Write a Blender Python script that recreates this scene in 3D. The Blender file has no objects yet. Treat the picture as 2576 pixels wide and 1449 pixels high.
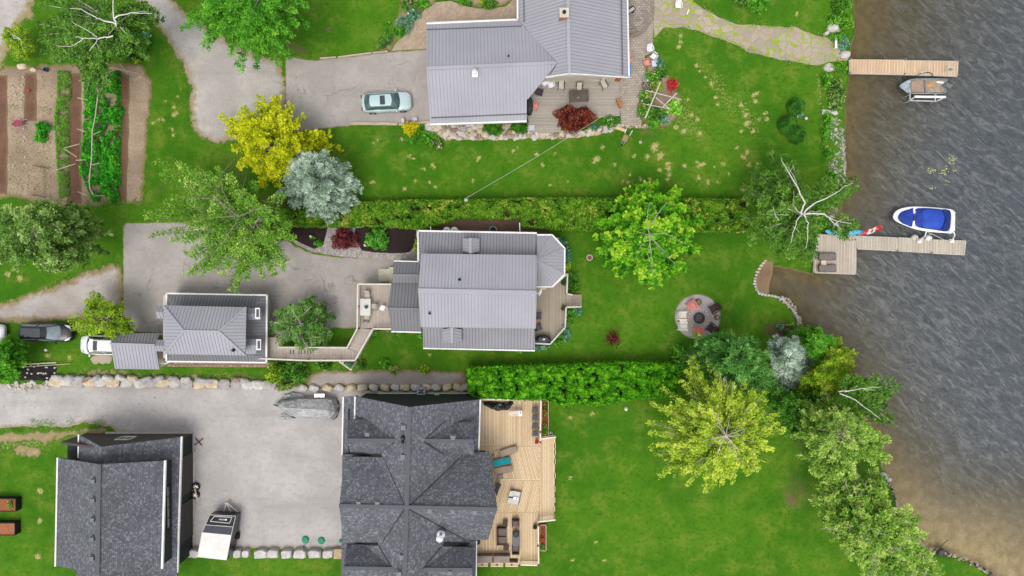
import bpy, math, random
import numpy as np
from mathutils import Vector, Matrix, noise
from mathutils.geometry import delaunay_2d_cdt
R = math.radians
random.seed(7); rng = np.random.default_rng(7)
S, H = 0.039, 66.0
sc = bpy.context.scene
# ---------------------------------------------------------------- camera, sky, sun, exposure
cam_d = bpy.data.cameras.new('camera'); cam = bpy.data.objects.new('camera', cam_d)
sc.collection.objects.link(cam); sc.camera = cam
cam.location = (0, 0, H); cam.rotation_euler = (0, 0, 0)
cam_d.sensor_width = 36; cam_d.lens = 36 * H / (2576 * S); cam_d.clip_end = 4000; cam_d.clip_start = 0.5
world = bpy.data.worlds.new('World'); sc.world = world; world.use_nodes = True
wn = world.node_tree; wb = wn.nodes['Background']
sky = wn.nodes.new('ShaderNodeTexSky'); sky.sky_type = 'NISHITA'; sky.sun_disc = False
SUN_EL, SUN_AZ = 66, 195                     # azimuth clockwise from +Y (up in the picture)
sky.sun_elevation = R(SUN_EL); sky.sun_rotation = R(SUN_AZ); sky.air_density = 1.0; sky.dust_density = 2.5; sky.ozone_density = 1.0
hs = wn.nodes.new('ShaderNodeHueSaturation'); hs.inputs['Saturation'].default_value = 0.22
wn.links.new(sky.outputs[0], hs.inputs['Color']); wn.links.new(hs.outputs[0], wb.inputs[0]); wb.inputs[1].default_value = 0.15
sun_d = bpy.data.lights.new('sun', 'SUN'); sun = bpy.data.objects.new('sun', sun_d); sc.collection.objects.link(sun)
sun_d.energy = 0.85; sun_d.angle = R(30); sun_d.color = (1, .96, .9)
sd = Vector((math.sin(R(SUN_AZ)) * math.cos(R(SUN_EL)), math.cos(R(SUN_AZ)) * math.cos(R(SUN_EL)), math.sin(R(SUN_EL))))
sun.rotation_euler = sd.to_track_quat('Z', 'Y').to_euler()
sc.view_settings.view_transform = 'Standard'; sc.view_settings.look = 'None'
sc.view_settings.exposure = 0.84; sc.view_settings.gamma = 1
try: sc.cycles.max_bounces = 6
except Exception: pass
# ---------------------------------------------------------------- helpers
def P(dx, dy, z=0.0):
    k = S * (H - z) / H
    return Vector(((dx - 1288) * k, -(dy - 724.5) * k, z))
def P2(pts, z=0.0): return [P(a, b, z).xy for a, b in pts]
def lin(c, g=1.25):
    return tuple(((x / 255 / 12.92) if x / 255 < .04045 else ((x / 255 + .055) / 1.055) ** 2.4) / g for x in c) + (1.0,)
MATS = {}
class NT:
    def __init__(s, name):
        s.m = bpy.data.materials.new(name); s.m.use_nodes = True; s.t = s.m.node_tree
        s.b = s.t.nodes['Principled BSDF']; s.out = s.t.nodes['Material Output']
        s.pos = s.n('ShaderNodeNewGeometry').outputs['Position']
    def n(s, ty, **kw):
        x = s.t.nodes.new(ty)
        for k, v in kw.items(): setattr(x, k, v)
        return x
    def L(s, a, b): s.t.links.new(a, b)
    def set(s, node, i, v):
        if v is None: return
        if hasattr(v, 'is_output'): s.L(v, node.inputs[i])
        else: node.inputs[i].default_value = v
    def math(s, op, a, b=None, c=None, clamp=False):
        x = s.n('ShaderNodeMath', operation=op, use_clamp=clamp)
        s.set(x, 0, a); s.set(x, 1, b); s.set(x, 2, c); return x.outputs[0]
    def mapp(s, vec=None, rz=0, scale=(1, 1, 1), rx=0, ry=0):
        if rz and scale != (1, 1, 1): vec = s.mapp(vec, rz); rz = 0
        x = s.n('ShaderNodeMapping'); s.set(x, 0, s.pos if vec is None else vec)
        x.inputs['Rotation'].default_value = (rx, ry, rz); x.inputs['Scale'].default_value = scale; return x.outputs[0]
    def noise(s, scale, detail=3, vec=None, rough=.55, dist=0):
        x = s.n('ShaderNodeTexNoise'); s.set(x, 'Vector', s.pos if vec is None else vec)
        x.inputs['Scale'].default_value = scale; x.inputs['Detail'].default_value = detail
        x.inputs['Roughness'].default_value = rough; x.inputs['Distortion'].default_value = dist
        return x.outputs[0]
    def mix(s, f, a, b, mode='MIX'):
        x = s.n('ShaderNodeMix', data_type='RGBA', blend_type=mode); s.set(x, 0, f); s.set(x, 6, a); s.set(x, 7, b); return x.outputs[2]
    def step(s, v, lo, hi):
        x = s.n('ShaderNodeMapRange', interpolation_type='SMOOTHSTEP'); s.set(x, 0, v)
        x.inputs[1].default_value = lo; x.inputs[2].default_value = hi; return x.outputs[0]
    def attr(s, name): return s.n('ShaderNodeAttribute', attribute_name=name).outputs['Fac']
    def bump(s, h, st=.3, d=.02):
        x = s.n('ShaderNodeBump'); x.inputs['Strength'].default_value = st; x.inputs['Distance'].default_value = d
        s.L(h, x.inputs['Height']); s.L(x.outputs[0], s.b.inputs['Normal'])
    def done(s, col, rough=.8, spec=.3, metal=0):
        s.set(s.b, 'Base Color', col); s.set(s.b, 'Roughness', rough)
        s.b.inputs['Specular IOR Level'].default_value = spec; s.b.inputs['Metallic'].default_value = metal
        MATS[s.m.name] = s.m; return s.m
def mat(name, c1, c2=None, scale=3, rough=.7, spec=.3, metal=0, bump=0, fine=0, coat=0):
    if name in MATS: return MATS[name]
    t = NT(name)
    if c2 is None: c2 = tuple(max(0, x * .86) for x in c1)
    f = t.step(t.noise(scale, 4), .3, .7)
    col = t.mix(f, lin(c1), lin(c2))
    if fine:
        g = t.noise(scale * 14, 2); col = t.mix(t.step(g, .35, .65), col, t.mix(1.0, col, (1 - fine,) * 3 + (1,), 'MULTIPLY'))
    if bump: t.bump(t.noise(scale * 6, 3), bump)
    if coat: t.b.inputs['Coat Weight'].default_value = coat; t.b.inputs['Coat Roughness'].default_value = .08
    return t.done(col, rough, spec, metal)
def plank(name, c1, c2, w=.14, ang=0, vert=False, gap=(70, 62, 55), gf=.16, rough=.75, wear=None):
    """boards laid side by side: each board gets its own tone; gaps between them are dark"""
    if name in MATS: return MATS[name]
    t = NT(name)
    v = t.mapp(rz=-R(ang)) if not vert else t.mapp(rz=-R(ang))
    sep = t.n('ShaderNodeSeparateXYZ'); t.L(v, sep.inputs[0])
    c = sep.outputs['Z' if vert == 'z' else 'X']
    q = t.math('DIVIDE', c, w); fl = t.math('FLOOR', q); fr = t.math('FRACT', q)
    wn_ = t.n('ShaderNodeTexWhiteNoise', noise_dimensions='1D'); t.L(fl, wn_.inputs['W'])
    col = t.mix(wn_.outputs['Value'], lin(c1), lin(c2))
    gr = t.noise(5, 4, t.mapp(rz=-R(ang), scale=(6, .6, 1) if not vert else (2, 2, 2)))
    col = t.mix(t.math('MULTIPLY', t.step(gr, .35, .75), .45), col, lin(tuple(x * .72 for x in c2)))
    big = t.noise(.45, 4)
    col = t.mix(t.math('MULTIPLY', t.step(big, .42, .7), .5), col, lin(wear or tuple(x * .82 for x in c1)))
    g = t.math('LESS_THAN', fr, gf)
    col = t.mix(g, col, lin(gap))
    t.bump(t.math('GREATER_THAN', fr, gf), .5, .02)
    return t.done(col, rough, .25)
class MB:
    def __init__(s): s.v = []; s.f = []; s.m = []; s.uv = []
    def add(s, vs, fs, m=0, uvs=None):
        o = len(s.v); s.v += [tuple(v) for v in vs]
        for i, f in enumerate(fs):
            s.f.append([a + o for a in f]); s.m.append(m); s.uv.append(uvs[i] if uvs else None)
        return s
    def box(s, c, d, rz=0, m=0, rot=None, tx=1, ty=1):
        Rm = rot or Matrix.Rotation(rz, 3, 'Z'); c = Vector(c); vs = []
        for z in (-1, 1):
            kx, ky = (tx, ty) if z > 0 else (1, 1)
            for x, y in ((-1, -1), (1, -1), (1, 1), (-1, 1)):
                vs.append(c + Rm @ Vector((x * d[0] / 2 * kx, y * d[1] / 2 * ky, z * d[2] / 2)))
        return s.add(vs, [(3, 2, 1, 0), (4, 5, 6, 7), (0, 1, 5, 4), (1, 2, 6, 5), (2, 3, 7, 6), (3, 0, 4, 7)], m)
    def bar(s, p, q, w, h=None, m=0):
        p = Vector(p); q = Vector(q); d = q - p
        if d.length < 1e-5: return s
        rot = d.to_track_quat('X', 'Z').to_matrix()
        return s.box((p + q) / 2, (d.length, w, h or w), m=m, rot=rot)
    def tube(s, path, r, n=6, m=0, cap=True):
        path = [Vector(p) for p in path]; k = len(path)
        rr = r if isinstance(r, (list, tuple)) else [r] * k; vs = []; fs = []
        for i, p in enumerate(path):
            d = (path[min(i + 1, k - 1)] - path[max(i - 1, 0)]); d = d.normalized() if d.length > 1e-6 else Vector((0, 0, 1))
            a = d.cross(Vector((0, 0, 1)) if abs(d.z) < .9 else Vector((1, 0, 0))).normalized(); b = d.cross(a)
            for j in range(n):
                t = 2 * math.pi * j / n; vs.append(p + (a * math.cos(t) + b * math.sin(t)) * rr[i])
        for i in range(k - 1):
            for j in range(n): fs.append((i * n + j, i * n + (j + 1) % n, (i + 1) * n + (j + 1) % n, (i + 1) * n + j))
        if cap: fs += [tuple(range(n))[::-1], tuple(range((k - 1) * n, k * n))]
        return s.add(vs, fs, m)
    def slab(s, pts, off, m=0):
        pts = [Vector(p) for p in pts]; n = len(pts); off = Vector(off)
        nr = sum(((pts[i] - pts[0]).cross(pts[(i + 1) % n] - pts[0]) for i in range(1, n)), Vector())
        if nr.dot(off) > 0: pts = pts[::-1]
        vs = pts + [p + off for p in pts]
        fs = [tuple(range(n)), tuple(range(n, 2 * n))[::-1]] + [(i, i + n, (i + 1) % n + n, (i + 1) % n) for i in range(n)]
        return s.add(vs, fs, m)
    def prism(s, poly, z0, z1, m=0, sc_=1.0):
        n = len(poly); cx = sum(p[0] for p in poly) / n; cy = sum(p[1] for p in poly) / n
        ar = sum(poly[i][0] * poly[(i + 1) % n][1] - poly[(i + 1) % n][0] * poly[i][1] for i in range(n))
        if ar < 0: poly = poly[::-1]
        vs = [(p[0], p[1], z0) for p in poly] + [(cx + (p[0] - cx) * sc_, cy + (p[1] - cy) * sc_, z1) for p in poly]
        return s.add(vs, [tuple(range(n))[::-1], tuple(range(n, 2 * n))] + [(i, (i + 1) % n, (i + 1) % n + n, i + n) for i in range(n)], m)
    def lathe(s, prof, n=16, c=(0, 0, 0), m=0, sx=1, sy=1):
        vs = []; fs = []; k = len(prof)
        for r, z in prof:
            for j in range(n):
                t = 2 * math.pi * j / n; vs.append((c[0] + r * sx * math.cos(t), c[1] + r * sy * math.sin(t), c[2] + z))
        for i in range(k - 1):
            for j in range(n): fs.append((i * n + j, i * n + (j + 1) % n, (i + 1) * n + (j + 1) % n, (i + 1) * n + j))
        fs += [tuple(range(n))[::-1], tuple(range((k - 1) * n, k * n))]
        return s.add(vs, fs, m)
    def loft(s, rings, m=0, closed=True, cap=True):
        n = len(rings[0]); vs = [p for r in rings for p in r]; fs = []
        for i in range(len(rings) - 1):
            for j in range(n if closed else n - 1):
                fs.append((i * n + j, i * n + (j + 1) % n, (i + 1) * n + (j + 1) % n, (i + 1) * n + j))
        if cap: fs += [tuple(range(n))[::-1], tuple(range((len(rings) - 1) * n, len(rings) * n))]
        return s.add(vs, fs, m)
    def build(s, name, mats, parent=None, world=False, smooth=False, bevel=0):
        me = bpy.data.meshes.new(name)
        off = parent.matrix_world.translation if False else (parent.location if (parent and world) else Vector((0, 0, 0)))
        gp = parent.parent if (parent and world) else None
        if gp is not None: off = off + gp.location
        me.from_pydata([(v[0] - off[0], v[1] - off[1], v[2] - off[2]) for v in s.v], [], s.f)
        mats = mats if isinstance(mats, (list, tuple)) else [mats]
        for m_ in mats: me.materials.append(m_)
        if len(mats) > 1: me.polygons.foreach_set('material_index', s.m)
        if any(u is not None for u in s.uv):
            ul = me.uv_layers.new(name='UVMap'); arr = []
            for f, u in zip(s.f, s.uv): arr += [c for p in (u or [(0, 0)] * len(f)) for c in p]
            ul.data.foreach_set('uv', arr)
        if smooth: me.polygons.foreach_set('use_smooth', [True] * len(me.polygons))
        me.update(); o = bpy.data.objects.new(name, me); sc.collection.objects.link(o)
        if parent: o.parent = parent
        if bevel:
            b = o.modifiers.new('bevel', 'BEVEL'); b.width = bevel; b.segments = 2; b.limit_method = 'ANGLE'
        return o
def tag(o, label=None, cat=None, group=None, kind=None):
    if label: o['label'] = label
    if cat: o['category'] = cat
    if group: o['group'] = group
    if kind: o['kind'] = kind
    return o
def thing(name, label, cat, loc=(0, 0, 0), rz=0, group=None):
    o = bpy.data.objects.new(name, None); sc.collection.objects.link(o)
    o.empty_display_size = .3; o.location = loc; o.rotation_euler = (0, 0, rz); return tag(o, label, cat, group)
def copy_tree(o, parent=None):
    c = o.copy(); sc.collection.objects.link(c); c.parent = parent
    for ch in [k for k in o.children if True]: copy_tree(ch, c)
    return c
def dup(src, loc, rz, label, group=None):
    c = copy_tree(src); c.location = loc; c.rotation_euler = (0, 0, rz); c['label'] = label
    if group: c['group'] = group
    return c
ORD = ['first', 'second', 'third', 'fourth', 'fifth', 'sixth', 'seventh', 'eighth', 'ninth', 'tenth', 'eleventh', 'twelfth', 'thirteenth',
       'fourteenth', 'fifteenth', 'sixteenth', 'seventeenth', 'eighteenth', 'nineteenth', 'twentieth']
def ordn(i):
    if i < 20: return ORD[i]
    t = ['twenty', 'thirty', 'forty', 'fifty', 'sixty'][(i + 1) // 10 - 2]; u = (i + 1) % 10
    return {'twenty': 'twentieth', 'thirty': 'thirtieth', 'forty': 'fortieth', 'fifty': 'fiftieth', 'sixty': 'sixtieth'}[t] if u == 0 else t + '-' + ORD[u - 1]
def in_poly(x, y, poly):
    x = np.asarray(x, float); y = np.asarray(y, float); ins = np.zeros(x.shape, bool); n = len(poly)
    for i in range(n):
        x1, y1 = poly[i]; x2, y2 = poly[(i + 1) % n]
        if y1 == y2: continue
        ins ^= ((y1 > y) != (y2 > y)) & (x < (x2 - x1) * (y - y1) / (y2 - y1) + x1)
    return ins
def dist_poly(x, y, poly, closed=True):
    x = np.asarray(x, float); y = np.asarray(y, float); d = np.full(x.shape, 1e9); n = len(poly)
    for i in range(n if closed else n - 1):
        x1, y1 = poly[i]; x2, y2 = poly[(i + 1) % n]; ex, ey = x2 - x1, y2 - y1; l2 = ex * ex + ey * ey + 1e-9
        t = np.clip(((x - x1) * ex + (y - y1) * ey) / l2, 0, 1)
        d = np.minimum(d, np.hypot(x - x1 - t * ex, y - y1 - t * ey))
    return d
def nz(x, y, s=1.0, seed=0.0): return noise.noise((x * s + seed, y * s - seed, seed * .37))
# ---------------------------------------------------------------- ground materials
def m_lawn():
    t = NT('grass_lawn')
    a, b, c, d = t.noise(.11, 4), t.noise(.5, 5, rough=.65), t.noise(2.6, 4, rough=.7), t.noise(16, 3, rough=.8)
    col = t.mix(t.step(a, .35, .65), lin((55, 108, 12)), lin((78, 124, 22)))
    col = t.mix(t.math('MULTIPLY', t.step(b, .47, .66), .65), col, lin((112, 134, 44)))
    col = t.mix(t.math('MULTIPLY', t.step(c, .48, .66), .65), col, lin((44, 92, 10)))
    col = t.mix(t.math('MULTIPLY', t.step(b, .48, .3), .6), col, lin((40, 98, 8)))
    col = t.mix(t.math('MULTIPLY', t.step(d, .45, .8), .75), col, lin((116, 146, 52)))
    col = t.mix(t.math('MULTIPLY', t.step(d, .5, .22), .8), col, lin((26, 70, 6)))
    e = t.noise(5, 4, rough=.7)
    dry = t.step(t.math('ADD', t.attr('dry'), t.math('MULTIPLY', t.math('SUBTRACT', e, .5), 2.5)), .4, .85)
    col = t.mix(dry, col, t.mix(t.step(e, .4, .6), lin((206, 188, 138)), lin((170, 158, 96))))
    so = t.step(t.math('ADD', t.attr('soil'), t.math('MULTIPLY', t.math('SUBTRACT', e, .5), 1.2)), .35, .75)
    col = t.mix(so, col, t.mix(t.step(d, .4, .6), lin((128, 108, 84)), lin((92, 74, 54))))
    bed = t.mix(t.step(t.noise(1.2, 5), .3, .7), t.mix(t.attr('sandy'), lin((126, 114, 76)), lin((206, 190, 158))), t.mix(t.attr('sandy'), lin((96, 86, 56)), lin((176, 158, 126))))
    bed = t.mix(t.step(d, .45, .7), bed, lin((136, 118, 86)))
    col = t.mix(t.step(t.attr('bed'), .3, .7), col, bed)
    t.bump(d, .6, .05); return t.done(col, .95, .1)
def m_gravel(name, c1, c2, edge=(150, 130, 100), ew=.5, fine=9, grass=True, pit=.5, crack=0):
    t = NT(name)
    a, b, d = t.noise(.3, 4), t.noise(2.2, 5), t.noise(fine, 3, rough=.75)
    col = t.mix(t.step(a, .35, .65), lin(c1), lin(c2))
    col = t.mix(t.math('MULTIPLY', t.step(b, .45, .7), .45), col, lin(tuple(x * .84 for x in c1)))
    st_ = t.noise(.35, 5, t.mapp(rz=R(4), scale=(.25, 1.3, 1)), .6); col = t.mix(t.math('MULTIPLY', t.step(st_, .52, .7), .35), col, lin(tuple(x * .82 for x in c2)))
    sp_ = t.noise(3.3, 2, rough=.3); col = t.mix(t.math('MULTIPLY', t.step(sp_, .73, .77), .5), col, lin(tuple(x * .6 for x in c2)))
    col = t.mix(t.math('MULTIPLY', t.step(d, .4, .85), pit), col, lin(tuple(x * .68 for x in c2)))
    col = t.mix(t.math('MULTIPLY', t.step(d, .5, .25), .4), col, lin(tuple(min(255, x * 1.1) for x in c1)))
    if crack:
        ad = t.n('ShaderNodeVectorMath', operation='ADD'); nx3 = t.n('ShaderNodeTexNoise'); t.L(t.pos, nx3.inputs['Vector']); nx3.inputs['Scale'].default_value = .9; nx3.inputs['Detail'].default_value = 5
        t.L(t.pos, ad.inputs[0]); t.L(nx3.outputs['Color'], ad.inputs[1]); vo = t.n('ShaderNodeTexVoronoi', feature='DISTANCE_TO_EDGE'); t.L(ad.outputs[0], vo.inputs['Vector']); vo.inputs['Scale'].default_value = .17
        col = t.mix(t.math('MULTIPLY', t.math('MULTIPLY', t.step(vo.outputs['Distance'], .009, .003), t.step(t.noise(.4, 2), .45, .6)), crack), col, lin(tuple(x * .55 for x in c2)))
    if ew:
        e = t.math('ADD', t.attr('edge'), t.math('MULTIPLY', t.math('SUBTRACT', t.noise(1.6, 5, rough=.65), .5), ew * 2.4))
        col = t.mix(t.step(e, ew * 1.3, ew * .5), col, lin(edge))
        if grass: col = t.mix(t.step(e, ew * .45, ew * .05), col, t.mix(t.step(d, .4, .6), lin((96, 122, 40)), lin((58, 98, 20))))
    t.bump(d, .5, .03); return t.done(col, .9, .2)
def m_cells(name, c1, c2, joint, scale=2.2, jw=.06, moss=None, vecscale=(1, 1, 1)):
    t = NT(name)
    v = t.mapp(scale=vecscale)
    vo = t.n('ShaderNodeTexVoronoi', feature='DISTANCE_TO_EDGE'); t.L(v, vo.inputs['Vector']); vo.inputs['Scale'].default_value = scale
    vc = t.n('ShaderNodeTexVoronoi', feature='F1'); t.L(v, vc.inputs['Vector']); vc.inputs['Scale'].default_value = scale
    sep = t.n('ShaderNodeSeparateColor'); t.L(vc.outputs['Color'], sep.inputs[0])
    nn = t.noise(7, 4)
    col = t.mix(sep.outputs[0], lin(c1), lin(c2))
    col = t.mix(t.math('MULTIPLY', t.step(nn, .4, .7), .4), col, lin(tuple(x * .75 for x in c2)))
    e = t.math('ADD', vo.outputs['Distance'], t.math('MULTIPLY', t.math('SUBTRACT', nn, .5), .1))
    jc = lin(joint)
    if moss: jc = t.mix(t.step(t.noise(.55, 3), .42, .55), lin(joint), lin(moss))
    col = t.mix(t.step(e, jw, jw * .3), col, jc)
    if moss: col = t.mix(t.math('MULTIPLY', t.step(t.noise(1.1, 5), .56, .64), .9), col, lin(moss))
    t.bump(t.step(e, 0, jw * 1.5), .6, .04); return t.done(col, .85, .2)
def m_brick(name, c1, c2, mortar, w, h, ang, rough=.85, uv=False, mort=.012, var=0, v2=None, bias=0.0):
    t = NT(name)
    if uv:
        u = t.n('ShaderNodeUVMap'); u.uv_map = 'UVMap'; v = u.outputs[0]
    else: v = t.mapp(rz=-R(ang))
    br = t.n('ShaderNodeTexBrick'); t.L(v, br.inputs['Vector']); br.inputs['Scale'].default_value = 1
    br.inputs['Brick Width'].default_value = w; br.inputs['Row Height'].default_value = h; br.inputs['Mortar Size'].default_value = mort
    br.inputs['Mortar Smooth'].default_value = .2; br.inputs['Bias'].default_value = bias
    br.inputs['Color1'].default_value = lin(c1); br.inputs['Color2'].default_value = lin(c2); br.inputs['Mortar'].default_value = lin(mortar)
    col = br.outputs['Color']
    if v2:
        b2 = t.n('ShaderNodeTexWhiteNoise', noise_dimensions='2D'); sp = t.n('ShaderNodeVectorMath', operation='DIVIDE'); t.L(v, sp.inputs[0])
        sp.inputs[1].default_value = (w * .62, h, 1); fl = t.n('ShaderNodeVectorMath', operation='FLOOR'); t.L(sp.outputs[0], fl.inputs[0])
        t.L(fl.outputs[0], b2.inputs['Vector']); col = t.mix(t.math('GREATER_THAN', b2.outputs['Value'], .87), col, lin(v2))
    big = t.noise(.5, 4); col = t.mix(t.math('MULTIPLY', t.step(big, .45, .7), .35), col, lin(tuple(x * .78 for x in c1)))
    t.bump(br.outputs['Fac'], .4, -.01); return t.done(col, rough, .2)
# ---------------------------------------------------------------- shore line and base terrain
SHORE_D = [(2150, -400), (2148, 0), (2150, 85), (2140, 110), (2137, 190), (2128, 245), (2126, 330), (2128, 430), (2122, 500), (2104, 545), (2085, 575),
           (2062, 592), (2052, 640), (2048, 686), (1992, 670), (1945, 662), (1932, 690), (1930, 735), (1958, 744), (1984, 764), (2004, 790), (2014, 820),
           (2030, 845), (2075, 880), (2110, 930), (2150, 1000), (2195, 1090), (2222, 1185), (2247, 1235), (2262, 1290), (2290, 1345), (2340, 1392),
           (2400, 1400), (2457, 1422), (2500, 1452), (2620, 1540), (2900, 1800), (3600, 2400), (6000, 5000)]
SHORE = [tuple(P(a, b)) [:2] for a, b in SHORE_D]
LAND = SHORE + [(-900, -900), (-900, 900), (SHORE[0][0], 900)]
WZ = -.42
def sdist(x, y):
    d = dist_poly(x, y, [(SHORE[0][0], 900)] + SHORE, closed=False)
    return np.where(in_poly(x, y, LAND), -d, d)            # >0 in the lake
fx = np.arange(-53, 53.01, .17); fy = np.arange(-31, 31.01, .17)
far = np.array([60, 72, 90, 120, 180, 300, 600, 1200.])
xs = np.concatenate([-far[::-1], fx, far]); ys = np.concatenate([-far[::-1], fy, far])
GX, GY = np.meshgrid(xs, ys); sdg = sdist(GX, GY)
t_ = np.clip((sdg + .25) / .9, 0, 1); GZ = -t_ * .75 - np.clip(sdg - .6, 0, 40) * .06
dry = np.zeros(GX.shape); soil = np.zeros(GX.shape)
def spot(arr, D, r, amp=1.0, el=1.0, ang=0):
    c = P(*D); dx = GX - c.x; dy = GY - c.y; ca, sa = math.cos(R(ang)), math.sin(R(ang))
    u = (dx * ca + dy * sa) / (r * el); v = (-dx * sa + dy * ca) / r
    np.maximum(arr, amp * np.exp(-(u * u + v * v) * .9), out=arr)
DRY = [(1205, 397, 7), (1030, 393, 6), (1040, 400, 5), (1088, 416, 8), (1092, 422, 6), (1080, 458, 6), (1067, 425, 6), (1018, 475, 8), (1095, 470, 6), (1045, 455, 5), (937, 458, 7),
       (1190, 455, 5), (1200, 404, 6), (1350, 387, 8), (1395, 387, 5), (1516, 370, 7), (1502, 400, 10), (1495, 408, 8), (1547, 413, 6), (1595, 393, 7), (1628, 395, 9), (1645, 372, 12), (1650, 365, 10),
       (1662, 390, 10), (1658, 398, 8), (1680, 412, 8), (1682, 425, 9), (1683, 440, 8), (1679, 452, 7), (1660, 428, 7), (1585, 439, 6), (1611, 452, 7), (1567, 456, 5), (1580, 458, 5), (1635, 450, 6),
       (1722, 417, 8), (1760, 416, 9), (1770, 413, 7), (1753, 407, 5), (1757, 447, 9), (1780, 455, 6), (1783, 463, 6), (1807, 458, 6), (1820, 413, 7), (1797, 420, 5), (1855, 372, 6), (1870, 395, 8),
       (1880, 383, 8), (1885, 415, 8), (1905, 412, 6), (1833, 438, 6), (1383, 466, 5), (1428, 456, 4), (1303, 372, 5), (1291, 380, 7), (1365, 415, 6), (1515, 525, 5), (1870, 476, 9), (1712, 90, 7), (1711, 105, 6), (1707, 118, 8),
       (1753, 165, 8), (1790, 210, 9), (1800, 245, 8), (1805, 262, 7), (1760, 180, 6), (1775, 195, 6), (1730, 250, 6), (1720, 330, 10), (1760, 335, 9), (1700, 320, 9), (1740, 290, 8), (1755, 300, 8),
       (1865, 265, 9), (1875, 290, 10), (1880, 310, 10), (1895, 240, 8), (1905, 235, 8), (1900, 255, 8), (1925, 285, 7), (1930, 300, 7), (1895, 330, 8), (1865, 330, 7), (1910, 300, 6),
       (437, 270, 7), (443, 284, 6), (437, 290, 7), (432, 325, 6), (436, 340, 6), (415, 255, 5), (410, 302, 6), (447, 243, 5), (455, 225, 4), (385, 310, 6), (400, 300, 5), (475, 470, 9), (515, 440, 7),
       (100, 1235, 10), (100, 1310, 8), (95, 1400, 9), (30, 1060, 6),
       (940, 360, 5), (1010, 350, 6), (950, 352, 6), (1060, 20, 5), (2005, 35, 6), (2080, 370, 7), (1440, 1410, 6), (1499, 1365, 6), (1520, 1410, 5), (1490, 1042, 8), (1435, 1050, 6), (50, 700, 10), (20, 690, 10), (175, 900, 7), (120, 895, 8), (1082, 893, 6), (1435, 1203, 6)]
for x, y, r in DRY: spot(dry, (x, y), r * .039 * .95, .85, random.uniform(1, 1.5), random.uniform(0, 180))
for D, r, a, el, an in [((1810, 220), 1.2, .42, 4.5, -60), ((1720, 290), 1.6, .45, 2.5, -60), ((1880, 290), 1.0, .45, 4, -65), ((1850, 90), .6, .45, 5, -15), ((1500, 500), .5, .35, 14, 0), ((2062, 240), .4, .5, 8, 95),
                        ((60, 1112), 1.2, .55, 4, 8), ((560, 945), .5, .5, 7, 0), ((235, 935), .6, .5, 5, 0), ((1680, 460), .5, .35, 8, 0), ((640, 565), .5, .3, 3, 0), ((1400, 335), .4, .4, 8, 0), ((2000, 340), .3, .4, 3, 0)]:
    spot(dry, D, r, a, el, an)
for D, r, a, el, an in [((1145, 22), .5, .7, 1, 0), ((826, 75), .45, .75, 1.2, 0), ((845, 20), .4, .6, 1, 0), ((815, 98), .3, .7, 1, 0), ((755, 125), .7, .7, 2, -30), ((832, 106), .3, .6, 1, 0), ((808, 138), .4, .7, 1, 0), ((728, 115), .7, .8, 1.4, 0), ((858, 66), .3, .5, 1, 0),
                        ((790, 20), .5, .6, 1.2, 0), ((590, 430), 2.2, .55, 1.8, -30), ((400, 480), 1.4, .5, 1.3, 60), ((690, 520), 1.6, .85, 1.5, 0), ((2020, 850), 1.6, .7, 1.5, -50), ((2010, 1230), 1.8, .6, 2.0, -60), ((1990, 1255), 1.0, .75, 1.8, -60),
                        ((2080, 1120), 4, .7, 2, -60), ((2140, 1300), 3.6, .6, 2, -60), ((2090, 520), 2, .6, 1.5, 90), ((2090, 400), .8, .5, 5, 90), ((1450, 335), .6, .7, 7, 0), ((1830, 500), .7, .5, 1.6, 0), ((1620, 300), 1.5, .8, 1, 0),
                        ((1640, 330), .9, .6, 1.6, 0), ((730, 945), 1.8, .7, 1.8, 0), ((1940, 830), 1.0, .8, 1.2, 0), ((1680, 1235), .9, .45, 1.2, 40), ((1680, 915), .4, .7, 6, 0), ((1500, 908), .35, .4, 14, 0), ((80, 500), 2, .5, 2, 0), ((1000, 340), .8, .5, 3, 0)]:
    spot(soil, D, r, a * .85, el, an)
nx, ny = len(xs), len(ys); me = bpy.data.meshes.new('ground')
idx = np.arange(nx * ny).reshape(ny, nx)
quads = np.stack([idx[:-1, :-1], idx[:-1, 1:], idx[1:, 1:], idx[1:, :-1]], -1).reshape(-1, 4)
me.vertices.add(nx * ny); me.vertices.foreach_set('co', np.stack([GX, GY, GZ], -1).ravel())
me.loops.add(quads.size); me.loops.foreach_set('vertex_index', quads.ravel().astype(np.int32))
me.polygons.add(len(quads)); me.polygons.foreach_set('loop_start', np.arange(0, quads.size, 4, dtype=np.int32))
me.update(calc_edges=True)
for nm, arr in (('dry', dry), ('soil', soil), ('bed', (sdg > .1) * 1.0), ('sandy', np.clip((-13 - GY) / 9, 0, 1))):
    at_ = me.attributes.new(nm, 'FLOAT', 'POINT'); at_.data.foreach_set('value', arr.ravel().astype(np.float32))
me.materials.append(m_lawn()); g = bpy.data.objects.new('ground', me); sc.collection.objects.link(g); tag(g, kind='structure')
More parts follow.
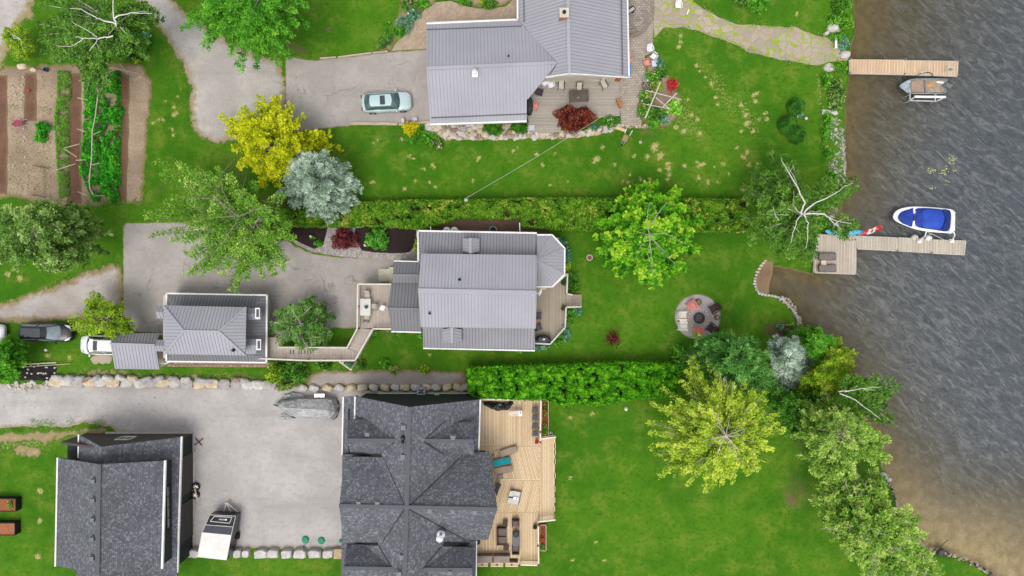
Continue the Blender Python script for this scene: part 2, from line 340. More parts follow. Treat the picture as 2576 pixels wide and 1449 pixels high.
# ---------------------------------------------------------------- water
def m_water():
    t = NT('lake_water')
    v1 = t.mapp(rz=R(34), scale=(.3, .8, 1)); v2 = t.mapp(rz=R(44), scale=(.4, 1, 1))
    a = t.noise(2.3, 6, v1, .7, 1.0); b = t.noise(.9, 4, v2, .6, .8); c = t.noise(9, 3, v2, .7)
    h = t.math('ADD', t.math('MULTIPLY', a, .6), t.math('ADD', t.math('MULTIPLY', b, .9), t.math('MULTIPLY', c, .25)))
    t.bump(h, .8, .14)
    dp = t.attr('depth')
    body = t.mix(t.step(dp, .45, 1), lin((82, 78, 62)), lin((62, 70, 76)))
    body = t.mix(t.math('MULTIPLY', t.step(a, .47, .68), .6), body, lin((122, 122, 122)))  # ripple highlights painted into the body colour
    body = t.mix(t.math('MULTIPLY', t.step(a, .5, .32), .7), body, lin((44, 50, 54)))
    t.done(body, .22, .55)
    tr = t.n('ShaderNodeBsdfTransparent'); tr.inputs[0].default_value = (.95, .92, .83, 1)
    mx = t.n('ShaderNodeMixShader'); t.L(t.math('ADD', t.math('MULTIPLY', t.step(dp, -.1, .95), .84), .12, clamp=True), mx.inputs[0])
    t.L(tr.outputs[0], mx.inputs[1]); t.L(t.b.outputs[0], mx.inputs[2]); t.L(mx.outputs[0], t.out.inputs[0]); return t.m
wx = np.concatenate([np.arange(23, 53, .5), far]); wy = np.concatenate([-far[::-1], np.arange(-31, 31.01, .5), far])
WX, WY = np.meshgrid(wx, wy); wd = sdist(WX, WY)
reach = np.interp(WY, [-30, -26, -20, -14, -8, -2, 6, 12, 20, 30], [28, 24, 13, 7.5, 7, 8, 6.5, 7.5, 11, 14])
dep = np.clip(1 - np.exp(-np.clip(wd, 0, 60) / reach * 1.5), 0, 1)
me = bpy.data.meshes.new('water'); idx = np.arange(WX.size).reshape(WX.shape)
quads = np.stack([idx[:-1, :-1], idx[:-1, 1:], idx[1:, 1:], idx[1:, :-1]], -1).reshape(-1, 4)
keep = (wd.ravel()[quads] > -1.2).any(1); quads = quads[keep]
used = np.unique(quads); rem = -np.ones(WX.size, int); rem[used] = np.arange(len(used))
me.from_pydata(np.stack([WX.ravel()[used], WY.ravel()[used], np.full(len(used), WZ)], -1).tolist(), [], rem[quads].tolist())
at_ = me.attributes.new('depth', 'FLOAT', 'POINT'); at_.data.foreach_set('value', dep.ravel()[used].astype(np.float32))
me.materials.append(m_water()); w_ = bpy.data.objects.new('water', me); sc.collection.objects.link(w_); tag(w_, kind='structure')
# ---------------------------------------------------------------- laid surfaces
def jagged(poly, step, amp, seed, fr=1.1):
    out = []
    n = len(poly)
    for i in range(n):
        a = Vector(poly[i]); b = Vector(poly[(i + 1) % n]); L_ = (b - a).length; k = max(1, int(L_ / step)); nn = Vector((-(b - a).y, (b - a).x)) / max(L_, 1e-6)
        for j in range(k):
            p = a.lerp(b, j / k); out.append(p + nn * (amp * (nz(p.x, p.y, fr, seed) + .5 * nz(p.x, p.y, fr * 3.1, seed + 5))))
    return out
def smooth_poly(D, it=1):
    for _ in range(it):
        o = []
        for i in range(len(D)):
            a = D[i]; b = D[(i + 1) % len(D)]
            o += [(a[0] * .75 + b[0] * .25, a[1] * .75 + b[1] * .25), (a[0] * .25 + b[0] * .75, a[1] * .25 + b[1] * .75)]
        D = o
    return D
SHEETN = [0]
def sheet(name, D, m, layer=1, cell=.6, amp=.12, sm=0, kind='structure', seed=None, z=None):
    if sm: D = smooth_poly(D, sm)
    SHEETN[0] += 1; seed = seed or SHEETN[0] * 3.7
    poly = jagged(P2(D), .3, amp, seed) if amp > 0 else [Vector(p) for p in P2(D)]
    pa = [(p.x, p.y) for p in poly]
    x0, x1 = min(p[0] for p in pa), max(p[0] for p in pa); y0, y1 = min(p[1] for p in pa), max(p[1] for p in pa)
    gx, gy = np.meshgrid(np.arange(x0, x1, cell), np.arange(y0, y1, cell)); gx = gx.ravel() + rng.uniform(-.05, .05, gx.size); gy = gy.ravel() + rng.uniform(-.05, .05, gy.size)
    k = in_poly(gx, gy, pa) & (dist_poly(gx, gy, pa) > .15); pts = list(poly) + [Vector((a, b)) for a, b in zip(gx[k], gy[k])]
    vs, _, fs, *_r = delaunay_2d_cdt(pts, [], [list(range(len(poly)))], 1, 1e-5)
    me = bpy.data.meshes.new(name); zz = .004 * layer if z is None else z
    ar = np.array([[v.x, v.y] for v in vs])
    fs = [f if (vs[f[1]] - vs[f[0]]).cross(vs[f[2]] - vs[f[0]]) > 0 else f[::-1] for f in fs]
    me.from_pydata([(v.x, v.y, zz) for v in vs], [], fs)
    a_ = me.attributes.new('edge', 'FLOAT', 'POINT'); a_.data.foreach_set('value', dist_poly(ar[:, 0], ar[:, 1], pa).astype(np.float32))
    me.materials.append(m); o = bpy.data.objects.new(name, me); sc.collection.objects.link(o); tag(o, kind=kind); return o
ASPH = m_gravel('asphalt_old', (180, 172, 165), (163, 156, 149), (156, 142, 120), .14, 13, True, .4, .4)
GRAV = m_gravel('gravel_grey', (192, 185, 178), (172, 166, 160), (160, 144, 118), .7, 9, True, .5)
GRAVY = m_gravel('gravel_yard', (190, 184, 180), (173, 168, 164), (170, 158, 142), .3, 11, False, .5)
SOIL = m_gravel('garden_soil', (176, 154, 132), (146, 126, 106), (124, 118, 70), .35, 6, True, .8)
DSOIL = m_gravel('dark_soil', (124, 92, 74), (104, 76, 60), (120, 96, 72), .2, 8, False, .8)
MULCH = m_gravel('dark_mulch', (58, 44, 42), (44, 33, 32), (52, 40, 36), .1, 10, False, .5)
BROWNM = m_gravel('brown_mulch', (128, 104, 88), (104, 84, 70), (92, 84, 50), .2, 8, True, .6)
SAND = m_gravel('wet_sand', (146, 122, 96), (128, 106, 84), (140, 118, 90), .2, 8, False, .4)
PEBB = m_cells('pebble_border', (206, 198, 194), (160, 150, 146), (128, 116, 108), 7, .05)
FLAG = m_cells('flagstone_path', (182, 168, 152), (158, 148, 136), (170, 150, 112), 1.15, .075, (146, 164, 44))
ROCKS = m_cells('flat_rocks', (204, 186, 158), (168, 152, 132), (120, 108, 74), 1.7, .06, None)
HERR = m_brick('herringbone_brick', (198, 174, 154), (172, 148, 130), (142, 132, 106), .34, .15, 45, mort=.02)
PAVE = m_brick('grey_pavers', (186, 175, 161), (162, 151, 138), (128, 118, 106), .3, .24, 3, mort=.02)
sheet('gravel_drive', [(300, -60), (335, 0), (395, 67), (437, 130), (467, 187), (477, 225), (471, 262), (480, 317), (500, 352), (540, 362), (620, 350), (721, 330), (721, 150), (640, 130), (560, 90), (500, 50), (430, -10), (400, -60)], GRAV, 1, amp=.25, sm=1)
sheet('gravel_corner', [(-60, -60), (110, -60), (95, 0), (90, 40), (60, 60), (40, 90), (25, 150), (-10, 200), (-60, 200)], m_gravel('gravel_weedy', (190, 182, 178), (170, 162, 156), (150, 136, 96), 1.0), 2, amp=.5, sm=1)
sheet('driveway', [(717, 138), (726, 139), (769, 150), (801, 150), (881, 142), (969, 131), (1095, 122), (1095, 306), (1074, 309), (881, 317), (779, 328), (719, 336)], ASPH, 2, amp=.05)
sheet('gravel_track', [(-80, 775), (0, 760), (120, 725), (175, 697), (240, 672), (307, 655), (312, 700), (312, 806), (230, 806), (180, 806), (110, 812), (60, 814), (0, 816), (-80, 818)], m_gravel('gravel_worn', (186, 178, 172), (166, 156, 148), (150, 130, 100), .7), 1, amp=.3, sm=1)
sheet('driveway', [(309, 560), (540, 558), (700, 590), (722, 600), (740, 618), (790, 638), (850, 646), (1010, 650), (1010, 826), (900, 826), (840, 826), (800, 842), (690, 850), (672, 905), (420, 905), (405, 838), (340, 836), (309, 800)], ASPH, 2, amp=.06)
sheet('gravel_lane', [(-80, 966), (150, 966), (430, 972), (860, 972), (940, 985), (1190, 985), (1190, 1100), (1000, 1380), (870, 1381), (480, 1381), (460, 1100), (290, 1085), (277, 1072), (245, 1068), (215, 1062), (175, 1075), (100, 1073), (0, 1078), (-80, 1082)], GRAVY, 1, cell=.8, amp=.18)
sheet('gravel_path', [(768, 945), (800, 932), (880, 930), (990, 928), (1100, 931), (1173, 934), (1176, 975), (860, 975), (770, 975)], m_gravel('gravel_path_mat', (172, 162, 154), (154, 146, 140), (140, 122, 92), .35), 2, amp=.2)
sheet('brick_patio', [(985, 128), (1095, 121), (1090, 61), (1330, 50), (1320, -40), (1240, -40), (1244, 22), (1205, 22), (1169, 15), (1134, 2), (1094, 7), (1069, 22), (1044, 50), (1019, 82), (994, 110)], HERR, 1, amp=.04)
sheet('planting_bed', [(934, 130), (985, 129), (994, 112), (1019, 84), (1044, 52), (1069, 24), (1094, 9), (1110, -30), (1010, -30), (1003, 20), (1001, 40), (985, 60), (965, 85), (945, 110)], SOIL, 2, amp=.12)
sheet('planting_bed', [(1134, 0), (1169, 13), (1205, 20), (1244, 22), (1270, 18), (1292, -5), (1292, -40), (1134, -40)], SOIL, 2, amp=.1)
sheet('paver_patio', [(1560, -60), (1643, -60), (1643, 105), (1638, 190), (1625, 240), (1612, 322), (1565, 322), (1550, 200), (1560, 150)], PAVE, 1, amp=.03)
sheet('stone_path', [(1643, -40), (1733, -30), (1745, 5), (1775, 25), (1815, 47), (1850, 60), (1932, 65), (2007, 70), (2057, 90), (2082, 95), (2120, 105), (2134, 150), (2139, 152), (2105, 153), (2052, 165), (1970, 152), (1932, 144), (1888, 132), (1825, 100), (1763, 82), (1723, 67), (1670, 70), (1645, 98)], FLAG, 2, amp=.12)
sheet('garden_soil', [(-80, 180), (20, 165), (150, 160), (300, 155), (365, 162), (372, 190), (388, 200), (376, 300), (368, 400), (362, 520), (280, 512), (240, 520), (120, 522), (60, 500), (-80, 505)], SOIL, 1, amp=.2)
for D in ([(-20, 190), (19, 190), (19, 490), (-20, 490)], [(62, 185), (92, 185), (94, 305), (60, 305)], [(175, 185), (205, 185), (205, 512), (168, 512)]):
    sheet('soil_strip', D, DSOIL, 2, amp=.08)
sheet('soil_strip', [(292, 175), (326, 190), (324, 360), (318, 510), (290, 510), (292, 350)], DSOIL, 2, amp=.1)
sheet('mulch_bed', [(724, 568), (830, 566), (1052, 570), (1050, 655), (1012, 654), (900, 648), (838, 644), (780, 632), (735, 608)], PEBB, 3, amp=.05)
sheet('mulch', [(722, 566), (826, 566), (820, 590), (812, 618), (790, 626), (770, 618), (735, 600)], MULCH, 4, amp=.04)
sheet('mulch', [(893, 568), (1048, 570), (1046, 605), (1036, 632), (1015, 638), (915, 634), (903, 620), (893, 595)], MULCH, 4, amp=.03, sm=1)
sheet('bark_bed', [(1056, 585), (1090, 562), (1110, 545), (1310, 540), (1318, 566), (1386, 575), (1388, 592), (1330, 600), (1060, 600)], BROWNM, 2, amp=.1)
sheet('rock_border', [(1068, 306), (1330, 306), (1332, 326), (1410, 330), (1500, 318), (1560, 312), (1615, 318), (1640, 300), (1660, 300), (1668, 322), (1560, 322), (1500, 340), (1420, 349), (1330, 349), (1200, 352), (1120, 350), (1068, 336)], ROCKS, 2, amp=.12)
sheet('pebbles', [(1085, 312), (1225, 310), (1225, 330), (1160, 334), (1110, 334)], PEBB, 3, amp=.06)
sheet('rose_bed', [(1622, 140), (1655, 130), (1668, 170), (1690, 200), (1715, 250), (1712, 290), (1680, 322), (1640, 322), (1612, 300), (1600, 270), (1625, 215)], SOIL, 3, amp=.12)
sheet('beach', [(1925, 655), (1946, 658), (1942, 690), (1936, 715), (1934, 743), (1908, 738), (1899, 712), (1905, 682)], SAND, 3, amp=.04)
sheet('rock_bed', [(1952, 818), (1958, 808), (1995, 808), (2006, 815), (2010, 832), (1960, 860), (1953, 845)], DSOIL, 2, amp=.04)
sheet('paver_strip', [(222, 895), (245, 890), (285, 888), (285, 918), (235, 916)], m_gravel('tan_paver', (196, 178, 160), (172, 156, 140), (170, 160, 130), .3), 2, amp=.15)
sheet('paver_strip', [(420, 906), (690, 912), (690, 924), (420, 922)], m_brick('brown_paving', (168, 142, 122), (140, 118, 100), (110, 96, 76), .4, .3, 0, mort=.03), 3, amp=.03)
sheet('gravel_patch', [(935, 832), (1000, 832), (1040, 836), (1062, 838), (1062, 845), (1000, 842), (952, 843)], m_gravel('gravel_small', (176, 160, 150), (150, 136, 124)), 2, amp=.1)
DIRT = m_gravel('bare_dirt', (196, 178, 152), (168, 150, 124), (150, 134, 96), .7, 6, True, .6)
sheet('dirt_patch', [(-40, 1086), (60, 1083), (180, 1080), (276, 1070), (274, 1092), (200, 1098), (110, 1112), (-40, 1120)], DIRT, 3, amp=.35, cell=.4)
sheet('dirt_patch', [(25, 1122), (60, 1118), (108, 1120), (112, 1142), (80, 1152), (40, 1148), (20, 1138)], DIRT, 3, amp=.4, cell=.3)
sheet('dirt_patch', [(185, 935), (250, 926), (290, 932), (420, 940), (660, 944), (664, 958), (500, 956), (300, 948), (190, 944)], DIRT, 3, amp=.3, cell=.3)
circ = [(1755 + 58 * math.cos(a * math.pi / 24), 797 + 57 * math.sin(a * math.pi / 24)) for a in range(48)]
sheet('fire_circle', circ, m_gravel('fire_gravel', (190, 180, 177), (174, 165, 162), (140, 130, 118), .1, 11, False), 2, amp=0)
# ---------------------------------------------------------------- building helpers
def roof_uv(pts):
    n = Vector((0, 0, 0)); k = len(pts)
    for i in range(k):
        a, b = pts[i], pts[(i + 1) % k]; n += a.cross(b)
    n.normalize(); n = n if n.z > 0 else -n
    u = Vector((0, 0, 1)).cross(n); u = u.normalized() if u.length > .02 else Vector((1, 0, 0)); v = n.cross(u)
    return n, u, v
def rpanel(mb, pts, rib=0, th=.14, m=0, udir=None, rw=.034, rm=1):
    raw = pts; pts = [P(*p) if not isinstance(p, Vector) else p for p in pts]
    if len(pts) > 3 and not isinstance(raw[0], Vector):           # make the panel truly flat, every corner kept on its own line of sight
        n0, _u, _v = roof_uv(pts); ce = sum(pts, Vector()) / len(pts); eye = Vector((0, 0, H)); pts = [eye + (p - eye) * ((ce - eye).dot(n0) / (p - eye).dot(n0)) for p in pts]
    n, u, v = roof_uv(pts)
    if udir is not None: u = Vector(udir); u = (u - n * u.dot(n)).normalized(); v = n.cross(u)
    k = len(pts); ccw = sum((pts[i].x * pts[(i + 1) % k].y - pts[(i + 1) % k].x * pts[i].y) for i in range(k)) > 0
    if not ccw: pts = pts[::-1]
    uv = [(p.dot(u), p.dot(v)) for p in pts]
    vs = pts + [p - Vector((0, 0, th)) for p in pts]
    fs = [tuple(range(k)), tuple(range(k, 2 * k))[::-1]] + [(i, i + k, (i + 1) % k + k, (i + 1) % k) for i in range(k)]
    mb.add(vs, fs, m, [uv] + [None] * (len(fs) - 1))
    if rib:
        o = pts[0]; w0 = o.dot(n); lo, hi = min(a for a, b in uv), max(a for a, b in uv)
        q = math.ceil(lo / rib) * rib
        while q < hi:
            xs_ = []
            for i in range(k):
                (a, b), (c, d) = uv[i], uv[(i + 1) % k]
                if (a - q) * (c - q) < 0: xs_.append(b + (d - b) * (q - a) / (c - a))
            xs_.sort()
            for i in range(0, len(xs_) - 1, 2):
                if xs_[i + 1] - xs_[i] > .08:
                    p1 = u * q + v * xs_[i] + n * (w0 + .012); p2 = u * q + v * xs_[i + 1] + n * (w0 + .012)
                    mb.bar(p1, p2, rw, .03, rm)
            q += rib
    return mb
METAL = mat('roof_metal', (164, 163, 170), (157, 156, 163), .35, .6, .15)
SEAM = mat('roof_seam', (142, 141, 147), (138, 137, 143), 2, .6)
METD = mat('roof_metal_dark', (128, 127, 130), (120, 119, 122), .4, .6, .15)
SEAMD = mat('roof_seam_dark', (96, 95, 99), (90, 89, 93), 2, .6)
WHITE = mat('white_paint', (238, 236, 232), (220, 218, 214), 2, .5)
CREAM = mat('cream_siding', (206, 198, 180), (190, 182, 166), 1.5, .7)
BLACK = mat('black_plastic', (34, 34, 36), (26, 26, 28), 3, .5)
GLASS = mat('window_glass', (46, 56, 62), (58, 68, 74), .8, .08, .8)
SHING = m_brick('asphalt_shingle', (88, 90, 96), (116, 117, 124), (76, 77, 82), .24, .15, 0, uv=True, mort=.014, v2=(126, 126, 132))
RIDGE = m_brick('ridge_shingle', (112, 113, 119), (124, 124, 130), (92, 93, 98), .3, .25, 0, uv=True, mort=.01)
DKSIDE = plank('dark_green_siding', (50, 58, 54), (42, 50, 47), .22, 0, gap=(28, 33, 31), gf=.18)
DKSIDE_Y = plank('dark_green_siding_side', (50, 60, 56), (42, 52, 48), .22, 90, gap=(26, 32, 30), gf=.18)
BROWNS = plank('brown_siding', (92, 84, 80), (82, 75, 72), .18, 0, gap=(58, 52, 50), gf=.2)
CEDAR = plank('cedar_siding', (196, 112, 62), (176, 96, 50), .12, 90, gap=(120, 64, 34), gf=.15)
CHIMB = m_brick('chimney_brick', (182, 112, 84), (150, 88, 66), (190, 180, 170), .2, .07, 0)
FASW = .16
def fascia(par, pts, name='fascia', w=FASW, h=.2, m=None, close=False):
    mb = MB(); q = [P(*p) if not isinstance(p, Vector) else p for p in pts]
    for a, b in zip(q, q[1:] + ([q[0]] if close else [])): mb.bar(a, b, w, h)
    return mb.build(name, m or WHITE, par, True)
def walls(par, D, z0, z1, m, name='wall'):
    return MB().prism([tuple(P(a, b, c).xy) for a, b, c in D], z0, z1).build(name, m, par, True)
def roofobj(par, panels, rib=.3, mats=None, name='roof', caps=(), capw=.3, **kw):
    mb = MB()
    for p in panels:
        if isinstance(p, dict): rpanel(mb, p['p'], p.get('rib', rib), udir=p.get('u'), **kw)
        else: rpanel(mb, p, rib, **kw)
    for a, b in caps:
        a, b = P(*a), P(*b); up = Vector((0, 0, .035)); mb.bar(a + up, b + up, capw, .06, 0 if rib else 2)
    return mb.build(name, mats or ([METAL, SEAM] if rib else [SHING, SHING, RIDGE]), par, True)
def pipe(par, D, z, name='vent_pipe', r=.07, h=.35, m=None, cap=False):
    c = P(D[0], D[1], z); mb = MB().tube([c - Vector((0, 0, .3)), c + Vector((0, 0, h))], r, 10)
    mb.lathe([(r * 2.4, -.02), (r * 1.3, .06)], 10, c)
    if cap: mb.lathe([(r * 1.8, h), (r * 2, h + .12), (r * .6, h + .2)], 12, c)
    return mb.build(name, m or BLACK, par, True)
def ventbox(par, D, z, s=.42, h=.22, rz=0):
    c = P(D[0], D[1], z); mb = MB().box(c + Vector((0, 0, h / 2)), (s, s * .95, h), rz, tx=.86, ty=.86).box(c + Vector((0, 0, .01)), (s * 1.25, s * 1.2, .04), rz)
    return mb.build('roof_vent', mat('vent_grey', (112, 118, 126), (100, 106, 114), 3, .5), par, True)
def window(par, a, b, z0, z1, nrm, mull=1, name='window', fm=None, gm=None):
    a = Vector(a); b = Vector(b); nrm = Vector(nrm).normalized() * .03; d = (b - a).normalized(); mb = MB(); fw = .08
    A0, B0, A1, B1 = [Vector((p.x, p.y, z)) + nrm for p, z in ((a, z0), (b, z0), (a, z1), (b, z1))]
    for p, q in ((A0, B0), (A1, B1), (A0, A1), (B0, B1)): mb.bar(p, q, fw, fw)
    for i in range(1, mull + 1):
        t = i / (mull + 1); mb.bar(A0.lerp(B0, t), A1.lerp(B1, t), .05, .05)
    w = mb.build(name, fm or WHITE, par, True)
    MB().slab([A0 - nrm * .3, B0 - nrm * .3, B1 - nrm * .3, A1 - nrm * .3], -nrm * .6).build('pane', gm or GLASS, par, True)
    return w
# ================================================================ neighbour's metal-roofed house, top right
hA = thing('metal_roofed_house', 'large L-shaped house with light grey metal roof and brick chimney at the top', 'house', P(1400, 160, 0))
walls(hA, [(1096, 80, 0), (1312, 72, 0), (1312, -80, 0), (1556, -80, 0), (1557, 208, 0), (1366, 214, 0), (1306, 262, 0), (1306, 290, 0), (1104, 296, 0)], 0, 2.55, CREAM)
ZR, ZE = 5.2, 2.9
pan = [[(1073, 172, 4.9), (1403, 158, 4.9), (1302, 51, ZE), (1073, 61, ZE)],
       [(1073, 172, 4.9), (1403, 158, 4.9), (1330, 247, 3.66), (1325, 250, 3.6), (1325, 305, ZE - .14), (1083, 313, ZE - .2)],
       [(1425, -200, 5.9), (1432, 184, 5.9), (1382, 193, 4.6), (1403, 158, 4.93), (1302, 51, ZE), (1302, -200, ZE)],
       [(1425, -200, 5.9), (1432, 184, 5.9), (1581, 194, ZE), (1574, -200, ZE)]]
roofobj(hA, pan, .32, caps=[((1073, 172, 4.9), (1403, 158, 4.9)), ((1425, -200, 5.9), (1432, 184, 5.9))])
fascia(hA, [(1302, 50, ZE), (1073, 60, ZE)]); fascia(hA, [(1083, 313.5, 2.7), (1325, 305.5, 2.7)])
fascia(hA, [(1302, 50, ZE), (1302, -200, ZE)]); fascia(hA, [(1574, -200, ZE), (1582, 193, ZE)], w=.14)
fascia(hA, [(1374, 195, 4.5), (1432, 185.5, 5.85), (1583, 195.5, ZE)], w=.1)
for a, b in (((1073, 75, 3.15), (1312, 66, 3.15)), ((1085, 297, 3.0), (1325, 287, 3.0)), ((1562, -60, 3.3), (1566, 188, 3.3)), ((1317, -60, 3.2), (1318, 56, 3.2))):
    MB().bar(P(*a) + Vector((0, 0, .05)), P(*b) + Vector((0, 0, .05)), .09, .07).build('snow_guard', SEAMD, hA, True)
ga = [P(1366, 214, 0), P(1557, 208, 0)]
gy = (ga[0].y + ga[1].y) / 2; gz = lambda x: 5.35 - abs(x - P(1431, 184, 5.9).x) * .56
gp = [Vector((P(1393, 200, 3).x, gy + .1, 0)), Vector((P(1557, 208, 0).x, gy + .1, 0)), Vector((P(1557, 208, 0).x, gy + .1, gz(P(1557, 208, 0).x))), Vector((P(1431, 184, 5.9).x, gy + .1, 5.3)), Vector((P(1393, 200, 3).x, gy + .1, gz(P(1393, 200, 3).x)))]
MB().slab(gp, (0, .15, 0)).build('gable_wall', CEDAR, hA, True)
x_ = P(1452, 200, 2).x
window(hA, (x_, gy + .1, 0), (x_ + 2.6, gy + .1, 0), .9, 2.9, (0, -1, 0), 3); window(hA, (x_ - 2.6, gy + .1, 0), (x_ - 1.2, gy + .1, 0), .9, 2.6, (0, -1, 0), 1)
MB().slab([Vector((x_ + .1, gy + .02, 3.0)), Vector((x_ + 2.5, gy + .02, 3.0)), Vector((x_ + 2.3, gy + .02, 3.9)), Vector((x_ + .1, gy + .02, 4.7))], (0, .04, 0)).build('upper_window', mat('bright_glass', (206, 208, 204), (180, 184, 184), .6, .15), hA, True)
c = P(1419, 33, 6.2); ch = MB().box(c - Vector((0, 0, .9)), (.78, .78, 1.9)).build('chimney', CHIMB, hA, True)
MB().box(c + Vector((0, 0, .1)), (.84, .84, .14)).build('chimney_cap', CREAM, hA, True)
MB().tube([c + Vector((0, 0, .12)), c + Vector((0, 0, .32))], .17, 14).build('flue', BLACK, hA, True)
pipe(hA, (1279, 143), 4.4, r=.08); pipe(hA, (1195, 184), 4.85, r=.11, h=.55, m=mat('galvanised', (220, 222, 224), (190, 192, 196), 3, .35, .5, .4), cap=True)
MB().box(P(1195, 186, 4.85), (.55, .6, .1)).build('flashing', WHITE, hA, True)
# deck south of it
GREYD = plank('grey_deck_boards', (184, 176, 163), (166, 158, 146), .14, 90, gap=(130, 122, 112), gf=.15)
dA = thing('patio_deck', 'weathered grey wooden deck with steps on the south side of the L-shaped house', 'deck', P(1450, 260, 0))
MB().prism([tuple(P(*p).xy) for p in ((1302, 196, .4), (1558, 196, .4), (1559, 290, .4), (1508, 294, .4), (1400, 315, .4), (1400, 312, .4), (1332, 312, .4), (1326, 290, .4))], .05, .4).build('decking', GREYD, dA, True)
for i in range(3):
    MB().prism([tuple(P(*p).xy) for p in ((1328, 309 + i * 7, .3), (1410, 307 + i * 7, .3), (1412, 318 + i * 7, .3), (1327, 319 + i * 7, .3))], .02, .3 - i * .09).build('step', GREYD, dA, True)
fascia(dA, [(1503, 295, .42), (1559, 290.5, .42)], 'edge_board', .05, .1, mat('edge_white', (212, 204, 196)))
# curved stone steps on the east side
for i, (r, zz) in enumerate(((66, .14), (56, .28), (45, .42))):
    pts = [(1577, -80)] + [(1580 + r * math.sin(t), 26 + (r * 1.0) * math.cos(t) + 30) for t in np.linspace(math.pi * .62, 0, 16)]
    if i == 0: cs = thing('curved_steps', 'curved grey stone steps rounding the east corner of the L-shaped house', 'steps', P(1600, 60, 0))
    MB().prism([tuple(P(a, b, zz).xy) for a, b in [(1577, -60), (1580 + r, -60)] + [(1580 + r * math.cos(t), 28 + r * math.sin(t)) for t in np.linspace(0, math.pi / 2 + .05, 14)] + [(1577, 28 + r)]], .02, zz).build('step', m_brick('step_stone%d' % i, (158 + 10 * i, 148 + 10 * i, 136 + 10 * i), (136, 126, 116), (112, 102, 92), .34, .22, 3, mort=.02), cs, True)
# ================================================================ central house (gambrel look: upper roof over a skirt roof)
hB = thing('central_house', 'central house with two-tier light grey metal roof and an octagonal sunroom end facing the lake', 'house', P(1200, 730, 0))
UZ, SZ0, SZ1 = 5.0, 3.6, 2.8
walls(hB, [(1066, 594, 0), (1345, 599, 0), (1400, 603, 0), (1412, 640, 0), (1411, 685, 0), (1396, 712, 0), (1340, 716, 0), (1340, 868, 0), (1080, 866, 0), (1070, 800, 0), (1000, 820, 0), (1000, 672, 0), (1068, 672, 0)], 0, 2.5, CREAM)
walls(hB, [(1072, 644, 4), (1338, 648, 4), (1338, 816, 4), (1073, 813, 4)], 2.4, 5.0, mat('grey_siding', (150, 150, 152), (140, 140, 142), 1), 'upper_wall')
roofobj(hB, [[(1053, 581.5, SZ1), (1350, 587, SZ1), (1347, 648, SZ0 + .3), (1060, 644, SZ0 + .3)],
             [(1065, 875, SZ1), (1345.5, 881, SZ1), (1344, 806, SZ0 + .4), (1062, 802, SZ0 + .4)],
             [(1053, 581.5, SZ1), (1062, 640, SZ0 + .2), (1066, 700, SZ0 + .2), (1052, 660, SZ1)]], .3, [mat('roof_metal_mid', (148, 147, 152), (140, 139, 144), .4, .6, .15), SEAMD], 'skirt_roof')
roofobj(hB, [[(1052, 731, 6.3), (1350, 737, 6.3), (1350, 641.5, UZ), (1060, 638, UZ)], [(1052, 731, 6.3), (1350, 737, 6.3), (1348, 826.5, UZ), (1058.5, 823, UZ)]], .3,
        caps=[((1052, 731, 6.3), (1350, 737, 6.3))], capw=.42, name='upper_roof')
oc = [(1350.5, 591), (1389, 591), (1420.5, 625), (1420, 690), (1389, 721.5), (1349, 721.5)]; ap = (1350, 655, 4.3)
roofobj(hB, [[ap, a + (2.9,), b + (2.9,)] for a, b in zip(oc, oc[1:])], .3, name='sunroom_roof', caps=[(ap, a + (2.9,)) for a in oc[1:-1]], capw=.14)
fascia(hB, [(1345.5, 882, SZ1), (1065, 876, SZ1)], w=.13); fascia(hB, [(1052, 660, SZ1), (1052.5, 581, SZ1), (1350.5, 586.5, SZ1)]); fascia(hB, [a + (2.9,) for a in oc], w=.14)
# west wing gables
roofobj(hB, [[(988, 692, 3.7), (1056, 693.5, 3.7), (1056, 658.5, 2.9), (991, 657, 2.9)], [(988, 692, 3.7), (1056, 693.5, 3.7), (1056, 712, 3.35), (986.5, 711, 3.35)],
             [(975, 776, 4.3), (1058, 778, 4.3), (1058, 710, 3.2), (985, 709, 3.2)], [(975, 776, 4.3), (1058, 778, 4.3), (1060, 835, 3.1), (985, 833, 3.1)]], .3, [METD, SEAMD], 'west_roof',
        caps=[((975, 776, 4.3), (1056, 778, 4.3)), ((988, 692, 3.7), (1054, 693.5, 3.7))], capw=.22)
fascia(hB, [(991, 656.5, 2.9), (1052, 658, 2.9)], w=.1); fascia(hB, [(985, 834, 3.1), (1060, 836, 3.1)], w=.13)
# gabled dormers on the skirt roofs
for (x0, x1, xm, ya, yb, yt, up) in ((1164, 1206, 1183.5, 599, 632, 638, 1), (1114, 1161, 1137, 862, 829, 824, -1)):
    rf = roofobj(hB, [[(xm, ya, 4.35), (xm, yt, 4.7), (x0, yb, 3.95), (x0, ya + up * 1, 3.85)], [(xm, ya, 4.35), (xm, yt, 4.7), (x1, yb, 3.95), (x1, ya + up * 1, 3.85)]], .3, name='dormer_roof', caps=[((xm, ya, 4.35), (xm, yt, 4.7))], capw=.22)
    MB().prism([tuple(P(*p).xy) for p in ((x0 + 3, ya + up * 3, 3.5), (x1 - 3, ya + up * 3, 3.5), (x1 - 3, yb, 3.5), (x0 + 3, yb, 3.5))], 2.9, 3.85).build('dormer_wall', mat('grey_siding', (150, 150, 152)), hB, True)
for D, z in (((1156, 704), 5.9), ((1081, 787), 5.5)): pipe(hB, D, z, r=.07)
dish = MB().lathe([(0.02, -.12), (.2, -.09), (.36, 0), (.34, 0), (.18, -.07), (.02, -.1)], 18); o = dish.build('dish_reflector', WHITE)
sdh = thing('satellite_dish', 'white satellite dish at the east end of the central house ridge', 'satellite dish', P(1349, 739, 6.2)); o.parent = sdh; o.location = (.35, .1, .35); o.rotation_euler = (R(20), R(72), 0)
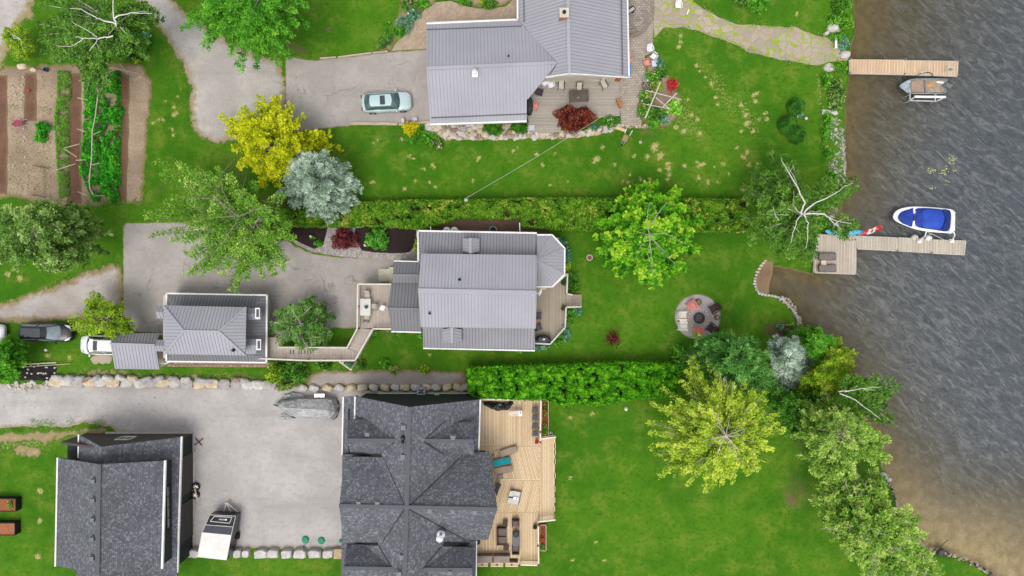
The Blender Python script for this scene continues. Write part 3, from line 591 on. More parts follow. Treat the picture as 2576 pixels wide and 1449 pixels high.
MB().tube([(-.35, -.15, .05), (.05, 0, .1), (.3, .1, .3)], .03).tube([(.05, 0, .1), (.0, 0, -.35)], .03).build('dish_arm', WHITE, sdh)
# things on the north side
for i, (x, lab) in enumerate(((1123, 'left'), (1142, 'right'))):
    tk = thing('propane_tank', f'white upright propane tank at the central house north wall, {lab} one of two', 'gas tank', P(x, 579, 1.6) - Vector((0, 0, 1.6)), group='propane tanks by the north wall')
    MB().lathe([(.3, 0), (.38, .15), (.38, 1.2), (.3, 1.42), (.12, 1.5)], 20).build('tank', WHITE, tk); MB().lathe([(.12, 1.5), (.14, 1.52), (.14, 1.62), (.05, 1.64)], 12).build('valve_cap', mat('valve', (200, 200, 200)), tk)
bn = thing('round_bin', 'grey round bin with dark opening by the north wall of the central house', 'bin', P(1241, 580, 0)); MB().lathe([(.28, 0), (.36, .8), (.38, .82), (.3, .8), (.27, .3)], 20).build('tub', mat('bin_grey', (150, 158, 160)), bn); MB().lathe([(.29, .5), (.1, .52)], 16).build('contents', BLACK, bn)
for x, y0, y1, lab in ((1083, 570, 584, 'left'), (1307, 561, 588, 'right')):
    tag(MB().bar(P(x, y0, 1.7), P(x + 1, y1, 1.7), .09, .09).bar(P(x, y0, 1.7), P(x, y0, 0) , .07, .07).build('white_gate_rail', WHITE), f'thin white rail between the long hedge and the central house roof, {lab} one', 'rail', 'white rails by the long hedge')
# ================================================================ boathouse-like guest garage
hC = thing('guest_garage', 'grey two-tier hip-roofed garage beside the paved driveway', 'garage', P(520, 830, 0))
walls(hC, [(444, 742, 0), (672, 745, 0), (672, 898, 0), (444, 894, 0)], 0, 2.5, CREAM)
walls(hC, [(432, 774, 4.5), (608, 778, 4.5), (606, 886, 4.5), (434, 883, 4.5)], 2.4, 5.2, mat('grey_siding', (150, 150, 152)), 'upper_wall')
A, B_, C_, D_ = (420, 738, 2.8), (672, 742.5, 2.8), (670.5, 912, 2.8), (419.5, 909, 2.8)
a, b, c_, d = (441, 776, 3.5), (622, 777, 3.5), (620, 882, 3.5), (440, 879, 3.5)
roofobj(hC, [[A, B_, b, a], [D_, C_, c_, d], [A, a, d, D_], [B_, b, c_, C_]], .3, [METD, SEAMD], 'skirt_roof')
roofobj(hC, [[(411, 768, 5.3), (619.5, 773, 5.3), (551, 834, 6.5), (462.5, 832, 6.5)], [(414, 891, 5.3), (617, 894, 5.3), (551, 834, 6.5), (462.5, 832, 6.5)],
             [(411, 768, 5.3), (462.5, 832, 6.5), (414, 891, 5.3)], [(619.5, 773, 5.3), (551, 834, 6.5), (617, 894, 5.3)]], .3, name='hip_roof',
        caps=[((462.5, 832, 6.5), (551, 834, 6.5)), ((411, 768, 5.3), (462.5, 832, 6.5)), ((414, 891, 5.3), (462.5, 832, 6.5)), ((619.5, 773, 5.3), (551, 834, 6.5)), ((617, 894, 5.3), (551, 834, 6.5))], capw=.16)
fascia(hC, [A, B_, C_, D_], w=.15, close=True)
for n_, rr in (('awning_roof', [(394, 411, 785, 770, 801)]), ('awning_roof', [(655, 622, 790, 775, 805)]), ('awning_roof', [(392, 413, 870, 855, 884)]), ('awning_roof', [(644, 618, 869, 853, 890)])):
    for x0, x1, ym, y0, y1 in rr:
        roofobj(hC, [[(x0 - 2 if x0 < x1 else x0 + 2, ym, 4.3), (x1, ym, 4.3), (x1, y0, 3.9), (x0, y0, 3.9)], [(x0 - 2 if x0 < x1 else x0 + 2, ym, 4.3), (x1, ym, 4.3), (x1, y1, 3.9), (x0, y1, 3.9)]], .3, name=n_)
sk = MB().box(P(648, 788, 4.5), (.42, 1.0, .1)).build('skylight', WHITE, hC, True); MB().box(P(648, 788, 4.56), (.24, .72, .04)).build('pane', GLASS, hC, True)
MB().box(P(651, 867, 4.3), (.42, 1.0, .1)).build('skylight', WHITE, hC, True); MB().box(P(651, 867, 4.36), (.24, .72, .04)).build('pane', GLASS, hC, True)
pipe(hC, (587, 881), 5.7, r=.07)
walls(hC, [(672, 752, 0), (684, 752, 0), (684, 842, 0), (672, 842, 0)], 0, 2.3, mat('pale_panel', (176, 172, 164)), 'side_box')
# carport-like shed roof at its west end
hD = thing('carport', 'small carport with grey metal gable roof, one slope shaded by colour, over the white parked car', 'carport', P(340, 880, 0))
roofobj(hD, [[(277.5, 864, 3.2), (390, 867.5, 3.2), (402, 838, 2.7), (287, 839, 2.7)]], .3, [METD, SEAMD])  # north slope takes the darker metal: its shade is put into the colour
roofobj(hD, [[(277.5, 864, 3.2), (390, 867.5, 3.2), (401, 929.5, 2.4), (289, 928, 2.4)]], .3, caps=[((277.5, 864, 3.2), (390, 867.5, 3.2))], capw=.16)
for D in ((303, 842), (398, 842), (303, 922), (398, 922)): MB().bar(P(D[0], D[1], 2.4), P(D[0], D[1], 2.4) * Vector((1, 1, 0)) if False else Vector((*P(D[0], D[1], 2.4).xy, 0)), .12).build('post', WHITE, hD, True)
pl = thing('side_platform', 'small beige wooden platform with white rail between carport and guest garage', 'platform', P(410, 900, 0))
MB().prism([tuple(P(*p).xy) for p in ((392, 866, 1.0), (424, 866, 1.0), (424, 914, 1.0), (401, 917, 1.0))], .1, 1.0).build('decking', plank('beige_boards', (200, 188, 168), (184, 172, 154), .14, 0, gap=(150, 140, 124)), pl, True)
fascia(pl, [(402, 918, 1.9), (428, 911, 1.9)], 'handrail', .08, .06)
for x, y in ((402, 918), (427, 911)): MB().bar(P(x, y, 1.9), Vector((*P(x, y, 1.9).xy, 0)), .08).build('post', WHITE, pl, True)
# ================================================================ dark shingled house, bottom
hE = thing('shingled_house', 'large house with dark grey shingled cross-gable roof and green siding beside the new light deck', 'house', P(1030, 1250, 0))
XR0, XR1 = (1030, 1024, 8), (1015, 1570, 8)
roofobj(hE, [[XR0, XR1, (857, 1570, 4), (861, 1143, 4), (893, 1143, 4.75), (893, 997, 4.75)], [XR0, XR1, (1194, 1570, 4), (1208, 1005, 4)]], 0, name='main_roof', caps=[(XR0, XR1)], capw=.36, th=.22)
roofobj(hE, [[(899, 995, 4.4), (899, 1148, 4.4), (861, 1144, 3.6), (864, 999, 3.6)]], 0, name='porch_roof')
gabs = [([(873, 1107, 7.2), (1010, 1108, 7.2)], [(876, 1055.5, 5.5), (985, 1055.5, 5.5)], [(881, 1137, 5.5), (985, 1140, 5.5)]),
        ([(1191, 1109.5, 7.0), (1050, 1108, 7.0)], [(1192, 1061, 5.4), (1080, 1061, 5.4)], [(1193, 1144, 5.4), (1080, 1142, 5.4)]),
        ([(853, 1272, 8.02), (1023, 1275.5, 8.02)], [(868, 1149, 6.0), (1010, 1150, 6.0)], [(864, 1364, 6.0), (1010, 1366, 6.0)]),
        ([(1251, 1280.5, 8.02), (1023, 1275.5, 8.02)], [(1231, 1137, 4.7), (1010, 1141, 4.7)], [(1228, 1358, 4.7), (1010, 1358, 4.7)]),
        ([(864, 1428.5, 7.2), (1010, 1431, 7.2)], [(872, 1369.5, 5.5), (985, 1370, 5.5)], [(876, 1470, 5.5), (985, 1472, 5.5)]),
        ([(1188, 1433, 7.0), (1050, 1432, 7.0)], [(1188, 1376.5, 5.4), (1080, 1374, 5.4)], [(1190, 1474, 5.4), (1080, 1472, 5.4)])]
for i, (r_, n_, s_) in enumerate(gabs):
    roofobj(hE, [[r_[0], r_[1], n_[1], n_[0]], [r_[0], r_[1], s_[1], s_[0]]], 0, name='gable_roof', caps=[(r_[0], r_[1])], capw=.32, th=.2)
    zt = r_[0][2]; ze = n_[0][2]; sg = .35 if r_[0][0] < 1000 else -.35
    pn, ps = P(*n_[0]), P(*s_[0]); xx = max(pn.x, ps.x) + sg if sg > 0 else min(pn.x, ps.x) + sg
    MB().slab([Vector((xx, pn.y - .25, 3.0)), Vector((xx, ps.y + .25, 3.0)), Vector((xx, ps.y + .25, ze)), Vector((xx, (pn.y + ps.y) / 2, zt - .3)), Vector((xx, pn.y - .25, ze))], (sg * .6, 0, 0)).build('gable_wall', DKSIDE_Y, hE, True)
    for q in (pn.y - .25, ps.y + .25):
        q2 = q - .12 if q == pn.y - .25 else q + .12
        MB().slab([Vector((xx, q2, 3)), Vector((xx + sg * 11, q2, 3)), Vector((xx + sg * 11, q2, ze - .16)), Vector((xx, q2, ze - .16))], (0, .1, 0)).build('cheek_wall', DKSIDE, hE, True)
yb = P(1100, 990, 0).y; xl, xr = P(951, 989, 0).x, P(1182, 992, 0).x
mb = MB(); xm_ = P(1030, 1024, 8).x
mb.slab([Vector((xl - 1.2, yb, 0)), Vector((xr + .9, yb, 0)), Vector((xr + .9, yb, 4.15)), Vector((xm_, yb, 7.6)), Vector((xl - 1.2, yb, 4.6))], (0, -.25, 0)); mb.build('north_wall', DKSIDE, hE, True)
fascia(hE, [Vector((xl, yb + .06, .12)), Vector((xr, yb + .06, .12))], 'foundation', .14, .24, mat('foundation', (200, 198, 190)))
walls(hE, [(900, 1010, 0), (1180, 1010, 0), (1182, 1145, 0), (1212, 1150, 0), (1212, 1330, 0), (1182, 1340, 0), (1170, 1540, 0), (905, 1540, 0)], 0, 4.0, DKSIDE_Y)
MB().slab([P(901, 998.5, 2.5), P(932, 1002, 2.5), P(931, 1004.5, 2.5), P(899, 1001, 2.5)], (0, 0, -.1)).build('porch_beam', mat('porch_wood', (206, 176, 130)), hE, True)
fascia(hE, [(864, 998, 3.6), (861, 1144, 3.6)], w=.13); fascia(hE, [(893.5, 997, 4.75), (892.5, 1054, 4.75)], w=.12); fascia(hE, [(1208.5, 1005, 4), (1204.5, 1135, 4)], w=.13); fascia(hE, [(1199, 1360, 4), (1197, 1570, 4)], w=.1)
fascia(hE, [(864, 1366, 4.0), (887, 1366, 4.0)], w=.15, h=.15)
def onplane(D, pl):
    a, b, c = [P(*q) for q in pl]; n_ = (b - a).cross(c - a); eye = Vector((0, 0, H)); d = P(*D, 0) - eye; return eye + d * ((a - eye).dot(n_) / d.dot(n_)) + Vector((0, 0, .05))
PW = (XR0, XR1, (857, 1570, 4)); PE = (XR0, XR1, (1194, 1570, 4)); VAL = mat('valley_shade', (50, 52, 56))
for a, b, pl in (((958, 1139), (995, 1111), PW), ((965, 1151), (1018, 1270), PW), ((1017, 1281), (961, 1366), PW), ((1031, 1272), (1165, 1144), PE), ((1031, 1282), (1171, 1358), PE), ((1069, 1113), (1115, 1142), PE), ((952, 1371), (984, 1425), PW), ((1064, 1430), (1111, 1374), PE), ((958, 1056), (994, 1104), PW), ((1120, 1060), (1070, 1104), PE)): MB().bar(onplane(a, pl), onplane(b, pl), .07, .04).build('valley_shade_line', VAL, hE, True)  # dark bars painted in as the shadow lines along the roof valleys
for a, b, pl, w in (((897, 1144.5), (961, 1146), PW, .3), ((896, 1367.5), (951, 1368.5), PW, .22), ((1116, 1369), (1180, 1370), PE, .34)): MB().bar(onplane(a, pl), onplane(b, pl), w, .1).build('recess_shade', BLACK, hE, True)  # flat black bars laid on the slope as the shade of the recesses
for D, z in (((925, 1092.5), 6.85), ((1140, 1100), 6.9), ((1016, 1074), 7.85), ((1015, 1148), 7.75), ((903, 1265.5), 7.85), ((950, 1266.5), 7.85), ((1012, 1400), 7.8), ((1005, 1442), 7.8)): ventbox(hE, D, z)
for D in ((1082, 1285), (1139, 1286), (1195, 1288)): ventbox(hE, D, 7.8, .4, .2)
for D in ((915, 1433), (1132, 1440)): ventbox(hE, D, 7.0, .38, .2)
pipe(hE, (1014, 1102), 7.85, r=.1, h=.3); pipe(hE, (1014, 1113), 7.75, r=.08, h=.25)
pipe(hE, (1109, 1345), 6.5, 'metal_flue', .16, .9, mat('galvanised', (220, 222, 224)), cap=True)
# ================================================================ shingled garage bottom left
hF = thing('shingled_garage', 'tall garage with two-level dark shingled roof and dark siding at the gravel yard', 'garage', P(330, 1270, 0))
roofobj(hF, [[(250, 1168, 7.5), (246, 1445, 7.5), (141, 1423, 3.9), (147, 1152, 3.9)], [(250, 1168, 7.5), (246, 1445, 7.5), (408, 1430, 4.8), (415.5, 1159, 4.8)]], 0, name='upper_roof', caps=[((250, 1168, 7.5), (246, 1445, 7.5))], capw=.34, th=.2)
roofobj(hF, [[(255, 1124, 6.0), (248, 1500, 6.0), (430, 1500, 3.35), (447, 1440, 2.9), (457, 1099, 2.9)], [(255, 1124, 6.0), (248, 1500, 6.0), (190, 1500, 3.9), (200, 1094, 3.9)]], 0, name='lower_roof', th=.2)
xe = P(485, 1092, 0).x; xw = P(216, 1090, 0).x; yn = P(300, 1090, 0).y; ysb = P(480, 1392, 0).y; xa = P(255, 1124, 6).x
MB().prism([(xw, yn - .2), (xe - .02, yn - .2), (xe - .02, ysb), (xw, ysb)], 0, 2.75).build('wall', DKSIDE_Y, hF, True)
MB().slab([Vector((xw, yn, 0)), Vector((xe, yn, 0)), Vector((xe, yn, 2.75)), Vector((xa, yn, 5.75)), Vector((xw, yn, 3.7))], (0, -.2, 0)).build('north_wall', BROWNS, hF, True)
window(hF, (P(296, 1100, 2.4).x, yn, 0), (P(331, 1100, 2.4).x, yn, 0), 1.6, 2.9, (0, 1, 0), 1)
fascia(hF, [Vector((xw + 2, yn + .08, .1)), Vector((xe, yn + .08, .1))], 'foundation', .15, .2, mat('foundation', (200, 198, 190)))
for y0, y1 in ((1137, 1232), (1252, 1346)):
    a, b = P(480, y0, .1), P(480, y1, .1); MB().slab([Vector((xe + .02, a.y, .05)), Vector((xe + .02, b.y, .05)), Vector((xe + .02, b.y, 2.5)), Vector((xe + .02, a.y, 2.5))], (.05, 0, 0)).build('garage_door', plank('door_panel', (84, 78, 78), (76, 70, 70), .6, 0, vert='z', gap=(52, 48, 48), gf=.06), hF, True)
fascia(hF, [(487, 1135, .05), (482, 1348, .05)], 'apron', .32, .08, mat('apron_concrete', (214, 206, 192)))
fascia(hF, [(457.5, 1098, 2.9), (447, 1440, 2.9)], w=.14); fascia(hF, [(416, 1158, 4.8), (408.5, 1430, 4.8)], w=.17); fascia(hF, [(146, 1151, 3.9), (140.5, 1424, 3.9)], w=.14); fascia(hF, [(199, 1093, 3.9), (198, 1152, 3.9)], w=.12)
xu = P(427.5, 1160, 3.6).x; ya, yb2 = P(415, 1166, 4.6).y, P(410, 1418, 4.6).y
MB().slab([Vector((xu, ya, 3.0)), Vector((xu, yb2, 3.0)), Vector((xu, yb2, 4.75)), Vector((xu, ya, 4.75))], (-.2, 0, 0)).build('upper_wall', DKSIDE_Y, hF, True)
window(hF, (xu + .02, P(420, 1223, 4).y, 0), (xu + .02, P(420, 1330, 4).y, 0), 3.6, 4.3, (1, 0, 0), 3, fm=BLACK)
for y in (1209.5, 1257.5, 1306.5, 1355, 1403): ventbox(hF, (236.5 - (y - 1209) * .015, y), 7.25, .4, .24)
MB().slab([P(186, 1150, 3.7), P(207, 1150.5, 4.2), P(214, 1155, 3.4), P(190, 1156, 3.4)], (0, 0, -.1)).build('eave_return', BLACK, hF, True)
# ================================================================ decks, walkway, docks
def deck(par, D, z, m, name='decking', th=.25):
    return MB().prism([tuple(P(a, b, z).xy) for a, b in D], z - th, z).build(name, m, par, True)
def railing(par, D, z, h=1.0, m=None, cap=.13, bal=.14, post=1.8, br=.04, name='railing'):
    """one rail run: cap, balusters and posts along a pixel polyline given at the height of the rail cap"""
    m = m or WHITE
    q = [P(a, b, z + h) for a, b in D]
    for a, b in zip(q, q[1:]):
        mb = MB(); mb.bar(a, b, cap, .05); lo = Vector((0, 0, -h + .08)); mb.bar(a + lo, b + lo, .05, .07); mb.bar(a - Vector((0, 0, .09)), b - Vector((0, 0, .09)), .05, .07)
        L_ = (b - a).length; n = max(1, int(L_ / bal))
        for i in range(1, n):
            p = a.lerp(b, i / n); mb.bar(p + Vector((0, 0, -h + .06)), p - Vector((0, 0, .05)), br)
        n = max(1, round(L_ / post))
        for i in range(n + 1):
            p = a.lerp(b, i / n); mb.bar(Vector((p.x, p.y, max(z - .2, 0))), p + Vector((0, 0, .02)), .1)
        mb.build(name, m, par, True)
PALEW = plank('pale_worn_boards', (204, 192, 178), (188, 176, 162), .14, 0, gap=(128, 114, 102), gf=.18)
PALEX = plank('pale_worn_boards_across', (204, 192, 178), (188, 176, 162), .14, 90, gap=(128, 114, 102), gf=.18)
PALED = plank('pale_worn_boards_slant', (204, 192, 178), (188, 176, 162), .14, 75, gap=(128, 114, 102), gf=.18)
RAILW = mat('pale_rail', (222, 212, 200), (204, 192, 180), 2, .7)
wd = thing('elevated_walkway', 'elevated pale wooden deck and zigzag walkway linking the guest garage to the central house', 'walkway', P(900, 830, 0))
DZ = 2.0
deck(wd, [(899, 716), (1000, 716), (1000, 829), (939, 829), (908, 826), (902, 826)], DZ, PALEW)
deck(wd, [(903, 826), (941, 826), (920, 862), (903, 890), (874, 876)], DZ, PALED, 'ramp_decking')
deck(wd, [(700, 875), (874, 875), (903, 889), (893, 905), (672, 902), (669, 848), (711, 850), (712, 875)], DZ, PALEW, 'walkway_decking')
railing(wd, [(986, 715), (900, 715), (898.5, 827), (873, 875)], DZ, 1, RAILW); railing(wd, [(873, 875), (766, 874), (700, 874)], DZ, .9, RAILW, cap=.1)
railing(wd, [(650, 902), (770, 907), (893, 907), (938, 827), (986, 828)], DZ, 1, RAILW)
mb = MB()
for a, b in (((853, 909), (883, 930)), ((883, 930), (897, 908)), ((862, 912), (868, 905))): mb.bar(P(a[0], a[1], 2.2), P(b[0], b[1], .9), .14)
mb.build('brace', RAILW, wd, True)
mb = MB()
for x in (731, 738, 752, 759, 767, 774, 781): mb.bar(P(x, 880, DZ + .012), P(x, 891, DZ + .012), .07, .02)
mb.build('slot_openings', BLACK, wd, True)
for x, y in ((672, 900), (760, 903), (850, 903), (905, 820), (905, 725), (980, 820), (720, 880), (860, 880)): MB().bar(P(x, y, DZ - .25), Vector((*P(x, y, DZ).xy, 0)), .14).build('post', RAILW, wd, True)
fs = thing('front_steps', 'cream concrete landing and steps at the west door of the central house', 'steps', P(970, 690, 0))
for i, (x0, x1, y0, y1, z) in enumerate(((952, 968, 676, 708, .18), (968, 981, 676, 708, .36), (979, 996, 672, 712, .54))):
    MB().prism([tuple(P(a, b, z).xy) for a, b in ((x0, y0), (x1, y0), (x1, y1), (x0, y1))], 0, z).build('step', mat('cream_concrete', (206, 200, 176), (190, 184, 162), 2), fs, True)
# lakeside deck of the central house
de = thing('lakeside_deck', 'weathered deck with white railing on the lake side of the central house', 'deck', P(1390, 790, 0))
WORN = plank('weathered_boards', (186, 172, 152), (160, 148, 130), .14, 0, gap=(122, 112, 98), gf=.16, wear=(150, 140, 120))
deck(de, [(1338, 700), (1400, 700), (1426, 700), (1426, 742), (1426, 771), (1424, 824), (1386, 866), (1338, 866)], .8, WORN)
for i in range(3): deck(de, [(1426 + i * 12.5, 741), (1438.5 + i * 12.5, 741), (1438.5 + i * 12.5, 771), (1426 + i * 12.5, 771)], .7 - i * .2, WORN, 'stair_tread', .08)
RW2 = mat('grey_white_rail', (208, 204, 196), (192, 188, 180), 2, .7)
railing(de, [(1390, 722), (1428, 688), (1426, 739), (1440, 742)], .8, .95, RW2); railing(de, [(1462, 772), (1424, 773), (1422, 823), (1384, 866), (1346, 864)], .8, .95, RW2)
# timber deck of the shingled house
dn = thing('timber_deck', 'new light timber deck with four board directions and white corner posts beside the shingled house', 'deck', P(1300, 1200, 0))
def nw(a, k): return plank('new_boards_%d' % k, (238, 212, 174), (206, 178, 136), .15, a, gap=(140, 112, 80), gf=.18, wear=(220, 196, 168))
TZ = 1.0
deck(dn, [(1180, 1006), (1361, 1006), (1358, 1121), (1180, 1121)], TZ, nw(0, 0)); deck(dn, [(1180, 1122.5), (1357, 1124), (1355, 1207), (1180, 1204)], TZ + .003, nw(14, 1))
deck(dn, [(1180, 1206), (1355, 1209), (1354, 1290), (1180, 1288)], TZ, nw(-14, 2)); deck(dn, [(1180, 1290), (1354, 1292), (1353, 1422), (1303, 1422), (1303, 1404), (1180, 1404)], TZ + .003, nw(0, 3))
deck(dn, [(1359, 1105), (1397, 1103), (1394, 1306), (1354, 1312)], TZ - .2, nw(0, 0), 'step_decking')
for a, b in (((1206, 1122), (1357, 1123)), ((1206, 1205), (1355, 1208)), ((1206, 1289), (1354, 1291)), ((1359, 1102), (1355, 1292))): MB().bar(P(*a, TZ + .01), P(*b, TZ + .01), .16, .02).build('divider_board', nw(90, 4), dn, True)
NR = mat('new_rail', (238, 222, 200), (222, 204, 180), 2, .7)
railing(dn, [(1210, 1005), (1302, 1006)], TZ, 1, NR); railing(dn, [(1361, 1006), (1359, 1110)], TZ, 1, NR, bal=.5); railing(dn, [(1361, 1104), (1398, 1100)], TZ, .9, NR)
railing(dn, [(1354, 1313), (1396, 1308)], TZ, .9, NR); railing(dn, [(1354, 1322), (1355, 1422)], TZ, 1, NR, bal=.5); railing(dn, [(1355, 1422), (1308, 1421)], TZ, 1, NR)
for x, y in ((1359, 1113), (1360, 1087), (1355, 1322), (1353, 1373), (1307, 1422), (1354, 1422)): MB().box(P(x, y, TZ + 1.08), (.16, .16, .08)).build('post_cap', BLACK, dn, True)
for i, y in enumerate((1121, 1138, 1160, 1196, 1230, 1258, 1280, 1300)): MB().box(P(1396.5 - (y - 1100) * .012, y, TZ - .25), (.14, .5, .1)).build('stair_bracket', NR, dn, True)
# planters boxes along the deck (on the ground)
def planter(name, label, D0, D1, z, soilm, rimm, rim=.06, group=None):
    (x0, y0), (x1, y1) = D0, D1; th_ = thing(name, label, 'planter', P((x0 + x1) / 2, (y0 + y1) / 2, 0), group=group); q = [P(x0, y0, z), P(x1, y0, z), P(x1, y1, z), P(x0, y1, z)]
    mb = MB()
    for a, b in zip(q, q[1:] + q[:1]):
        mb.slab([Vector((a.x, a.y, 0.01)), Vector((b.x, b.y, 0.01)), b, a], (Vector((0, 0, 1)).cross(b - a)).normalized() * rim)
    mb.build('frame', rimm, th_, True)
    MB().prism([tuple(p.xy) for p in q], .02, z - .08).build('soil', soilm, th_, True); return th_
REDM = mat('red_mulch', (150, 78, 48), (112, 70, 44), 5, .95, .1)
TANR = mat('tan_edge', (214, 196, 170))
planter('garden_planter', 'narrow red-mulch planter with white edging by the upper part of the timber deck', (1364, 1010), (1379, 1098), .35, REDM, TANR)
planter('garden_planter', 'narrow red-mulch planter with red flowers by the lower part of the timber deck', (1359, 1322), (1373, 1385), .35, REDM, TANR)
pb1 = planter('raised_bed', 'black raised garden bed at the left edge, upper one, with green seedlings on red soil', (-50, 1256), (38, 1286), .8, mat('bed_soil', (164, 96, 66), (128, 84, 60), 6, .95, .1), BLACK, group='black raised beds at the left edge')
pb2 = planter('raised_bed', 'black raised garden bed at the left edge, lower one, nearly bare brown soil', (-50, 1317), (36, 1346), .8, mat('bed_soil_brown', (168, 108, 76), (140, 92, 66), 6, .95, .1), BLACK, group='black raised beds at the left edge')
for b in (pb1, pb2): b.children[0].data.transform(Matrix.Translation((0, 0, 0)))
# ---------------------------------------------------------------- docks
DOCKW = plank('dock_boards_fresh', (232, 204, 170), (212, 182, 148), .15, 2, gap=(112, 84, 64), gf=.2, wear=(196, 164, 138))
DOCKG = plank('dock_boards_worn', (214, 202, 184), (194, 182, 164), .15, 2, gap=(96, 86, 76), gf=.2)
DOCKB = plank('dock_platform_boards', (216, 202, 184), (196, 182, 164), .15, 1, gap=(104, 92, 80), gf=.2)
def dock(name, label, segs, m, z=.35, frame=None):
    th_ = thing(name, label, 'dock', P(*segs[0][0][0], 0) + Vector((0, 0, WZ)))
    for si, (q, nm) in enumerate(segs):
        zz = z + .003 * (si % 2); w = [P(a, b, zz) for a, b in q]; MB().prism([tuple(p.xy) for p in w], zz - .07, zz).build(nm, m[si] if isinstance(m, list) else m, th_, True)
        mb = MB()
        for a, b in zip(w, w[1:] + w[:1]):
            o = Vector((0, 0, -.12)); mb.bar(a + o, b + o, .07, .2)
        mb.build('side_beam', frame or RW2, th_, True)
        for p in w: MB().tube([Vector((p.x, p.y, -2.2)), Vector((p.x, p.y, zz + .35))], .035, 8).build('post', mat('steel_post', (190, 192, 194), (160, 162, 166), 3, .4, .5, .6), th_, True)
    return th_
dk1 = dock('timber_jetty', 'long warm-toned timber jetty at the top right, with two boarded sections', [([(2138, 150), (2274, 151), (2274, 187), (2138, 184)], 'decking'), ([(2275, 152), (2411, 154), (2409, 191), (2275, 187)], 'decking')], DOCKW)
dk2 = dock('long_dock', 'L-shaped grey wooden dock with square platform and three-section arm beside the blue-covered boat',
           [([(2053, 589.5), (2155, 593), (2153, 690), (2047, 686)], 'platform'), ([(2156, 593.5), (2257, 598), (2256, 631), (2155, 626)], 'decking'), ([(2258, 597.5), (2343, 602), (2341, 636), (2257, 631)], 'decking'), ([(2344.5, 603), (2430, 606), (2427, 641), (2343, 637)], 'decking')], [DOCKB, DOCKG, DOCKG, DOCKG], .4)
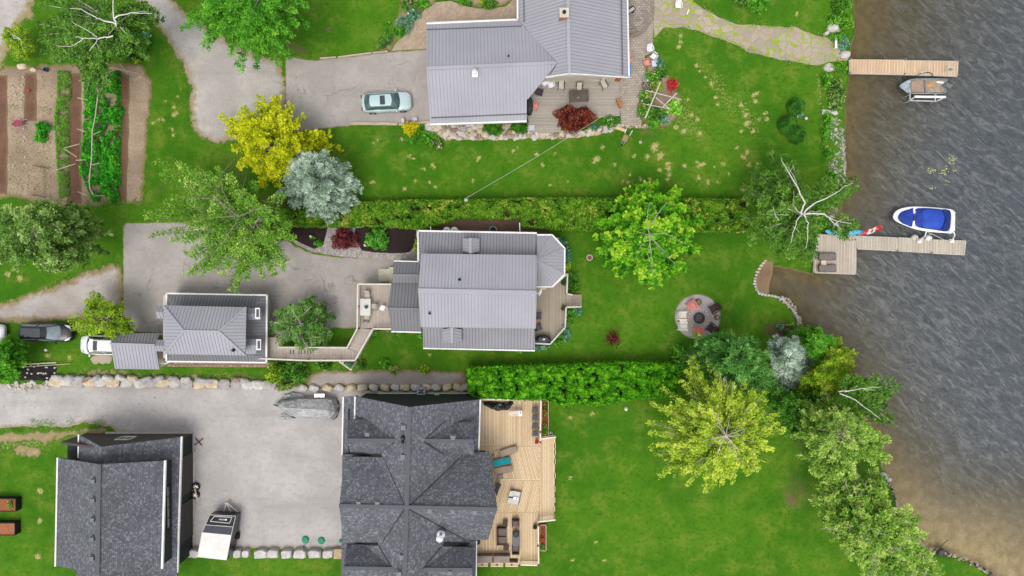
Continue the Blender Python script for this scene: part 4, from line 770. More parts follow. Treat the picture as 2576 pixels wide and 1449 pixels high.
# ================================================================ vehicles
def carpaint(name, c1, rough=.25):
    return mat(name, c1, tuple(x * .95 for x in c1), .6, rough, .5, coat=.6)
TYRE = mat('tyre_rubber', (30, 30, 31)); RIM = mat('wheel_rim', (180, 182, 186), (140, 142, 146), 3, .3, .5, .6)
CGL = mat('car_glass', (64, 84, 84), (84, 104, 102), .8, .06, .9); CGLD = mat('car_glass_dark', (34, 42, 48), (44, 54, 60), .8, .06, .9)
def car(name, label, loc, rz, paint, L_=4.8, W_=1.83, H_=1.45, hood=.98, tail=1.05, ws=(.22, .345), rw=(.84, .74), gl=CGL, suv=False, sunroof=(.42, .54), trim=None):
    """x runs nose (+) to tail (-); fractions count from the nose"""
    t = thing(name, label, 'car', loc, rz); X = lambda f: L_ * (.5 - f)
    st = [(0, .52, .42, .62), (.012, .68, .28, .72), (.04, .83, .2, .8), (.1, .93, .18, .88), (.2, .98, .18, hood), (.3, 1, .18, hood + .03), (.5, 1, .18, hood + .03), (.7, 1, .18, tail), (.86, .97, .2, tail), (.94, .9, .22, tail - .03), (.985, .78, .3, tail - .14), (1, .66, .4, tail - .3)]
    rings = []
    for f, w, zb, zt in st:
        hw = W_ / 2 * w; x = X(f); r = []
        for y, z in ((-.85, zb), (-1, zb + .15), (-1, zb + (zt - zb) * .55), (-.96, zt - .1), (-.84, zt - .02), (-.4, zt + .02), (.4, zt + .02), (.84, zt - .02), (.96, zt - .1), (1, zb + (zt - zb) * .55), (1, zb + .15), (.85, zb)): r.append((x, y * hw, z))
        rings.append(r)
    MB().loft(rings).build('body', paint, t, smooth=True, bevel=0)
    zb_ = hood + .01; hw = W_ / 2
    A = [(X(ws[0]), .8), (X(ws[1]), .63), (X(rw[1]), .61), (X(rw[0]), .76)]         # windscreen foot, roof front, roof back, rear glass foot
    zs = [zb_, H_ - .03, H_ - .05, tail]
    c = lambda i, s: Vector((A[i][0], s * A[i][1] * hw, zs[i]))
    def arch(i, j, bow, lift):                                                       # glass curved across and along
        vs = []; fs = []; n, k = 9, 5
        for a in range(k):
            u = a / (k - 1)
            for b in range(n):
                s = -1 + 2 * b / (n - 1); p = c(i, s).lerp(c(j, s), u); p.x += bow * (1 - s * s) * (1 if i == 0 else -1); p.z += .05 * (1 - s * s) * u + lift * math.sin(u * math.pi); vs.append(p)
        for a in range(k - 1):
            for b in range(n - 1): fs.append((a * n + b, a * n + b + 1, (a + 1) * n + b + 1, (a + 1) * n + b))
        return vs, fs
    for i, j, nm in ((0, 1, 'windscreen'), (3, 2, 'rear_window')):
        vs, fs = arch(i, j, .16 if i == 0 else .1, .03); MB().add(vs, fs).build(nm, gl, t, smooth=True)
    vs = []; n = 9
    for u in np.linspace(0, 1, 7):
        for b in range(n):
            s = -1 + 2 * b / (n - 1); p = c(1, s).lerp(c(2, s), u); p.z += .05 * (1 - s * s) + .02 * math.sin(u * math.pi); p.x += (.16 * (1 - u) - .1 * u) * (1 - s * s); vs.append(p)
    MB().add(vs, [(a * n + b, a * n + b + 1, (a + 1) * n + b + 1, (a + 1) * n + b) for a in range(6) for b in range(n - 1)]).build('roof', paint, t, smooth=True)
    for s in (-1, 1):
        lo0 = Vector((X(ws[0]) - .05, s * .87 * hw, zb_ - .03)); lo1 = Vector((X(rw[0]) + .05, s * .85 * hw, tail - .03))
        MB().add([lo0, lo1, c(2, s), c(1, s)], [(0, 1, 2, 3)]).add([lo0 + Vector((0, -s * .03, 0)), lo1 + Vector((0, -s * .03, 0)), c(2, s) + Vector((0, -s * .03, 0)), c(1, s) + Vector((0, -s * .03, 0))], [(3, 2, 1, 0)]).build('side_window', gl, t)
        p = MB(); p.bar(c(0, s), c(1, s) + Vector((0, 0, .01)), .07, .05); p.bar(c(3, s), c(2, s), .09, .05); p.bar(c(1, s), c(2, s), .06, .05)
        m_ = lo0.lerp(lo1, .5); p.bar(m_, c(1, s).lerp(c(2, s), .42), .06, .04); p.build('pillar', paint if not trim else trim, t)
        x_ = X(ws[0] + .05); mm = MB().box((x_, s * (hw + .06), hood + .1), (.13, .22, .15)).build('mirror', paint, t, bevel=.03)
        for f in (.19, .8):
            w = MB().tube([(X(f), s * (hw - .2), .33), (X(f), s * (hw + .005), .33)], .34, 20).build('wheel', TYRE, t); MB().tube([(X(f), s * (hw - .02), .33), (X(f), s * (hw + .012), .33)], .2, 14).build('rim', RIM, w)
        hl = MB().slab([Vector((X(.025), s * hw * .42, .76)), Vector((X(.05), s * hw * .76, .79)), Vector((X(.13), s * hw * .86, .93)), Vector((X(.09), s * hw * .62, .9))], (0, 0, .03)).build('headlight', mat('headlight_glass', (222, 226, 226), (190, 196, 200), 8, .1, .6), t)
        MB().box((X(.985), s * hw * .64, tail - .16), (.12, .34, .14)).build('taillight', mat('taillight_red', (160, 40, 36), (120, 24, 22), 6, .2, .5), t, bevel=.02)
        MB().tube([(X(.42), s * hw * .985, .82), (X(.45), s * hw * .99, .82)], .02).build('door_handle', RIM, t)
    if sunroof:
        xa_, xb_ = X(sunroof[0]), X(sunroof[1]); MB().box(((xa_ + xb_) / 2, 0, H_ + .035), (xa_ - xb_, W_ * .47, .03)).build('sunroof', CGLD, t, bevel=.01)
    MB().box((X(.018), 0, .52), (.14, W_ * .5, .2)).build('grille', BLACK, t, bevel=.03)
    if suv:
        for s in (-1, 1): MB().bar((X(.38), s * hw * .6, H_ + .03), (X(.8), s * hw * .6, H_ + .02), .05, .05).build('roof_rail', BLACK if trim is None else trim, t)
    return t
car('parked_sedan', 'pale silver-green sedan with sunroof parked on the upper asphalt driveway', P(972, 257, .7) * Vector((1, 1, 0)) if True else None, R(3.5), carpaint('silver_green_paint', (186, 208, 208)), 4.85, 1.86, 1.45, ws=(.245, .40), rw=(.91, .79), sunroof=(.5, .6), trim=carpaint('dark_teal_trim', (90, 116, 112)))
car('parked_suv', 'black estate SUV parked on the grass behind the white car', P(119, 836, .7) * Vector((1, 1, 0)), R(-1.5), mat('black_paint', (16, 17, 20), (12, 13, 15), .6, .3, .4, coat=.25), 4.9, 1.84, 1.68, 1.02, 1.2, ws=(.22, .4), rw=(.97, .9), gl=mat('pale_reflecting_glass', (140, 152, 158), (110, 122, 128), 1, .06, .9), suv=True, sunroof=(.5, .88), trim=BLACK)
car('parked_suv', 'white SUV with black sunroof parked half under the carport roof', P(265, 868, .7) * Vector((1, 1, 0)), R(178.5), carpaint('white_paint_car', (240, 240, 240)), 4.9, 1.92, 1.68, 1.05, 1.2, ws=(.2, .31), rw=(.97, .9), gl=CGLD, suv=True, sunroof=(.38, .46), trim=None)
car('parked_car', 'white car whose rounded front barely enters the photo at the left edge', P(-50, 838, .7) * Vector((1, 1, 0)), R(0), carpaint('white_paint_car', (240, 240, 240)), 4.7, 1.84, 1.5, ws=(.22, .36), sunroof=None)
# boat under a grey tarpaulin on its trailer
def tarpm():
    t = NT('silver_tarpaulin'); a = t.noise(1.6, 5, t.mapp(rz=R(20), scale=(1, 2.2, 1)), .6, 1.5); b = t.noise(9, 3)
    col = t.mix(t.step(a, .35, .65), lin((186, 186, 186)), lin((142, 142, 142))); t.bump(t.math('ADD', t.math('MULTIPLY', a, 3), b), .5, .06); return t.done(col, .38, .5)
tb = thing('covered_boat', 'boat wrapped in a wrinkled silver tarpaulin on its trailer by the boulder row', 'boat', P(785, 1027, 0))
tp = [(694, 1016), (705, 1007), (722, 1004), (748, 998), (800, 999), (832, 998), (845, 1003), (853, 1020), (852, 1040), (838, 1057), (800, 1055), (760, 1052), (730, 1045), (708, 1032)]
spine = [(716, 1026), (770, 1029), (822, 1032)]
mb = MB(); low = []; mid = []
for i, (x, y) in enumerate(tp):
    low.append(P(x + random.uniform(-3, 3), y + random.uniform(-2, 2), .25)); mx_ = 782 + (x - 782) * .84; my = 1028 + (y - 1028) * .8; mid.append(P(mx_ + random.uniform(-2, 2), my, 1.15 + random.uniform(-.08, .08)))
sp = [P(a, b, 1.75) for a, b in spine]; vs = low + mid + sp; n = len(tp); fs = [(i, (i + 1) % n, (i + 1) % n + n, i + n) for i in range(n)]
near = [min(range(3), key=lambda k: (mid[i].xy - sp[k].xy).length) for i in range(n)]
for i in range(n):
    j = (i + 1) % n; a, b = near[i], near[j]; fs.append((i + n, j + n, 2 * n + a))
    if a != b: fs.append((j + n, 2 * n + b, 2 * n + a))
o = mb.add(vs, fs).build('tarpaulin', tarpm(), tb, True, smooth=False); sb = o.modifiers.new('sub', 'SUBSURF'); sb.levels = sb.render_levels = 2; sb.subdivision_type = 'SIMPLE'
tx_ = bpy.data.textures.new('wrinkle', 'CLOUDS'); tx_.noise_scale = .5; dm = o.modifiers.new('wr', 'DISPLACE'); dm.texture = tx_; dm.strength = .12; dm.texture_coords = 'LOCAL'
def crumple(par, D, z, m, name, n=26, hgt=.35, seed=1, z0=.03):
    rr = random.Random(seed); c = (sum(p[0] for p in D) / len(D), sum(p[1] for p in D) / len(D)); mb = MB(); rings = []
    for s, zz in ((1, z0), (.85, z0 + hgt * .5), (.6, z0 + hgt), (.3, z0 + hgt * .8)):
        r = []
        for i in range(n):
            u = i / n * len(D); k = int(u); a, b = D[k % len(D)], D[(k + 1) % len(D)]; f = u - k; q = (a[0] + (b[0] - a[0]) * f, a[1] + (b[1] - a[1]) * f)
            r.append(P(c[0] + (q[0] - c[0]) * s * rr.uniform(.92, 1.06), c[1] + (q[1] - c[1]) * s * rr.uniform(.92, 1.06), z + zz * rr.uniform(.6, 1.3)))
        rings.append(r)
    return MB().loft(rings).build(name, m, par, True)
crumple(tb, [(709, 1005), (712, 992), (735, 984), (765, 990), (778, 1001), (750, 1003), (725, 1006)], 0, tarpm.__call__() if False else MATS['silver_tarpaulin'], 'loose_fold', 24, .3, 3)
crumple(tb, [(701, 1053), (708, 1038), (722, 1040), (745, 1052), (735, 1056), (715, 1056)], 0, MATS['silver_tarpaulin'], 'loose_fold', 20, .2, 4)
crumple(tb, [(836, 1010), (845, 1000), (853, 1010), (856, 1030), (848, 1050), (838, 1056), (832, 1040), (840, 1030)], 0, mat('dark_tarp_edge', (84, 84, 86), (62, 62, 64), 6, .5), 'dark_flap', 20, .4, 5)
MB().bar(P(716, 1026, 1.78), P(822, 1032, 1.78), .05, .03).build('ridge_line', mat('tarp_seam', (196, 196, 196)), tb, True)
MB().bar(P(688, 1018, .45), P(712, 1024, .5), .1, .1).tube([P(702, 1011, .3), P(702, 1011, .9)], .05).build('trailer_tongue', BLACK, tb, True)
mb = MB(); mb.box(P(804, 995, .7), (1.0, .35, .06)).box(P(804, 992, .5), (.8, .12, .2)); mb.build('mudguard', mat('chrome', (210, 212, 216), (150, 152, 158), 3, .2, .6, .8), tb, True)
w = MB().tube([P(804, 995, .32), P(804, 990, .32)], .32, 18).build('wheel', TYRE, tb, True)
# enclosed cargo trailer
ct = thing('cargo_trailer', 'white-roofed black enclosed cargo trailer with its drawbar pointing to the lane', 'trailer', P(545, 1335, 0))
top = [(529, 1291), (595, 1296), (583, 1346), (571, 1408), (497, 1401), (509, 1339)]
ZT = 2.1
fl = [P(532, 1289, .4), P(600, 1296, .4), P(585, 1392, .4), P(520, 1388, .4)]
tpw = [P(528, 1295, 1.55), P(593, 1298, 1.55), P(582, 1346, 2.05), P(570, 1409, 2.12), P(496.5, 1401, 2.12), P(509, 1339, 2.05)]
f0, f1, f2, f3 = [Vector((p.x, p.y, .35)) for p in (tpw[0], tpw[1], tpw[3], tpw[4])]
m0, m1 = Vector((tpw[5].x, tpw[5].y, .35)), Vector((tpw[2].x, tpw[2].y, .35))
TRB = mat('trailer_black', (30, 32, 40), (24, 25, 32), 1, .25, .5); TRG = mat('trailer_slate', (70, 72, 84), (62, 64, 76), 1, .3, .5); TRW = mat('trailer_white', (238, 230, 224), (214, 206, 200), 1.6, .5)
MB().add([f0, f1, m1, f2, f3, m0, *tpw], [(0, 5, 4, 3, 2, 1), (0, 1, 7, 6), (1, 2, 8, 7), (2, 3, 9, 8), (3, 4, 10, 9), (4, 5, 11, 10), (5, 0, 6, 11)]).build('body', TRB, ct, True)
e0, e1 = tpw[0].lerp(tpw[5], .57), tpw[1].lerp(tpw[2], .57); up = Vector((0, 0, .012))
MB().slab([tpw[0] + up, tpw[1] + up, e1 + up, e0 + up], (0, 0, .01)).build('nose_panel', TRB, ct, True); MB().slab([e0 + up, e1 + up, tpw[2] + up, tpw[5] + up], (0, 0, .01)).build('slope_panel', TRG, ct, True)
MB().slab([tpw[5] + up, tpw[2] + up, tpw[3] + up, tpw[4] + up], (0, 0, .015)).build('roof', TRW, ct, True)
mb = MB()
for a, b in ((tpw[0], tpw[1]), (tpw[0], tpw[5]), (tpw[1], tpw[2]), (tpw[2], tpw[3]), (tpw[4], tpw[5]), (e0, e1)): mb.bar(a + up * 2, b + up * 2, .05, .03)
mb.build('trim', RW2, ct, True)
q0, q1, q2, q3 = [tpw[0].lerp(tpw[1], u).lerp(e0.lerp(e1, u), v) + up * 3 for u, v in ((.2, .12), (.88, .12), (.84, .68), (.12, .62))]
fr = MB();
for a, b in ((q0, q1), (q1, q2), (q2, q3), (q3, q0)): fr.bar(a, b, .06, .04)
fr.build('name_frame', RW2, ct, True)
cc = (q0 + q1 + q2 + q3) / 4; xax = (q0 - q1).normalized(); nn_ = (tpw[1] - tpw[0]).cross(e0 - tpw[0]).normalized(); nn_ = nn_ if nn_.z > 0 else -nn_; yax = nn_.cross(xax)
lb_ = MB(); rr = random.Random(3); F_ = lambda u, v: cc + xax * u + yax * v + nn_ * .03
for k, gx_ in enumerate(np.linspace(-.24, .34, 9)):                # short upright letter strokes of the illegible trailer name, round mark at its right end
    h_ = rr.uniform(.055, .08); lb_.bar(F_(-gx_, -h_), F_(-gx_ + rr.uniform(-.01, .01), h_), .03, .01)
    if k % 2: lb_.bar(F_(-gx_ - .01, h_ * rr.uniform(-1, 1)), F_(-gx_ - .05, h_ * rr.uniform(-.6, .8)), .026, .01)
lb_.add([F_(-.43 + .085 * math.cos(a), .0 + .085 * math.sin(a)) for a in np.linspace(0, 2 * math.pi, 14, endpoint=False)], [tuple(range(14))]); lb_.build('lettering', WHITE, ct, True)
mb = MB(); tip = P(570, 1264, .5)
for u in (.35, .9): mb.bar(f0.lerp(f1, u) + Vector((0, 0, .1)), tip, .08)
mb.bar(tip, f0.lerp(f1, .62) + Vector((0, 0, .1)), .07); mb.tube([tip + Vector((0, 0, -.3)), tip + Vector((0, .1, .5))], .04); mb.build('drawbar', RW2, ct, True)
w = MB().tube([m1.lerp(f2, .3) + Vector((-.05, 0, -.02)), m1.lerp(f2, .3) + Vector((.15, 0, -.02))], .33, 18).build('wheel', TYRE, ct, True)
# ================================================================ boats
def hull(par, D, z0, z1, m, name='hull'):
    c = (sum(p[0] for p in D) / len(D), sum(p[1] for p in D) / len(D)); rings = []
    for s, z in ((.55, z0), (.8, z0 + .25), (.95, z0 + (z1 - z0) * .6), (1, z1)): rings.append([P(c[0] + (x - c[0]) * (s if s > .9 else s + .08), c[1] + (y - c[1]) * s, z) for x, y in D])
    return MB().loft(rings).build(name, m, par, True, smooth=True)
def spl(D, n=6):                                        # smooth closed outline through points
    o = []; k = len(D)
    for i in range(k):
        p0, p1, p2, p3 = [np.array(D[(i + j) % k], float) for j in (-1, 0, 1, 2)]
        for j in range(n):
            t = j / n; o.append(tuple(.5 * (2 * p1 + (p2 - p0) * t + (2 * p0 - 5 * p1 + 4 * p2 - p3) * t * t + (3 * p1 - p0 - 3 * p2 + p3) * t ** 3)))
    return o
def ringtop(par, D, z, w, h, m, name, n=1):
    mb = MB(); q = [P(a, b, z) for a, b in D]
    k = len(q); cx = sum(q, Vector()) / k; vs = []; fs = []
    for p in q: d = (cx - p).normalized(); vs += [p + Vector((0, 0, -h)), p + Vector((0, 0, 0)), p + d * w + Vector((0, 0, .02)), p + d * w + Vector((0, 0, -h))]
    for i in range(k):
        for j in range(4): fs.append((4 * i + j, 4 * i + (j + 1) % 4, 4 * ((i + 1) % k) + (j + 1) % 4, 4 * ((i + 1) % k) + j))
    return mb.add(vs, fs).build(name, m, par, True, smooth=True)
def dome(par, D, z, lift, m, name, smooth=True):
    c = (sum(p[0] for p in D) / len(D), sum(p[1] for p in D) / len(D))
    rings = [[P(c[0] + (x - c[0]) * s, c[1] + (y - c[1]) * s, z + lift * (1 - s * s)) for x, y in D] for s in (1, .97, .8, .55, .25)]
    return MB().loft(rings).build(name, m, par, True, smooth=smooth)
BW = mat('boat_white', (244, 244, 246), (232, 232, 236), 1, .2, .5); BLU = mat('boat_cover_blue', (30, 62, 160), (20, 46, 128), 1.2, .7, .3, bump=.4); BLUL = mat('boat_cover_blue_light', (38, 78, 182), (30, 64, 160), 1.2, .65, .3, bump=.3); BLUD = mat('boat_cover_navy', (26, 48, 118), (20, 38, 98), 1.2, .7, .3)
mbt = thing('motor_boat', 'white motorboat with bright blue cover moored at the long dock', 'boat', P(2325, 553, 0) + Vector((0, 0, WZ)))
ho = [(2247, 547), (2253, 532), (2272, 523), (2300, 519.5), (2340, 521), (2380, 524.5), (2397, 528), (2402, 535), (2403, 553), (2400, 575), (2395, 587), (2380, 586), (2340, 583), (2305, 577), (2275, 566), (2256, 557)]
HO = spl(ho, 4); hull(mbt, HO, WZ - .3, .5, BW); ringtop(mbt, HO, .52, .42, .1, BW, 'gunwale')
dome(mbt, spl([(2259, 546), (2268, 533), (2288, 526), (2298, 524), (2300, 540), (2300, 553), (2294, 570), (2280, 566), (2266, 559)], 3), .56, .22, BLU, 'bow_cover')
dome(mbt, spl([(2301, 546), (2302, 530), (2310, 523.5), (2345, 524), (2380, 528), (2391, 531), (2392, 553), (2385, 581), (2350, 578), (2312, 572), (2302, 562)], 3), .56, .3, BLU, 'cockpit_cover')
dome(mbt, spl([(2320, 550), (2321, 530), (2335, 526), (2365, 528), (2376, 540), (2377, 555), (2366, 573), (2350, 575), (2322, 572)], 3), .72, .3, BLUL, 'raised_cover')
dome(mbt, spl([(2380, 555), (2378, 540), (2372, 527), (2390, 531), (2391, 555), (2384, 580), (2370, 577)], 3), .74, .1, BLUD, 'stern_cover')
MB().bar(P(2299, 526, .62), P(2300, 537, .66), .16, .1).bar(P(2299, 556, .66), P(2296, 571, .6), .16, .1).build('windshield_frame', BW, mbt, True)
MB().prism([tuple(P(*p, .35).xy) for p in ((2399, 532), (2404, 533), (2403, 580), (2396, 583))], -.1, .3).build('swim_platform', BW, mbt, True)
for i, (a, b, c2, lb) in enumerate((((2331, 581), (2312, 607), .8, 'left'), ((2398, 580), (2394, 606), .8, 'right'))):
    wp = thing('mooring_whip', f'white bent mooring arm between long dock and blue boat, {lb} one', 'mooring arm', P(*b, .4), group='white mooring arms on the long dock')
    pa, pb = P(*b, .45), P(*a, 1.5); md = pa.lerp(pb, .5) + Vector((0, 0, .35)); MB().tube([pa, md, pb], .055, 8).build('arm', WHITE, wp, True); MB().box(P(*b, .5), (.4, .35, .16)).tube([P(*b, .45), P(*b, .9)], .07).build('base', WHITE, wp, True)
tag(MB().tube([P(2312, 601, .9), P(2345, 588, .5)], .025).tube([P(2331, 582, .55), P(2374, 603, .5)], .025).build('mooring_line', RW2), 'crossed pale mooring lines between the blue-covered boat and the dock', 'rope')
for x, y, lb in ((2301, 597, 'left tan one'), (2336, 599, 'right white one')):
    fdr = thing('dock_fender', f'round fender hanging at the dock edge under the blue boat, {lb}', 'fender', P(x, y, .45), group='fenders by the blue boat'); MB().lathe([(.02, -.3), (.2, -.24), (.27, 0), (.2, .2), (.02, .26)], 14, sx=1.2).build('body', WHITE if 'white' in lb else mat('fender_tan', (220, 206, 196)), fdr, smooth=True); MB().tube([(0, 0, .2), (0, -.15, .3)], .03).build('eye', BLACK, fdr)
# aluminium fishing boat
ab = thing('fishing_boat', 'worn grey aluminium fishing boat with outboard motor beside the timber jetty', 'boat', P(2325, 216, 0) + Vector((0, 0, WZ)))
AL = mat('aluminium_grey', (176, 184, 186), (132, 140, 146), 2.5, .4, .5, .3, fine=.2); FLR = mat('boat_floor', (176, 162, 142), (150, 134, 114), 3, .9, .2, fine=.25)
ao = [(2263, 216), (2275, 206), (2292, 199), (2320, 197), (2381, 198), (2382, 205), (2379, 218), (2381, 230), (2370, 235), (2330, 236), (2290, 235), (2274, 226)]
AO = spl(ao, 3); hull(ab, AO, WZ - .25, .35, AL); ringtop(ab, AO, .42, .12, .12, AL, 'gunwale'); dome(ab, [(2325 + (x - 2325) * .93, 217 + (y - 217) * .86) for x, y in AO], .38, .06, FLR, 'floor')
dome(ab, spl([(2264, 216), (2276, 207), (2291, 201), (2290, 216), (2291, 233), (2276, 226)], 3), .44, .05, mat('bow_paint', (168, 182, 190), (120, 132, 138), 3, .5), 'bow_deck')
MB().prism([tuple(P(*p, .55).xy) for p in ((2293, 204), (2325, 204), (2325, 231), (2293, 231))], .38, .52).build('forward_bench', mat('bench_brown', (166, 140, 124), (148, 122, 108), 2, .8), ab, True); MB().bar(P(2326, 203, .56), P(2328, 234, .56), .14, .06).build('crossbar', mat('grey_bar', (110, 120, 124)), ab, True)
MB().prism([tuple(P(*p, .55).xy) for p in ((2357, 204), (2375, 206), (2374, 210), (2357, 208))], .4, .55).build('stern_seat', WHITE, ab, True)
MB().lathe([(.25, 0), (.2, .06), (.02, .1)], 8, P(2341, 214, .4), sx=1.3).build('orange_bag', mat('orange_cloth', (220, 150, 90), (196, 120, 66), 8), ab, True)
om = MB().box(P(2384, 216, .75), (.7, .42, .4), R(-30), tx=.8, ty=.8).box(P(2386, 218, .1), (.2, .14, 1.1), R(-30)).build('outboard_motor', mat('outboard_grey', (84, 92, 98), (120, 126, 130), 4, .3, .5), ab, True, bevel=.05)
lf = thing('boat_lift', 'white and grey metal boat lift frame beside the aluminium fishing boat', 'boat lift', P(2325, 250, 0) + Vector((0, 0, WZ)))
MB().tube([P(2300, 243, .3), P(2378, 244, .3)], .12, 10).build('float_tube', WHITE, lf, True)
mb = MB()
for a, b in (((2286, 253), (2354, 255)), ((2289, 236), (2289, 254)), ((2354, 237), (2352, 255)), ((2289, 252), (2302, 244)), ((2376, 245), (2356, 255))): mb.bar(P(*a, .2), P(*b, .2), .1, .08)
mb.build('frame', mat('galvanised', (220, 222, 224)), lf, True)
for x, y in ((2289, 253), (2353, 254), (2289, 238), (2353, 238)): MB().tube([Vector((*P(x, y, .2).xy, -2)), P(x, y, .5)], .04).build('post', RW2, lf, True)
rl = thing('dock_handrail', 'curved dark tube handrail on the edge of the timber jetty above the fishing boat', 'handrail', P(2322, 186, .35)); MB().tube([P(2304, 191, .35), P(2312, 187, .9), P(2322, 183, 1.0), P(2338, 182, 1.0), P(2345, 186, .8), P(2346, 192, .3)], .045).build('hoop', mat('dark_tube', (70, 74, 78)), rl, True); MB().bar(P(2318, 182, 1.0), P(2330, 182, 1.0), .12, .03).build('pad', WHITE, rl, True)
ln = thing('winch_wheel', 'spoked winch wheel near the end of the timber jetty', 'winch wheel', P(2379, 181, .35))
mb = MB(); rr_ = .42
cp = Vector((0, 0, .75)); mb.tube([cp + Vector((rr_ * 1.1 * math.cos(a), rr_ * .45 * math.sin(a), .25 * math.sin(a))) for a in np.linspace(0, 2 * math.pi, 18)], .02, 5)
for a in (0, 1.05, 2.1): mb.bar(cp + Vector((rr_ * math.cos(a), rr_ * .45 * math.sin(a), .25 * math.sin(a))), cp - Vector((rr_ * math.cos(a), rr_ * .45 * math.sin(a), .25 * math.sin(a))), .025)
mb.build('wheel', mat('galvanised', (220, 222, 224)), ln); MB().tube([(0, 0, 0), (0, 0, .75)], .04).build('post', RW2, ln); MB().box((0, 0, .8), (.25, .2, .15)).build('hub', mat('blue_grey', (130, 140, 160)), ln)
# paddleboard and flag
pbd = thing('paddle_board', 'light blue paddleboard lying at the top edge of the dock platform', 'paddleboard', P(2110, 583, .5))
po = spl([(2075.5, 582), (2082, 577.5), (2100, 576), (2140, 578), (2166, 580), (2173, 583.5), (2166, 588), (2140, 591.5), (2100, 591), (2084, 588)], 4)
dome(pbd, po, .45, .05, mat('board_blue', (70, 170, 214), (90, 190, 226), 1, .3, .5), 'board'); dome(pbd, [(2124 + (x - 2124) * .55, 584 + (y - 584) * .5) for x, y in po], .5, .03, mat('board_pad', (120, 196, 220), (90, 170, 204), 1, .5), 'deck_pad')
flg = thing('national_flag', 'red and white maple leaf flag on a short tilted pole at the dock platform corner', 'flag', P(2156, 592, .4))
fp0, fp1 = P(2158, 592, .45), P(2220, 571, 2.1)
MB().tube([fp0, fp1], .025).build('flagpole', RW2, flg, True)
FR = mat('flag_red', (226, 44, 54), (200, 34, 44), 2, .8); FW = mat('flag_white', (240, 236, 236), (226, 222, 222), 2, .8)
d_ = (fp1 - fp0).normalized(); u0 = fp0.lerp(fp1, .92); dn_ = Vector((-.55, -.1, -.9)).normalized()
nx_, ny_ = 14, 6; vs = []
for i in range(nx_ + 1):
    for j in range(ny_ + 1):
        u, v = i / nx_, j / ny_; p = fp0.lerp(fp1, .94 - .76 * u) + Vector((0, .22, -.1)) * 0 + Vector((-.05, -.32, -.15)) * (v - .5) * 1.5; p += Vector((0, .05 * math.sin(u * 9), .07 * math.sin(u * 11 + v * 3) + .06)); vs.append(p)
for nm, lo, hi, mm in (('red_band', 0, 4, FR), ('white_band', 4, 10, FW), ('red_band', 10, 14, FR)):
    f_ = MB(); f_.add(vs, [(i * (ny_ + 1) + j, (i + 1) * (ny_ + 1) + j, (i + 1) * (ny_ + 1) + j + 1, i * (ny_ + 1) + j + 1) for i in range(lo, hi) for j in range(ny_)]); f_.build(nm, mm, flg, True, smooth=True)
ctr = vs[7 * (ny_ + 1) + 3]; e1_ = (vs[8 * 7 + 3] - vs[6 * 7 + 3]).normalized(); e2_ = (vs[7 * 7 + 4] - vs[7 * 7 + 2]).normalized(); up_ = e1_.cross(e2_).normalized(); up_ = up_ if up_.z > 0 else -up_
leaf = [(0, 1), (.18, .62), (.42, .72), (.34, .3), (.62, .5), (.68, .34), (.95, .28), (.8, .08), (.88, -.06), (.45, -.32), (.5, -.5), (.06, -.42), (.06, -.85)]; leaf += [(-x, y) for x, y in leaf[::-1][:-1]]
MB().slab([ctr + up_ * .05 + e1_ * y * -.2 + e2_ * x * .2 for x, y in leaf], up_ * .01).build('maple_leaf', FR, flg, True)
# ================================================================ small furniture kinds (local metres)
def plastic_chair(label, loc, rz, m, group=None, z=0):
    t = thing('garden_chair', label, 'chair', Vector(loc), rz, group)
    MB().slab([Vector(p) for p in ((-.22, -.24, .42), (.24, -.26, .43), (.24, .26, .43), (-.22, .24, .42))], (0, 0, -.04)).build('seat', m, t)
    bk = MB()
    ang = np.linspace(-1.15, 1.15, 9); lo = [(-.24 + .06 * (1 - math.cos(a)) * 1.6, .3 * math.sin(a), .43) for a in ang]; hi = [(x - .14, y * 1.02, .85 - .22 * abs(math.sin(a)) ** 2) for (x, y, z_), a in zip(lo, ang)]
    n = len(lo); bk.add(lo + hi, [(i, i + 1, i + 1 + n, i + n) for i in range(n - 1)]); bk.add([(x - .03, y, z_) for x, y, z_ in lo + hi], [(i + n, i + 1 + n, i + 1, i) for i in range(n - 1)])
    bk.tube([Vector(p) for p in hi], .025, 6); bk.build('backrest', m, t)
    for s in (-1, 1):
        MB().bar((-.22, s * .3, .64), (.22, s * .32, .62), .07, .03).build('armrest', m, t)
        for x in (-.24, .24): MB().bar((x, s * .28, .64 if x > 0 else .42), (x * 1.1, s * .3, 0), .05).build('leg', m, t)
    return t
def adirondack(label, loc, rz, m, group=None, w=.74, double=False):
    t = thing('lounge_chair', label, 'chair', Vector(loc), rz, group); ws = [0] if not double else [-.36, .36]
    mb = MB()
    for i in range(5): x = .38 - i * .13; mb.bar((x, -w / 2 + .08, .36 - i * .03), (x, w / 2 - .08, .36 - i * .03), .115, .03)
    mb.build('seat', m, t); mb = MB()
    for i in range(5):
        y = -w / 2 + .12 + i * (w - .24) / 4; h = .9 - abs(i - 2) * .05; mb.slab([Vector((-.2, y - .055, .22)), Vector((-.2, y + .055, .22)), Vector((-.56, y + .06, h)), Vector((-.56, y - .06, h))], (.02, 0, .02))
    mb.build('backrest', m, t)
    for s in (-1, 1):
        MB().slab([Vector((.46, s * w / 2 - .07, .56)), Vector((.46, s * w / 2 + .07, .56)), Vector((-.36, s * w / 2 + .04, .54)), Vector((-.36, s * w / 2 - .04, .54))], (0, 0, -.03)).build('armrest', m, t)
        MB().bar((.38, s * w / 2, .54), (.38, s * w / 2, 0), .08, .03).build('leg', m, t); MB().bar((-.25, s * w / 2, .5), (-.5, s * w / 2, 0), .08, .03).build('leg', m, t)
    return t
